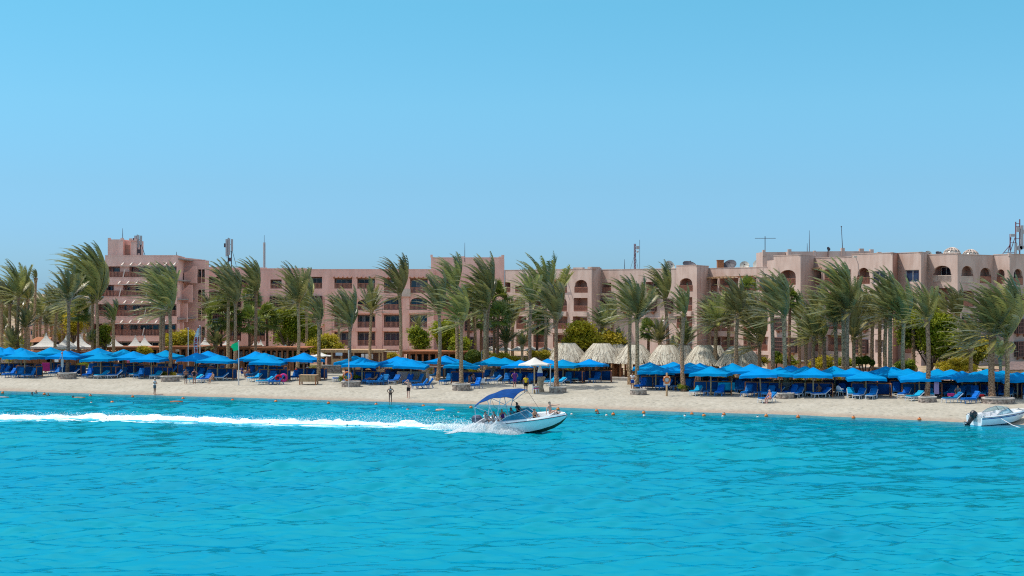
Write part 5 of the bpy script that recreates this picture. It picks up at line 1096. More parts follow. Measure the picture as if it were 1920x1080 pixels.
# crate, lifebuoys, stump, chair, signs
b = G(579, 721); k = b.y / FPX; o = empty('wooden_crate', b, R(-6), label='slatted wooden crate on legs standing on the sand by a leaning palm', cat='crate'); w_, h = 32 * k, 17 * k; mb = MB(); nb = 8
for q in range(nb):
    z = .32 + (h - .32) * (q + .5) / nb; mb.box((0, -.5, z), (w_, .05, (h - .32) / nb * .86)); mb.box((w_ / 2, 0, z), (.05, 1.0, (h - .32) / nb * .86)); mb.box((-w_ / 2, 0, z), (.05, 1.0, (h - .32) / nb * .86)); mb.box((0, .5, z), (w_, .05, (h - .32) / nb * .86))
mb.build('slatted_side', PALEWOOD, o); mb = MB(); mb.box((0, 0, h + .04), (w_ + .12, 1.16, .06)); mb.build('lid', PALEWOOD, o)
for sx in (-1, 1):
    for sy in (-1, 1): mb = MB(); mb.box((sx * (w_ / 2 - .05), sy * .47, h / 2 - .05), (.12, .12, h)); mb.build('leg', TIMBER, o)
def ring(name, c, R_, r, m, parent, ax='y', squash=1.0):
    mb = MB(); pts = []
    for i in range(25):
        a = 6.2832 * i / 24; pts.append((c[0] + R_ * math.cos(a) * squash, c[1] if ax == 'y' else c[1] + R_ * math.sin(a), c[2] + (R_ * math.sin(a) if ax == 'y' else 0)))
    mb.tube(pts, r, 8, False); return mb.build(name, m, parent, True)
def lifebuoy(loc, lb, R_=.34):
    o = empty('lifebuoy', loc, label=lb, cat='lifebuoy'); ring('ring', (0, 0, 0), R_, .09, ORANGE, o); mb = MB()
    for i in range(4): a = 6.2832 * (i + .5) / 4; mb.beam((R_ * .9 * math.cos(a), -.1, R_ * .9 * math.sin(a)), (R_ * 1.1 * math.cos(a), -.1, R_ * 1.1 * math.sin(a)), .12, .05); 
    mb.build('white_band', C_WHITE, o)
b = G(653, 726); lifebuoy(P(652.5, 705, b.y) + Vector((-.05, -.15, 0)), 'orange lifebuoy hung on the pole at the planter', .42)
b = G(1250, 742.5); o = empty('wooden_post', b, label='rough wooden post with a white backboard for a lifebuoy', cat='post'); mb = MB(); mb.tube([(0, 0, -.3), (.03, 0, pole_h(b, 1250, 699))], .10, 8); mb.build('post', PALEWOOD, o); mb = MB(); mb.box((0, -.12, zat(714, b.y) - b.z), (.62, .04, .85)); mb.build('backboard', C_WHITE, o); lifebuoy(P(1250, 712, b.y) + Vector((0, -.24, 0)), 'orange and white lifebuoy on a rough wooden post', .30)
b = G(1013, 735); k = b.y / FPX; o = empty('tree_stump', b, label='pale driftwood stump holding a white lamp-shaped float', cat='stump'); mb = MB(); mb.tube([(0, 0, -.2), (-.05, 0, .5), (.05, 0, 1.1), (-.02, 0, 1.55)], [.50, .36, .33, .25], 11); mb.tube([(.1, 0, .9), (.45, 0, 1.5)], [.2, .13], 8); mb.build('trunk', mat('driftwood', (.46, .35, .24), .95, c2=(.25, .17, .11), scale=5, bump=.8, bscale=8), o)
o2 = empty('float_marker', b + Vector((-.03, 0, 1.55)), label='white cone float with an orange cap on the driftwood stump', cat='float'); mb = MB(); mb.tube([(0, 0, .0), (0, 0, .35)], .3, 10); mb.build('base', C_BLUE, o2); mb = MB(); mb.tube([(0, 0, .35), (0, 0, 1.0)], [.27, .12], 10); mb.build('cone', C_WHITE, o2); mb = MB(); mb.ball((0, 0, 1.08), .13, 8, 6); mb.build('cap', ORANGE, o2)
def chair(px, py, lb, seatm, rz):
    b = G(px, py); o = empty('plastic_armchair', b, rz, label=lb, cat='chair')
    for sx in (-1, 1):
        for sy in (-1, 1): mb = MB(); mb.tube([(sx * .26, sy * .24, 0), (sx * .22, sy * .2, .43)], .03, 6); mb.build('leg', LEGWHITE, o)
    mb = MB(); mb.box((0, 0, .44), (.52, .5, .05)); mb.build('seat', LEGWHITE, o); mb = MB(); mb.box((0, -.02, .5), (.46, .44, .07)); mb.build('cushion', seatm, o); mb = MB(); n = 10
    for i in range(n):
        a0, a1 = math.pi * i / n, math.pi * (i + 1) / n; f = lambda a, z: (.28 * math.cos(a), .05 + .25 * math.sin(a), z); mb.quad(f(a0, .5), f(a1, .5), f(a1, .62 + .36 * math.sin(a1)), f(a0, .62 + .36 * math.sin(a0)))
    mb.build('backrest', LEGWHITE, o); mb = MB()
    for sx in (-1, 1): mb.beam((sx * .29, -.24, .66), (sx * .29, .1, .68), .06)
    mb.build('armrest', LEGWHITE, o)
chair(1574, 743, 'white plastic armchair with a turquoise cushion facing the sea', CUSHLT, R(20)); chair(1004, 738, 'white plastic chair beside the driftwood stump', C_PINK, R(60))
# white parasol
def canopy_mesh(half, ze, zt, drop, m, parent, name='canopy', sides=4, rot=math.pi / 4):
    mb = MB(); n = sides; rr = half / math.cos(math.pi / n); sub = 6
    edge = []
    for i in range(n):
        a, c = rot + 2 * math.pi * i / n, rot + 2 * math.pi * (i + 1) / n; p, q = Vector((rr * math.cos(a), rr * math.sin(a), ze)), Vector((rr * math.cos(c), rr * math.sin(c), ze))
        for j in range(sub): t = j / sub; e = p.lerp(q, t); e.z += .05 * math.sin(math.pi * t) - .0; edge.append(e)
    N_ = len(edge); ap = Vector((0, 0, zt)); lev = [1.0, .62, .3, .04]
    ringp = [[ap.lerp(e, l) + Vector((0, 0, -.10 * math.sin(math.pi * l))) for e in edge] for l in lev]
    for l in range(3):
        for i in range(N_): mb.quad(ringp[l][i], ringp[l][(i + 1) % N_], ringp[l + 1][(i + 1) % N_], ringp[l + 1][i])
    mb.quad(*ringp[3])
    for i in range(N_):
        a, c = edge[i], edge[(i + 1) % N_]; da = drop * (1 - .18 * (i % 2)); dc = drop * (1 - .18 * ((i + 1) % 2)); mb.quad(a, a * 1.012 - Vector((0, 0, da + a.z * .012)), c * 1.012 - Vector((0, 0, dc + c.z * .012)), c)
    return mb.mesh(name, m)
def parasol_parts(root, half, ze, zt, drop, cm, pm, sides=4, rot=math.pi / 4):
    link_mesh('canopy', canopy_mesh(half, ze, zt, drop, cm, None, sides=sides, rot=rot), root)
    mb = MB(); mb.tube([(0, 0, -.25), (0, 0, zt - .02)], .075, 8); mb.build('pole', pm, root); mb = MB()
    for i in range(8):
        a = 6.2832 * i / 8 + .39; q = half * (1.32 if i % 2 == 0 and sides == 4 else .96); q = half * .97 * (1 if sides != 4 else 1 / max(abs(math.cos(a)), abs(math.sin(a)))); mb.beam((0, 0, zt - .30), (q * .97 * math.cos(a), q * .97 * math.sin(a), ze - .10), .05); mb.beam((0, 0, ze - .35), (q * .5 * math.cos(a), q * .5 * math.sin(a), (ze + zt) / 2 - .26), .04)
    mb.build('rib', PALEWOOD, root)
b = G(1002, 737.5); zt = zat(669.5, b.y) - b.z; o = empty('white_parasol', b, label='cream white beach parasol standing alone among the blue ones', cat='parasol'); parasol_parts(o, 27 * b.y / FPX, zat(683, b.y) - b.z, zt, .14, WHITEFAB, PALEWOOD, 6, .3)
b = at(602, 24); o = empty('white_parasol', b, label='small white parasol under the pale yellow-green tree by the kiosk', cat='parasol'); parasol_parts(o, 19 * b.y / FPX, zat(667, b.y) - b.z, zat(660.5, b.y) - b.z, .1, WHITEFAB, PALEWOOD, 8, .3)

# ------------------------------------------------------------------ blue parasols, windbreaks, loungers
UM = [(0, 650), (16, 650.4), (39.5, 651), (46, 655.6), (96, 650.4), (126, 655), (183.5, 651.7), (189, 661), (230, 654.4), (251, 658), (284, 661), (310, 656), (368, 660.6), (389, 657.5), (407.5, 664.4), (481, 658), (495.6, 661), (502.5, 666.5), (569, 660.6), (664, 666), (679, 669), (744, 667.5), (757.5, 669.5), (770, 673), (834, 666), (865, 674.2), (926, 668), (946, 670), (976, 674.4), (1027.5, 672), (1056, 673.4), (1106, 672.6), (1000, 672.5), (1218, 678.5), (1229.6, 684.4), (1262, 677.8), (1276, 682), (1295, 679), (1312.6, 680), (1333, 686), (1372, 680), (1410, 681.5), (1426.7, 687.4), (1461, 687), (1478.5, 685), (1485, 684.4), (1510, 685.6), (1525, 688), (1566, 685.6), (1599, 688.8), (1624, 695.6), (1661, 686), (1676, 687), (1701, 690.5), (1724.4, 695.4), (1756, 691), (1783, 692), (1803.6, 695), (1830, 696.4), (1851, 691), (1870, 696), (1881, 694), (1908, 697), (1932, 694)]
SEA = Vector((-.36, -.93, 0))
proto = empty('beach_umbrella', cat='parasol', group='blue square parasols in rows along the beach')
UH, UT, UE = 1.78, 3.12, 2.30
parasol_parts(proto, UH, UE, UT, .32, BLUECANVAS, PALEWOOD)
front, backr = [], []; UMB = []
BX, BY = [0, 284, 502, 679, 865, 1106, 1230, 1333, 1525, 1724, 1920], [707, 709, 715, 719, 720, 717, 730, 741, 744, 745, 746]         # foot of the front row
TX, TY = [0, 46, 189, 284, 407, 502, 569, 679, 770, 865, 976, 1106, 1229, 1333, 1427, 1525, 1624, 1724, 1830, 1920], [654, 655.6, 659, 661, 664.4, 666.5, 664, 669, 673, 674, 674.4, 673, 684.4, 686, 687.4, 688, 694, 695.4, 696.4, 697]
for i, (px, py) in enumerate(UM):
    o = proto if i == 0 else copy_tree(proto); rg = random.Random(i)
    fb, ft_ = np.interp(px, BX, BY), np.interp(px, TX, TY); dep = max(0, ft_ - py); q = G(px, fb - 1.25 * dep, 0); Y = q.y; off = Y - float(shoreY(q.x)); hs = (zat(py, Y) - q.z) / UT
    o.location = q; o.rotation_euler = (R(rg.uniform(-2.5, 2.5)), R(rg.uniform(-2.5, 2.5)), R(-12 + rg.uniform(-9, 9))); s = rg.uniform(.97, 1.05); o.scale = (s, s, max(.7, min(1.12, hs)))
    off = 10 if dep < 3.2 else 20; UMB.append((o, off)); (front if off < 15 else backr).append(o)
label_row(front, 'blue square parasol, front row'); label_row(backr, 'blue square parasol, back row')

def make_break(name_mat, faded=False):
    root = empty('windbreak', cat='windbreak', group='fabric windbreak screens between the parasols'); h = 1.22; W_ = 3.5; fm = MB(); n = 3
    for q in range(n + 1): fm.box((-W_ / 2 + W_ * q / n, 0, h / 2 - .1), (.09, .09, h + .2))
    fm.beam((-W_ / 2, 0, h), (W_ / 2, 0, h), .09, .09); fm.beam((-W_ / 2, 0, .16), (W_ / 2, 0, .16), .07, .07)
    wing = [(W_ / 2, 0), (W_ / 2 + .12, -1.35)]; fm.box((wing[1][0], wing[1][1], h / 2 - .1), (.09, .09, h + .2)); fm.beam((*wing[0], h), (*wing[1], h), .09, .09); fm.beam((*wing[0], .16), (*wing[1], .16), .07, .07)
    fm.build('frame', PALEWOOD if faded else TIMBER, root); pm = MB()
    for q in range(n): xa, xb = -W_ / 2 + W_ * q / n + .06, -W_ / 2 + W_ * (q + 1) / n - .06; pm.hexa([(xa, -.02, .2), (xb, -.02, .2), (xb, .02, .2), (xa, .02, .2)], [(xa, -.02, h - .05), (xb, -.02, h - .05), (xb, .02, h - .05), (xa, .02, h - .05)])
    pm.beam((wing[0][0] + .01, -.06, h / 2 + .08), (wing[1][0], wing[1][1] + .06, h / 2 + .08), .035, h - .26); pm.build('screen', name_mat, root); return root
bk, bkf = make_break(NAVYMESH), make_break(FADEDMESH, True); used = [0, 0]
def place_break(loc, rz, f):
    src = bkf if f else bk; o = src if not used[f] else copy_tree(src); used[f] = 1; o.location = loc; o.rotation_euler = (0, 0, rz); return o
def make_lounger(cm, lm, ang):
    root = empty('sun_lounger', cat='sun lounger', group='sun loungers under the parasols'); fm = MB(); W_, L_, z = .66, 1.95, .34; hb = .78
    for sx in (-1, 1): fm.beam((sx * W_ / 2, -L_ / 2, z), (sx * W_ / 2, L_ / 2 - hb, z), .05, .08)
    bx, bz = (L_ / 2 - hb) + hb * math.cos(ang), z + hb * math.sin(ang)
    for sx in (-1, 1): fm.beam((sx * W_ / 2, L_ / 2 - hb, z), (sx * W_ / 2, bx, bz), .05, .07)
    for y in (-L_ / 2, -.2, L_ / 2 - hb): fm.beam((-W_ / 2, y, z), (W_ / 2, y, z), .05, .06)
    fm.beam((-W_ / 2, bx, bz), (W_ / 2, bx, bz), .05, .06); fm.build('frame', lm, root)
    for sx in (-1, 1):
        for y, dy in ((-L_ / 2 + .12, -.08), (-L_ / 2 + .42, .12), (.28, -.10), (.55, .14)): mb = MB(); mb.tube([(sx * W_ / 2, y, z), (sx * (W_ / 2 + .01), y + dy, 0)], .028, 6); mb.build('leg', lm, root)
    mb = MB(); n = 7; pr = [(-L_ / 2 + .03 + (L_ - hb - .03) * i / n, z + .05) for i in range(n + 1)] + [((L_ / 2 - hb) + hb * 1.02 * math.cos(ang) * i / 4, z + .05 + hb * 1.02 * math.sin(ang) * i / 4) for i in range(1, 5)]
    for i in range(len(pr) - 1):
        (ya, za), (yb, zb) = pr[i], pr[i + 1]; t = .10 - .025 * (i % 2); nrm = Vector((0, -(zb - za), yb - ya)).normalized() * t
        mb.hexa([(-.31, ya, za), (.31, ya, za), (.31, yb, zb), (-.31, yb, zb)], [(-.30, ya + nrm.y, za + nrm.z), (.30, ya + nrm.y, za + nrm.z), (.30, yb + nrm.y, zb + nrm.z), (-.30, yb + nrm.y, zb + nrm.z)])
    mb.build('mattress', cm, root); return root
LP = [make_lounger(CUSHION, LEGBLUE, R(52)), make_lounger(CUSHION, LEGWHITE, R(38)), make_lounger(CUSHLT, LEGWHITE, R(30)), make_lounger(CUSHION, LEGBLUE, R(64))]; lu = [0] * 4
def place_lounger(loc, rz, k):
    o = LP[k] if not lu[k] else copy_tree(LP[k]); lu[k] = 1; o.location = loc; o.rotation_euler = (0, 0, rz); return o
def make_table():
    root = empty('side_table', cat='table', group='small blue beach tables'); mb = MB(); mb.box((0, 0, .46), (.5, .5, .05)); mb.build('table_top', LEGBLUE, root)
    for sx in (-1, 1):
        for sy in (-1, 1): mb = MB(); mb.tube([(sx * .2, sy * .2, 0), (sx * .2, sy * .2, .44)], .03, 6); mb.build('leg', LEGBLUE, root)
    return root
tb = make_table(); tbu = 0; LO, BR, TB = {0: [], 1: [], 2: [], 3: []}, [], []
faded_at = (770, 926, 1461, 1661); tang = Vector((.93, -.36, 0))
def onground(p): return Vector((p.x, p.y, g(p.x, p.y)))
for i, (o, off) in enumerate(UMB):
    rg = random.Random(i + 500); base = Vector(o.location); px = UM[i][0]; fr = off < 15
    wl = onground(base - SEA * (1.05 if fr else 1.3) + tang * rg.uniform(-.3, .4)); isf = 1 if any(abs(px - f) < .8 for f in faded_at) else 0
    if isf and px == 770: wl = onground(base + SEA * -.6)
    BR.append((place_break(wl, R(-14 + rg.uniform(-6, 6)), isf), isf, fr))
    lst = ((-1.25, 0), (.85, 0)) if fr else ((-.9, 0), (1.0, 0))
    if i % 5 == 3 and fr: lst = ((-1.5, 0), (-.1, 0), (1.2, 0))
    for dx, _ in lst:
        kd = rg.choice((0, 0, 1, 3, 0, 2 if fr else 1)); lp = onground(base + SEA * rg.uniform(.35, .75) + tang * (dx + rg.uniform(-.15, .15)))
        rz = R(rg.uniform(-38, -8)) if rg.random() < .8 else R(rg.uniform(-75, -50)); LO[kd].append((place_lounger(lp, rz, kd), fr))
    if fr and i % 3 == 0:
        t = tb if not tbu else copy_tree(tb); tbu = 1; t.location = onground(base + SEA * .9 - tang * .25); t.rotation_euler = (0, 0, rg.uniform(-.4, .4)); TB.append(t)
for px, py, kd, rz in ((497, 721, 2, -60), (366, 717, 2, -50), (385, 717, 1, -35), (508, 720, 0, -70), (520, 721, 0, -75), (800, 728, 0, -80), (790, 729, 0, -78), (1034, 722, 2, -40), (1047, 723, 2, -55), (1612, 747, 1, -35), (1635, 748, 1, -30), (1716, 751, 2, -55), (1787, 755, 1, -75), (1822, 756, 0, -70), (926, 720, 1, -65), (215, 709, 1, -60), (892, 729, 3, -45), (1268, 730, 1, -60), (1284, 730, 1, 55), (1345, 739, 0, -70), (1440, 755, 1, -60), (705, 722, 0, -65), (720, 721, 0, -20)):
    LO[kd].append((place_lounger(G(px, py), R(rz), kd), True))
for (lst, fade, fr, d) in ((BR, 0, True, 'blue fabric windbreak, front row'), (BR, 0, False, 'blue fabric windbreak, back row'), (BR, 1, True, 'bleached pinkish windbreak'), (BR, 1, False, 'bleached pinkish windbreak, back row')): label_row([o for o, f, r in lst if f == fade and r == fr], d)
for kd, nm in ((0, 'blue half-raised lounger'), (1, 'white-legged blue lounger'), (2, 'turquoise lounger'), (3, 'steep-backed blue lounger')):
    for fr in (True, False): label_row([o for o, r in LO[kd] if r == fr], nm + (', front row' if fr else ', back row'))
label_row(TB, 'small blue side table')
# towels, inflatables, bag
def towel(px, py, m, lb, w_=.6, h=.9, up=True):
    b = G(px, py); mb = MB(); n = 6; z0 = .45
    for i in range(n):
        f = lambda q: (-.02 * math.sin(q * 9), z0 + h * q); (ya, za), (yb, zb) = f(i / n), f((i + 1) / n); mb.hexa([(-w_ / 2, ya, za), (w_ / 2, ya, za), (w_ / 2, ya + .03, za), (-w_ / 2, ya + .03, za)], [(-w_ / 2, yb, zb), (w_ / 2, yb, zb), (w_ / 2, yb + .03, zb), (-w_ / 2, yb + .03, zb)])
    tag(mb.build('beach_towel', m, None, False, b), lb, 'towel')
towel(1362, 741, CUSHLT, 'turquoise towel draped over a windbreak near the lifebuoy post', 1.6, .75); towel(86, 703, C_PINK, 'pink parasol cloth hung behind the first front windbreak', .9, 1.0); towel(106, 690, C_WHITE, 'white robe hanging beside the silver shower post', .5, 1.7); towel(734, 755, C_PINK, 'pink towel dropped', .01, .01) if False else None
towel(680, 712, C_PINK, 'pink and blue towel hung on a parasol pole by the lifebuoy planter', .35, 1.2); towel(1756, 748, mat('lilac_cloth', (.32, .25, .45), .9), 'lilac striped towel hung on a post by the last buoy', .45, 1.1); towel(1783, 752, C_PINK, 'magenta towel heaped on a white lounger near the moored boat', .6, .25); towel(1838, 753, C_RED, 'red towel rolled on a lounger near the moored boat', .7, .2); towel(905, 727, C_WHITE, 'striped beach bag beside the stooping bather', .5, .5)
b = G(528, 721); o = empty('inflatable_ring', b, label='pink and red inflatable on a lounger by the wooden crate', cat='inflatable'); ring('tube', (.2, 0, .72), .34, .13, C_PINK, o); ring('stripe', (-.28, -.1, .70), .25, .11, C_RED, o, squash=1.3)
b = G(690, 716); o = empty('inflatable_ring', b, label='dark blue rubber ring leaning under the parasol by the lifebuoy planter', cat='inflatable'); ring('tube', (0, 0, .95), .75, .24, C_BLUE, o)
b = G(400, 706); o = empty('inflatable_ring', b, label='white and lilac rubber ring behind the loungers by the green flag', cat='inflatable'); ring('tube', (0, 0, 1.1), .42, .13, C_WHITE, o)

# ------------------------------------------------------------------ people
def stand_pose():
    J = dict(pel=(0, 0, .95), wst=(0, 0, 1.10), che=(0, .01, 1.30), nek=(0, 0, 1.47), hd1=(0, -.02, 1.57), hd2=(0, -.015, 1.69))
    for s, n in ((-1, 'L'), (1, 'R')): J.update({'sh' + n: (s * .175, .01, 1.41), 'el' + n: (s * .25, .03, 1.13), 'wr' + n: (s * .25, -.06, .90), 'hp' + n: (s * .09, 0, .90), 'kn' + n: (s * .10, -.02, .50), 'an' + n: (s * .105, .03, .085), 'to' + n: (s * .12, -.14, .035)})
    return J
def pose_of(name):
    J = stand_pose(); U = J.update
    if name == 'walk': U(dict(knR=(.10, -.17, .52), anR=(.10, -.22, .12), toR=(.11, -.38, .06), knL=(-.10, .04, .49), anL=(-.10, .24, .13), toL=(-.11, .12, .04), elL=(-.27, -.06, 1.15), wrL=(-.25, -.24, 1.0)))
    if name == 'hat': U(dict(knR=(.10, -.12, .51), anR=(.10, -.1, .1), toR=(.11, -.26, .05), elL=(-.37, -.08, 1.44), wrL=(-.13, -.12, 1.62), elR=(.27, .02, 1.15), wrR=(.24, -.10, .93)))
    if name == 'hips': U(dict(elL=(-.34, .04, 1.18), wrL=(-.18, -.04, 1.0), elR=(.34, .04, 1.18), wrR=(.18, -.04, 1.0)))
    if name == 'fold': U(dict(elL=(-.26, -.05, 1.17), wrL=(.02, -.22, 1.19), elR=(.26, -.05, 1.16), wrR=(-.02, -.24, 1.14)))
    if name in ('sit', 'perch'):
        for k in list(J): x, y, z = J[k]; J[k] = (x, y, z - .45)
        U(dict(knL=(-.13, -.42, .50), knR=(.13, -.42, .50), anL=(-.13, -.44, .09), anR=(.13, -.44, .09), toL=(-.14, -.60, .035), toR=(.14, -.60, .035), elL=(-.25, -.08, .72), wrL=(-.15, -.30, .60), elR=(.25, -.08, .72), wrR=(.15, -.30, .60)))
        for k in ('wst', 'che', 'nek', 'hd1', 'hd2', 'shL', 'shR'): x, y, z = J[k]; J[k] = (x, y + (.10 if name == 'sit' else -.08) * (z - .5), z)
    if name == 'recline':
        U(dict(pel=(0, 0, .46), wst=(0, .13, .52), che=(0, .29, .66), nek=(0, .42, .80), hd1=(0, .46, .90), hd2=(0, .50, 1.01), shL=(-.17, .37, .75), shR=(.17, .37, .75), elL=(-.29, .22, .55), wrL=(-.24, -.02, .50), elR=(.29, .22, .55), wrR=(.24, -.02, .50), hpL=(-.09, -.03, .46), hpR=(.09, -.03, .46), knL=(-.11, -.40, .62), knR=(.11, -.42, .50), anL=(-.11, -.74, .45), anR=(.11, -.84, .45), toL=(-.12, -.86, .55), toR=(.12, -.93, .56)))
    if name == 'bend':
        U(dict(wst=(0, -.10, 1.07), che=(0, -.30, 1.15), nek=(0, -.46, 1.16), hd1=(0, -.56, 1.12), hd2=(0, -.66, 1.07), shL=(-.17, -.40, 1.14), shR=(.17, -.40, 1.14), elL=(-.22, -.48, .90), elR=(.22, -.48, .90), wrL=(-.18, -.62, .72), wrR=(.18, -.62, .72)))
    if name == 'wave':                                    # seated in the bow, one arm stretched out ahead
        for k in list(J): x, y, z = J[k]; J[k] = (x, y, z - .45)
        U(dict(knL=(-.12, -.38, .62), knR=(.13, -.40, .58), anL=(-.13, -.66, .30), anR=(.13, -.70, .26), toL=(-.14, -.80, .28), toR=(.14, -.84, .24), elR=(.27, -.22, .90), wrR=(.33, -.50, .95), elL=(-.28, .10, .72), wrL=(-.26, .18, .50)))
    return J
RAD = dict(pel=(.150, .105), wst=(.125, .095), che=(.160, .110), nek=(.055, .055), hd1=(.082, .098), hd2=(.075, .085), sh=(.062, .062), el=(.043, .043), wr=(.030, .026), hp=(.088, .090), kn=(.058, .060), an=(.038, .042), to=(.034, .026))
EDG = [('pel', 'wst'), ('wst', 'che'), ('che', 'nek'), ('nek', 'hd1'), ('hd1', 'hd2')] + [e for n in 'LR' for e in (('che', 'sh' + n), ('sh' + n, 'el' + n), ('el' + n, 'wr' + n), ('pel', 'hp' + n), ('hp' + n, 'kn' + n), ('kn' + n, 'an' + n), ('an' + n, 'to' + n))]
BODY = {}
def body_of(name):
    if name in BODY: return BODY[name]
    J = {k: Vector(v) for k, v in pose_of(name).items()}; keys = list(J); idx = {k: i for i, k in enumerate(keys)}; V = [J[k] for k in keys]; rad = [RAD.get(k) or RAD[k[:2]] for k in keys]; E = [(idx[a], idx[b]) for a, b in EDG]
    fwd = Vector((0, -1, 0)) if name != 'bend' else Vector((0, -.4, -.9)); nose = len(V); V.append(J['hd1'] + fwd * .115 + (J['hd2'] - J['hd1']) * .15); rad.append((.016, .02)); E.append((idx['hd1'], nose))
    for n in 'LR':
        s = -1 if n == 'L' else 1; w = J['wr' + n]; d = (w - J['el' + n]).normalized(); side = d.cross(Vector((0, 1, .2))).normalized(); pm = len(V); V.append(w + d * .075); rad.append((.036, .020)); E.append((idx['wr' + n], pm))
        for f, (sp, ln) in enumerate(((-1.5, .070), (-.5, .085), (.5, .080), (1.5, .062))):
            a = len(V); V.append(w + d * (.085 + ln * .55) + side * sp * .016 + Vector((0, -.012, 0))); rad.append((.0085, .0085)); E.append((pm, a)); V.append(w + d * (.075 + ln) + side * sp * .018 + Vector((0, -.030, 0))); rad.append((.0075, .0075)); E.append((a, a + 1))
        a = len(V); V.append(w + d * .06 + Vector((0, -.045, 0)) + side * .02); rad.append((.0095, .0095)); E.append((pm, a))
    me = bpy.data.meshes.new('body_cage'); me.from_pydata([tuple(v) for v in V], E, []); ob = bpy.data.objects.new('body_cage', me); col.objects.link(ob); sk = ob.modifiers.new('s', 'SKIN'); ss = ob.modifiers.new('u', 'SUBSURF'); ss.levels = 1
    sv = me.skin_vertices[0].data
    for i, r in enumerate(rad): sv[i].radius = r; sv[i].use_root = (i == idx['pel'])
    dg = bpy.context.evaluated_depsgraph_get(); ev = ob.evaluated_get(dg); bm_ = bpy.data.meshes.new_from_object(ev, depsgraph=dg); bm_.name = 'body'; bm_.polygons.foreach_set('use_smooth', [True] * len(bm_.polygons)); bpy.data.objects.remove(ob)
    segs = [(a, b, J[a], J[b]) for a, b in EDG]
    def near(c):
        best = None
        for a, b, p, q in segs:
            d = q - p; t = max(0, min(1, (c - p).dot(d) / max(1e-9, d.length_squared))); dist = (c - p - d * t).length - .8 * ((1 - t) * (RAD.get(a) or RAD[a[:2]])[0] + t * (RAD.get(b) or RAD[b[:2]])[0])
            if best is None or dist < best[0]: best = (dist, a, b, t)
        return best[1:]
    vn = [near(Vector(v.co)) for v in bm_.vertices]; wear = {}
    up = (J['hd2'] - J['hd1']).normalized()
    def test(kind, v, n):
        a, b, t = n; hip = a == 'pel' and b[:2] == 'hp'; th = a[:2] == 'hp'
        if kind == 'shorts': return hip or (th and t < .62) or (a == 'pel' and b == 'wst' and t < .35)
        if kind == 'briefs': return hip or (th and t < .12) or (a == 'pel' and b == 'wst' and t < .05)
        if kind == 'shirt': return (a in ('pel', 'wst') and b in ('wst', 'che')) or (a == 'che' and (b != 'nek' or t < .5)) or (a[:2] == 'sh' and t < .5)
        if kind == 'bikini': return (a == 'wst' and t > .62) or (a == 'che' and b == 'nek' and t < .2)
        if kind == 'suit': return hip or (a in ('pel', 'wst') and b in ('wst', 'che')) or (a == 'che' and b == 'nek' and t < .3)
        if kind == 'dress': return hip or (th and t < .8) or (a in ('pel', 'wst') and b in ('wst', 'che')) or (a == 'che' and (b != 'nek' or t < .5)) or (a[:2] == 'sh' and t < .25)
        if kind in ('hair', 'bun'):
            if b not in ('hd1', 'hd2'): return False
            c = v - J['hd1']; return c.dot(up) > .075 or (c.dot(fwd) < -.02 and c.dot(up) > (-.05 if kind == 'hair' else -.09))
    BODY[name] = (bm_, J, vn, test, fwd, up); return BODY[name]
WEARC = {}
def garment(pose, kind):
    if (pose, kind) in WEARC: return WEARC[(pose, kind)]
    bm_, J, vn, test, fwd, up = body_of(pose); off = {'hair': .022, 'bun': .022, 'dress': .03, 'shirt': .02, 'shorts': .022}.get(kind, .010); ok = [test(kind, v.co, vn[v.index]) for v in bm_.vertices]; mp, vs, fs = {}, [], []
    for p in bm_.polygons:
        if sum(ok[i] for i in p.vertices) >= max(3, len(p.vertices) - 1):
            for i in p.vertices:
                if i not in mp: mp[i] = len(vs); v = bm_.vertices[i]; vs.append(tuple(v.co + v.normal * off))
            fs.append([mp[i] for i in p.vertices])
    if kind == 'bun':
        mb = MB(); c = J['hd2'] - fwd * .03 - up * .01; mb.ball(tuple(c), .05, 8, 6); b0 = len(vs); vs += mb.v; fs += [[i + b0 for i in f] for f in mb.f]
    me = bpy.data.meshes.new(kind); me.from_pydata(vs, [], fs); me.polygons.foreach_set('use_smooth', [True] * len(fs)); me.materials.append(None) if False else None; me.update(); WEARC[(pose, kind)] = me; return me
PN = {'hair': 'hair', 'bun': 'hair', 'shorts': 'shorts', 'briefs': 'swim_briefs', 'shirt': 'shirt', 'bikini': 'bikini_top', 'suit': 'swimsuit', 'dress': 'dress'}
def person(loc, rz, pose, skin, hair, wear, lb, s=1.0, hk='hair', M=None):
    root = empty('person', loc, rz, label=lb, cat='person'); bm_, J, *_r, fwd, up = body_of(pose)
    me = bm_.copy(); me.name = 'body'; me.materials.clear(); me.materials.append(skin); link_mesh('body', me, root)
    for kind, m in [(hk, hair)] + list(wear):
        gm = garment(pose, kind).copy(); gm.materials.clear(); gm.materials.append(m); link_mesh(PN[kind], gm, root)
    mb = MB(); rt = up.cross(fwd).normalized()
    for sd in (-1, 1): mb.ball(tuple(J['hd1'] + fwd * .088 + rt * sd * .034 + up * .055), .013, 6, 4)
    mb.ball(tuple(J['hd1'] + fwd * .092 - up * .02), .016, 6, 4, .5); mb.build('face', EYES, root)
    root.scale = (s, s, s)
    if M is not None: root.rotation_euler = M
    return root
FACE_R, FACE_L, FACE_B = R(90), R(-90), R(180)          # standing figures look towards +x, -x, inland
person(G(290, 741), R(70), 'fold', SKIN, HAIRGREY, [('shorts', C_GREY), ('shirt', C_WHITE)], 'man in a white T-shirt and slate shorts wading at the waterline', 1.02)
person(G(348.5, 721), R(30), 'fold', SKINDARK, HAIRDARK, [('shorts', C_BLACK)], 'dark-haired bather with folded arms and black wrap, standing beside the planter', 1.0)
person(G(364.5, 720), R(-10), 'hips', SKIN, HAIRDARK, [('suit', C_BLACK)], 'woman in a black swimsuit facing the sea near the feather banner', .97)
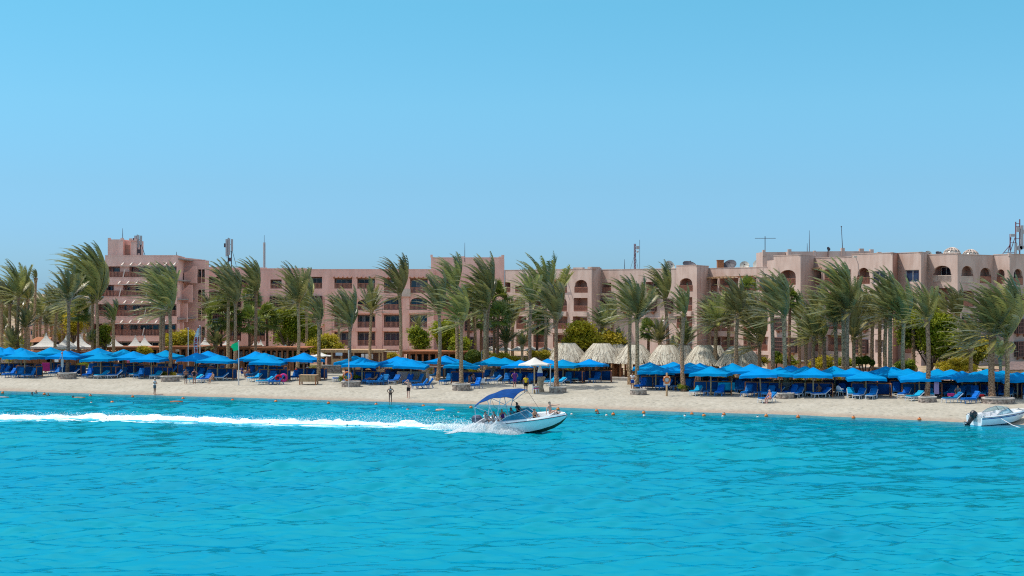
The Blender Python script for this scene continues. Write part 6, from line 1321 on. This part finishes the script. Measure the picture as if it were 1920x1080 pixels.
person(G(732, 756.5), R(5), 'hips', SKINDARK, HAIRDARK, [('bikini', C_WHITE), ('briefs', C_BLACK)], 'woman in a pale bikini standing alone at the waterline', .97)
person(G(766, 747), R(-15), 'hat', SKINPALE, HAIRFAIR, [('shorts', C_BLACK)], 'bare-chested man in black shorts walking on the sand, hand raised to his head', 1.08)
person(G(1186, 731), R(-20), 'fold', SKIN, HAIRDARK, [('shorts', C_BLUE), ('shirt', C_WHITE)], 'man in a white top and blue shorts between two palm trunks', 1.02)
person(G(986, 737.5), FACE_B, 'stand', SKINDARK, HAIRDARK, [('shorts', C_BLACK), ('shirt', C_YELLOW)], 'person in a bright yellow T-shirt seen from behind, near the white parasol', 1.05)
person(G(965, 727), R(190), 'hips', SKIN, HAIRDARK, [('dress', C_PURPLE)], 'woman in a dark purple sundress seen from behind, beyond the boat canopy', 1.02)
person(G(1308.5, 735), R(185), 'stand', SKIN, HAIRDARK, [('shorts', C_BLACK)], 'bare-backed man in black shorts under the parasols near the lifebuoy post', 1.1)
person(G(880, 722), R(60), 'bend', SKIN, HAIRDARK, [('shirt', C_BLACK), ('briefs', C_BLACK)], 'bather in black stooping over a lounger behind the planter', 1.0)
person(G(1578, 719), R(150), 'stand', mat('sunburnt_skin', (.50, .17, .11), .55), HAIRFAIR, [('briefs', C_BLUE)], 'sunburnt bare-backed man standing behind the windbreak of the white armchair', 1.05)
person(G(330, 693), R(100), 'walk', SKIN, HAIRDARK, [('shirt', C_ORANGE), ('shorts', C_WHITE)], 'person in an orange top walking behind the back windbreaks', 1.05)
person(G(284, 697), FACE_B, 'stand', SKIN, HAIRDARK, [('dress', C_BLACK)], 'woman in a long black dress behind the parasols near the wading man', 1.05)
person(G(241, 697), R(120), 'stand', SKIN, HAIRDARK, [('shirt', C_PINK), ('shorts', C_TEAL)], 'person in a pink top standing behind the back loungers', 1.0)
person(G(407, 707), R(170), 'stand', SKINDARK, HAIRDARK, [('dress', C_BLACK)], 'woman in black standing under the parasol by the green flag', 1.05)
person(G(502, 706), R(160), 'hips', SKINDARK, HAIRDARK, [('dress', C_BLACK)], 'woman in black leaning on a windbreak between the green flag and the crate', 1.0)
for px, py, rz, sk_, hr, wr, lb, ps in ((454, 707, 70, SKIN, HAIRDARK, [('shirt', C_BLUE), ('shorts', C_BLUE)], 'seated bather in bright blue at the green flag pole', 'sit'), (468, 708, -60, SKINDARK, HAIRDARK, [('briefs', C_BLACK)], 'seated dark bather facing the bather in blue', 'perch'), (556, 708, 60, SKINDARK, HAIRDARK, [('shirt', C_RED), ('shorts', C_BLACK)], 'seated person in a red vest just behind the wooden crate', 'perch'), (576, 704, -50, SKINDARK, HAIRDARK, [('shirt', C_GREY)], 'seated person in grey between crate and palm trunk', 'sit'),
                                         (1444, 757, -62, mat('pink_skin', (.58, .27, .21), .55), HAIRGREY, [('briefs', C_RED)], 'sunburnt elderly sitter on the edge of a white lounger by a planter', 'perch'), (1536, 744, -40, SKINDARK, HAIRDARK, [('briefs', C_BLACK)], 'dark bather sitting on a turquoise-backed lounger near the white armchair', 'perch'), (400, 719, -50, SKIN, HAIRDARK, [('suit', C_BLACK)], 'bather sitting among the loungers at the foot of the green flag', 'perch'), (668, 716, 60, SKIN, HAIRDARK, [('briefs', C_BLACK)], 'bare-backed man sitting just behind the lifebuoy planter', 'perch'),
                                         (1796, 748, -30, SKIN, HAIRDARK, [('shirt', C_GREY)], 'bather in grey sitting under the parasols above the moored boat', 'sit')):
    person(G(px, py), R(rz), ps, sk_, hr, wr, lb, 1.0)
for px, py, rz, sk_, m, lb in ((700, 720, -70, SKIN, C_BLUE, 'sunbather lying back on a lounger beside the blue rubber ring'), (1356, 738, -70, SKIN, C_BLACK, 'sunbather lying back under the turquoise towel'), (1290, 729, 55, SKIN, C_PINK, 'sunbather lying on a white lounger behind the leaning palm'), (1775, 741, -60, mat('red_tan', (.48, .18, .12), .55), C_BLACK, 'reddened sunbather lying near the last buoy post')):
    person(G(px, py) + Vector((0, 0, .05)), R(rz), 'recline', sk_, HAIRDARK, [('briefs', m)], lb, 1.0)
for px, py, sk_, hr, lb in ((60.5, 740.5, SKINDARK, HAIRDARK, 'dark-haired swimmer, shoulders under, beside a splashing friend'), (67.5, 737.5, SKIN, HAIRDARK, 'splashing swimmer just inshore of another'), (90.5, 742.5, SKIN, HAIRDARK, 'lone swimmer next to an orange buoy'), (137, 747.5, SKINDARK, HAIRDARK, 'swimmer resting against a floating orange noodle'), (1121, 776.5, SKIN, HAIRDARK, 'swimmer directly below an orange buoy near the speedboat bow')):
    p = W(px, py); person(p - Vector((0, 0, 1.38)), R(random.Random(px).uniform(-90, 90)), 'stand', sk_, hr, [('shirt', C_BLACK)], lb, 1.0)

# ------------------------------------------------------------------ buoys and floats
def buoy_proto(m, r, g_):
    o = empty('buoy', cat='buoy', group=g_); mb = MB(); mb.ball((0, 0, r * .45), r, 16, 10, .92); mb.build('float', m, o, True); mb = MB(); mb.tube([(0, 0, r * 1.3), (0, 0, r * 1.3 + .06)], .05, 8); mb.build('eye', DARKSTEEL, o); mb = MB(); mb.tube([(0, 0, -r * .3), (.05, .03, -.9)], .02, 5); mb.build('tether', DARKSTEEL, o); return o
OB = [(4.7, 738), (83, 740.5), (169, 743.5), (249, 745.5), (343, 749), (436, 752), (517, 754.5), (616, 757.5), (705, 760), (794, 763), (883, 765.5), (1046, 769), (1118.5, 772), (1149.6, 778.5), (1206.7, 775.5), (1297, 778), (1320, 781), (1357, 779), (1436.7, 781.5), (1496, 783.5), (1600, 785), (1723.7, 788)]
BIG = [(210, 757), (500, 765), (764, 772)]
WB = [(12, 751), (94.4, 754), (171, 756.5), (251, 758), (333, 760), (424, 763), (579, 767.5), (639, 769), (720.6, 771), (798, 773), (860, 775), (1071.6, 778), (1137, 780), (1207.7, 780.5), (1284, 781), (1355, 782), (1421, 783)]
for lst, m, r, nm, g_ in ((OB, ORANGE, .165, 'orange ball buoy', 'orange buoys of the swimming line'), (BIG, ORANGE, .20, 'bigger orange ball buoy', 'orange buoys of the swimming line'), (WB, BUOYWHITE, .115, 'small white ball buoy', 'white buoys of the outer line')):
    pr = buoy_proto(m, r, g_); objs = []
    for i, (px, py) in enumerate(lst): o = pr if i == 0 else copy_tree(pr); o.location = W(px, py); o.rotation_euler = (.15 * math.sin(i), .2 * math.cos(i * 2), i); objs.append(o)
    label_row(objs, nm)
for px, py, lb in ((5, 746, 'orange floating noodle nearest the grove end of the beach'), (148, 746.5, 'orange floating noodle held by a swimmer'), (331, 754, 'orange floating noodle drifting out from the planter')):
    p = W(px, py); mb = MB(); mb.tube([(-.62, 0, .03), (-.2, .05, .05), (.2, .02, .05), (.62, -.04, .03)], .075, 8); tag(mb.build('pool_noodle', ORANGE, None, True, p), lb, 'float')
p = W(825.6, 770); o = empty('floating_ring', p, label='flat orange ring float drifting in front of the planter', cat='float'); ring('ring', (0, 0, .05), .36, .08, ORANGE, o, 'z', 1.0); ring('rope', (0, 0, .12), .38, .02, C_WHITE, o, 'z')

# ------------------------------------------------------------------ speedboats
def make_boat(root, stripe=None, green=True, bimini=True, motor_m=MOTOR, tilt=0.0, glass=TINTED):
    ST = [(-3.0, 0, -.32, .98, -.02, 1.08, .74), (-2.0, 0, -.34, 1.0, -.03, 1.14, .74), (-1.0, 0, -.34, 1.0, -.03, 1.17, .76), (0, 0, -.34, .98, -.02, 1.17, .80), (1.0, 0, -.30, .86, .03, 1.10, .84), (1.8, 0, -.20, .66, .12, .97, .87), (2.5, 0, 0, .42, .26, .74, .89), (3.05, 0, .28, .20, .45, .44, .90), (3.4, 0, .58, .07, .66, .17, .90), (3.55, 0, .78, .02, .80, .03, .90)]
    def sec(i, s): x, _, zk, bc, zc, bg, zg = ST[i]; return [Vector((x, 0, zk)), Vector((x, s * bc, zc)), Vector((x, s * (bc + bg) / 2 + s * .03, (zc + zg) / 2)), Vector((x, s * bg, zg))]
    hm = MB()
    for s in (-1, 1):
        for i in range(len(ST) - 1):
            a, b_ = sec(i, s), sec(i + 1, s)
            for j in range(3): hm.cur = 1 if (j == 0 and green) else 0; hm.quad(a[j], b_[j], b_[j + 1], a[j + 1])
    hm.cur = 0; a, b_ = sec(0, -1), sec(0, 1); hm.quad(a[0], a[1], a[2], a[3], b_[3], b_[2], b_[1]); hull = hm.build('hull', [GELCOAT, BOATGREEN], root)
    rm = MB()
    for s in (-1, 1): rm.tube([sec(i, s)[3] + Vector((0, s * .015, -.02)) for i in range(len(ST))], .030, 6)
    rm.build('rub_rail', RUBRAIL, root)
    if stripe:
        sm = MB()
        for s in (-1, 1):
            for i in range(len(ST) - 2):
                a, b_ = sec(i, s), sec(i + 1, s); f = lambda q, t: q[2].lerp(q[3], t) + Vector((0, s * .006, 0)); sm.quad(f(a, .52), f(b_, .52), f(b_, .74), f(a, .74))
        sm.build('stripe', stripe, root)
    FZ_ = [.22, .22, .22, .22, .24, .40, .62, .75, .8, .8]; FW_ = [.95, .95, .95, .95, .86, .78, .72, .6, .5, .5]
    dm = MB()                                            # side decks, bow coaming, foredeck, floor and inner sides
    inn = lambda i, s: Vector((ST[i][0] - (.30 if i == len(ST) - 1 else 0), s * max(0, ST[i][5] - (.20 if i < 6 else .16)), ST[i][6] + (.10 if i > 3 else .02)))
    for s in (-1, 1):
        for i in range(len(ST) - 1):
            a, b_ = sec(i, s)[3], sec(i + 1, s)[3]; c, d = inn(i, s), inn(i + 1, s); m1, m2 = a.lerp(c, .35) + Vector((0, 0, .09)), b_.lerp(d, .35) + Vector((0, 0, .09)); dm.quad(a, b_, m2, m1); dm.quad(m1, m2, d, c)
            if i < 6: dm.quad(c, d, Vector((d.x, d.y * FW_[i + 1], FZ_[i + 1])), Vector((c.x, c.y * FW_[i], FZ_[i])))
    for i in range(6):
        q_ = [Vector((ST[k_][0], s_ * max(0, inn(k_, 1).y) * FW_[k_], FZ_[k_])) for k_, s_ in ((i, -1), (i + 1, -1), (i + 1, 1), (i, 1))]; dm.quad(*q_)
    dm.quad(*[Vector((ST[6][0], s_ * max(0, inn(6, 1).y) * f_, z_)) for s_, f_, z_ in ((-1, FW_[6], FZ_[6]), (1, FW_[6], FZ_[6]), (1, 1, .99), (-1, 1, .99))])
    dm.quad(inn(7, -1), inn(8, -1), inn(9, -1), inn(9, 1), inn(8, 1), inn(7, 1)); dm.quad(inn(0, -1), inn(0, 1), Vector((ST[0][0], .88, .22)), Vector((ST[0][0], -.88, .22))); dm.quad(sec(0, -1)[3], inn(0, -1), inn(0, 1), sec(0, 1)[3]); dm.build('deck', GELCOAT, root)
    sm = MB()
    for x, y, w_, l_ in ((-2.55, 0, 1.6, .5), (-.55, -.45, .6, .6), (-.55, .45, .6, .6), (1.55, -.40, .35, .9), (1.55, .40, .35, .9)): sm.box((x, y, .42), (l_, w_, .34)); 
    for x, y, w_ in ((-2.85, 0, 1.6), (-.85, -.45, .6), (-.85, .45, .6)): sm.box((x, y, .72), (.12, w_, .42))
    sm.build('seat', SEATVINYL, root)
    cm = MB(); cm.box((.55, -.58, .62), (.5, .55, .75)); cm.box((.55, .58, .62), (.5, .55, .75)); cm.build('console', GELCOAT, root)
    # windscreen
    gm, fm = MB(), MB(); zt = 1.42
    for s in (-1, 1):
        q = [Vector((-1.15, s * 1.02, .86)), Vector((.95, s * .95, .95)), Vector((.42, s * .84, zt)), Vector((-.55, s * .95, 1.20))]; gm.quad(*q); c = [Vector((.95, s * .95, .95)), Vector((1.28, s * .30, .98)), Vector((.70, s * .28, zt + .03)), Vector((.42, s * .84, zt))]; gm.quad(*c)
        for r_ in (q, c):
            for i in range(4): fm.beam(r_[i], r_[(i + 1) % 4], .045)
        fm.beam(Vector((1.28, s * .30, .98)), Vector((.2, s * .30, .72)), .04)
    if not bimini: gm.quad((1.28, -.3, .98), (1.28, .3, .98), (.70, .28, zt + .03), (.70, -.28, zt + .03))
    ws = gm.build('windscreen', glass, root); fm.build('frame', LEGWHITE if bimini else STEEL, ws)
    # outboard
    om = empty('outboard_motor', (0, 0, 0)); om.parent = root; om.location = (-3.12, 0, .55); om.rotation_euler = (0, tilt, 0); cm = MB(); n = 12; prof = [(-.05, .16, .20), (.10, .26, .34), (.32, .29, .40), (.52, .27, .36), (.64, .20, .26), (.68, .08, .10)]; V0 = []
    for z, hw, hl in prof:
        for k in range(n): a = 6.2832 * k / n; V0.append((-.18 + hl * math.copysign(abs(math.cos(a)) ** .7, math.cos(a)) - .05 * z, hw * math.copysign(abs(math.sin(a)) ** .7, math.sin(a)), z))
    for i in range(len(prof) - 1):
        for k in range(n): k2 = (k + 1) % n; cm.quad(V0[i * n + k], V0[i * n + k2], V0[(i + 1) * n + k2], V0[(i + 1) * n + k])
    cm.quad(*V0[-n:]); cm.quad(*V0[:n][::-1]); cm.build('cowl', motor_m, om, True); lm = MB(); lm.hexa([(-.34, -.06, -1.0), (-.02, -.06, -1.0), (-.02, .06, -1.0), (-.34, .06, -1.0)], [(-.36, -.12, 0), (.0, -.12, 0), (.0, .12, 0), (-.36, .12, 0)]); lm.box((-.25, 0, -.80), (.70, .34, .04)); lm.tube([(.08, 0, -.98), (-.1, 0, -1.0), (-.42, 0, -1.0), (-.55, 0, -.98)], [.02, .09, .09, .03], 8); lm.prism([(-.1, -.02, -1.3), (-.3, -.02, -1.25), (-.32, -.02, -1.0), (0, -.02, -1.0)], (0, .04, 0)); lm.build('lower_unit', MOTORBLACK, om); pm = MB()
    for k in range(3): a = 2.09 * k; pm.prism([(-.50, .03 * math.cos(a), -1.0 + .03 * math.sin(a)), (-.54, .20 * math.cos(a - .3), -1.0 + .20 * math.sin(a - .3)), (-.48, .20 * math.cos(a + .35), -1.0 + .20 * math.sin(a + .35))], (-.02, 0, 0))
    pm.build('propeller', STEEL, om); bm_ = MB(); bm_.box((.06, 0, .02), (.12, .36, .40)); bm_.build('bracket', STEEL, om)
    if bimini:
        nx, ny = 12, 8; X0, X1 = -2.75, .35; cm = MB(); top = lambda u, v: Vector((X0 + (X1 - X0) * u, (-1.38 + 2.76 * v) * (1 - .05 * (u - .5)), 2.30 + .42 * u - 0.02 + .34 * math.sin(math.pi * min(1, u * .95 + .02)) ** .9 - .20 * (2 * v - 1) ** 2 - .03 * math.cos(2 * math.pi * u * 3)))
        for dz in (0, -.025):
            for i in range(nx):
                for j in range(ny): q = [top(i / nx, j / ny), top((i + 1) / nx, j / ny), top((i + 1) / nx, (j + 1) / ny), top(i / nx, (j + 1) / ny)]; cm.quad(*[p + Vector((0, 0, dz)) for p in (q if dz == 0 else q[::-1])])
        bi = cm.build('bimini', BIMINI, root, True); fm = MB(); f2 = MB()
        for s, v in ((-1, 0), (1, 1)):
            pv = Vector((-1.35, s * 1.08, .82)); e = [top(u, v) - Vector((0, 0, .04)) for u in (.03, .36, .68, .97)]
            fm.tube([pv, e[1]], .026, 6); fm.tube([pv, e[2]], .026, 6); fm.tube([pv.lerp(e[1], .45), e[0]], .022, 6); fm.tube([pv.lerp(e[2], .55), e[3]], .022, 6); fm.tube([Vector((-2.95, s * 1.0, .80)), e[0]], .024, 6); f2.tube([e[3], Vector((1.25, s * .98, .95))], .012, 5); f2.tube([pv, Vector((-2.3, s * 1.0, 1.5)), e[0]], .012, 5)
        for u in (.03, .36, .68, .97): fm.tube([top(u, j / 8) - Vector((0, 0, .035)) for j in range(9)], .024, 6)
        fm.build('bimini_frame', LEGWHITE, bi); f2.build('strap', DARKSTEEL, bi)
    cl = MB()
    for s in (-1, 1):
        for x, yv, z in ((-2.8, 1.03, .83), (2.9, .42, 1.02)): cl.beam((x - .1, s * yv, z + .05), (x + .1, s * yv, z + .05), .04); cl.beam((x, s * yv, z - .03), (x, s * yv, z + .05), .04)
    cl.build('cleat', STEEL, root)
bp_ = W(978, 813); boat = empty('speedboat', bp_ + Vector((0, 0, .30)), label='white speedboat with a blue canopy and passengers throwing up spray', cat='speedboat')
boat.rotation_euler = (R(9), R(-5), R(-24)); boat.scale = (1.08, 1.08, 1.08); make_boat(boat)
bpy.context.view_layer.update(); MW = boat.matrix_world.copy()
def crew(lx, ly, lz, rz, pose, skin, hair, wear, lb, s=1.0, hk='hair'):
    E_ = (MW.to_3x3().normalized() @ Matrix.Rotation(rz, 3, 'Z')).to_euler(); person(MW @ Vector((lx, ly, lz + (.26 if lx < 1 else .08))), 0, pose, skin, hair, wear, lb, s, hk, E_)
crew(-2.35, -.45, .14, R(80), 'sit', SKINPALE, HAIRDARK, [('shirt', C_WHITE), ('shorts', C_GREY)], 'passenger in a white top and dark visor nearest the outboard motor')
crew(-1.75, -.55, .14, R(70), 'perch', SKINPALE, HAIRFAIR, [('suit', C_WHITE)], 'fair-haired woman in a white swimsuit in the stern of the speedboat')
crew(-1.15, -.30, .16, R(40), 'sit', SKIN, HAIRFAIR, [('suit', C_PURPLE)], 'bald-looking tanned passenger leaning an arm out under the canopy', 1.03)
crew(-.62, .15, .18, R(75), 'sit', SKINDARK, HAIRDARK, [('shirt', C_TEAL), ('shorts', C_BLACK)], 'passenger in a turquoise top behind the windscreen')
crew(-.30, .60, .36, R(80), 'sit', SKIN, HAIRDARK, [('shirt', C_BLACK), ('shorts', C_BLACK)], 'driver in black with hair tied in a bun', 1.05, 'bun')
crew(.10, -.62, .02, R(60), 'sit', SKIN, HAIRDARK, [('shorts', C_GREY)], 'passenger half hidden low behind the side windscreen', .9)
crew(1.30, -.40, .30, R(75), 'perch', SKIN, HAIRDARK, [('suit', C_BLACK)], 'woman in a black swimsuit leaning on the bow gunwale')
crew(2.25, .28, .52, R(75), 'wave', SKINPALE, HAIRDARK, [('briefs', C_BLUE)], 'young man in blue trunks sitting high in the bow with one arm stretched ahead', 1.06)
b2 = P(1872, 795, CAM_H * FPX / (795 - HOR)); b2.z = .18; boat2 = empty('speedboat', b2, label='empty white speedboat with a dark stripe and black tilted motor, nosed onto the sand', cat='speedboat'); boat2.rotation_euler = (R(3), R(-2), R(24)); boat2.scale = (.84, .84, .84); make_boat(boat2, C_BLUE, False, False, MOTORBLACK, R(38), CLEARG)
rp = MB(); st = boat2.matrix_basis @ Vector((-.9, -1.1, .6)); rp.tube([st, st + Vector((.7, -1.0, -.5)), st + Vector((1.3, -2.2, -.72))], .03, 6); tag(rp.build('mooring_rope', C_WHITE), 'pale mooring rope slanting from the empty speedboat into the water', 'rope')

# ------------------------------------------------------------------ wake and spray: churned foam, no counting it
rg = np.random.default_rng(3); sl_ = np.concatenate([[0], np.cumsum(np.hypot(*np.diff(path, axis=0).T))]); TOT = sl_[-1]
nu, nv = int(TOT / .09), 46; u = np.linspace(0, TOT, nu); cx, cy = np.interp(u, sl_, path[:, 0]), np.interp(u, sl_, path[:, 1]); tx, ty = np.gradient(cx), np.gradient(cy); tl = np.hypot(tx, ty); nx_, ny_ = -ty / tl, tx / tl
v = np.linspace(-1, 1, nv); UU, VV = np.meshgrid(u, v); q = UU / TOT; half = 1.5 + 1.3 * (1 - q) + .6 * np.exp(-((q - .42) / .22) ** 2)
XX = np.interp(UU, u, cx) + np.interp(UU, u, nx_) * VV * half; YY = np.interp(UU, u, cy) + np.interp(UU, u, ny_) * VV * half
F1_ = np.zeros_like(XX); F2_ = np.zeros_like(XX)
for i in range(nv):
    for j in range(nu):
        p_ = (XX[i, j], YY[i, j], 0.0); F1_[i, j] = noise.fractal((p_[0] * .55, p_[1] * 1.9, 2.0), .75, 2.2, 6); F2_[i, j] = noise.fractal((p_[0] * .28, p_[1] * .7, 9.0), .9, 2.0, 3)
F1_ = np.clip(F1_, -.9, .75); far_edge = np.exp(-((VV - .38) / .42) ** 2); near_edge = np.exp(-((VV + .60) / .26) ** 2) * np.clip(1.15 - np.abs(q - .74) * 2.6, .1, 1) * (.75 + .5 * F2_); mid = .45 * (q < .45)
env = np.maximum(np.maximum(far_edge, near_edge * .9), mid); cover = env * 1.02 + .45 * F1_ + .25 * F2_
Z = -.14 + np.clip((cover - .30) / .28, 0, 1) * (.15 + .10 * env * (1 + F1_) * (far_edge * 1.3 + .25) * (0.7 + .5 * q) + .20 * np.maximum(0, F1_) * far_edge)
kf = (cover > .28); kk = (kf[:-1, :-1] & kf[1:, :-1] & kf[:-1, 1:] & kf[1:, 1:]).ravel()
FOAM = mat('white_sea_foam', (.86, .92, .93), .85, c2=(.55, .78, .83), scale=1.6, spec=.2, coord='Object', bump=.4, bscale=9)
wme = grid_mesh('wake_foam', np.stack([XX.ravel(), YY.ravel(), Z.ravel()], 1), nu, nv, [FOAM], True, kk)
tag(link_mesh('wake_foam', wme), 'long streak of white foam trailing behind the speeding boat', 'wake', kind='stuff')
sp = MB(); rr = random.Random(8)
def puff(c, r): 
    o0 = len(sp.v); a = [Vector((1, 0, 0)), Vector((-1, 0, 0)), Vector((0, 1, 0)), Vector((0, -1, 0)), Vector((0, 0, 1)), Vector((0, 0, -1))]; M3 = Matrix.Rotation(rr.uniform(0, 6.28), 3, Vector((rr.gauss(0, 1), rr.gauss(0, 1), rr.gauss(0, 1))).normalized())
    for d in a: sp.v.append(tuple(c + (M3 @ d) * r * rr.uniform(.6, 1.3)))
    for f in ((0, 2, 4), (2, 1, 4), (1, 3, 4), (3, 0, 4), (2, 0, 5), (1, 2, 5), (3, 1, 5), (0, 3, 5)): sp.f.append(tuple(o0 + i for i in f)); sp.m.append(0)
for i in range(15000):                                     # sheet thrown off the near quarter of the hull
    t = rr.random() ** .8; lx = .75 - 5.2 * t; out = 1.05 + rr.random() ** 1.4 * (.35 + 2.1 * t ** .7); hgt = (1 - abs(rr.random() - .15)) * .95 * math.sin(math.pi * min(1, .12 + t * .75)) ** 1.2 * rr.random() ** 1.3; w_ = MW @ Vector((lx, -out, 0)); w_.z = .02 + hgt * (1.15 - .3 * (out - 1)); puff(w_, rr.uniform(.006, .024) * (1.25 - .5 * hgt))
for i in range(2500):                                     # and off the far quarter and astern
    t = rr.random(); lx = -2.9 - 4.5 * t; ly = rr.gauss(.8, .7); w_ = MW @ Vector((lx, ly, 0)); w_.z = .05 + abs(rr.gauss(0, .33)) * (1 - t * .6); puff(w_, rr.uniform(.012, .045))
for i in range(11000):                                     # ragged crest along the far side of the wake
    s_ = TOT * rr.random() ** .75; x_, y_ = np.interp(s_, u, cx), np.interp(s_, u, cy); qq = s_ / TOT; hv = (1.55 + 1.6 * (1 - qq)) * rr.gauss(.45, .2); z_ = .08 + abs(rr.gauss(0, .16 + .30 * math.exp(-((qq - .82) / .13) ** 2))); puff(Vector((x_ + np.interp(s_, u, nx_) * hv, y_ + np.interp(s_, u, ny_) * hv, z_)), rr.uniform(.008, .028))
mg = []                                                  # the solid white shoulder of the bow wave under the flying drops
nx2, ny2 = 150, 34
for j in range(ny2):
    for i in range(nx2):
        a_ = i / (nx2 - 1); o_ = j / (ny2 - 1); lx = .9 - 6.6 * a_; wd = .35 + 2.3 * a_ ** .8
        pr_ = math.sin(math.pi * min(1, .05 + o_ * .95)) ** .8; hh = .98 * math.sin(math.pi * min(1, a_ * 1.08 + .02)) ** 1.3 * (1 - .35 * a_) * pr_
        w_ = MW @ Vector((lx, -(.78 + wd * o_), 0)); nz = noise.fractal((w_.x * 1.7, w_.y * 2.2, 4.0 + o_ * 2), .8, 2.2, 5); w_.z = .02 + max(0, hh * (1 + .55 * nz)) ; w_.x += .1 * nz; w_.y -= .1 * nz; mg.append(tuple(w_))
b0 = len(sp.v); sp.v += mg
for j in range(ny2 - 1):
    for i in range(nx2 - 1):
        q_ = [b0 + j * nx2 + i, b0 + j * nx2 + i + 1, b0 + (j + 1) * nx2 + i + 1, b0 + (j + 1) * nx2 + i]; c_ = mg[j * nx2 + i]
        if noise.fractal((c_[0] * 1.1, c_[1] * 2.4, 7.7), .8, 2.2, 4) + 1.5 * (c_[2] - .04) > -.35: sp.f.append(tuple(q_)); sp.m.append(0)
SPRAY = mat('white_spray', (.90, .94, .95), .9, var=.06, scale=3, spec=.1, trans=.5)
tag(sp.build('spray', SPRAY), 'white spray thrown up beside and behind the speeding boat', 'spray', kind='stuff')
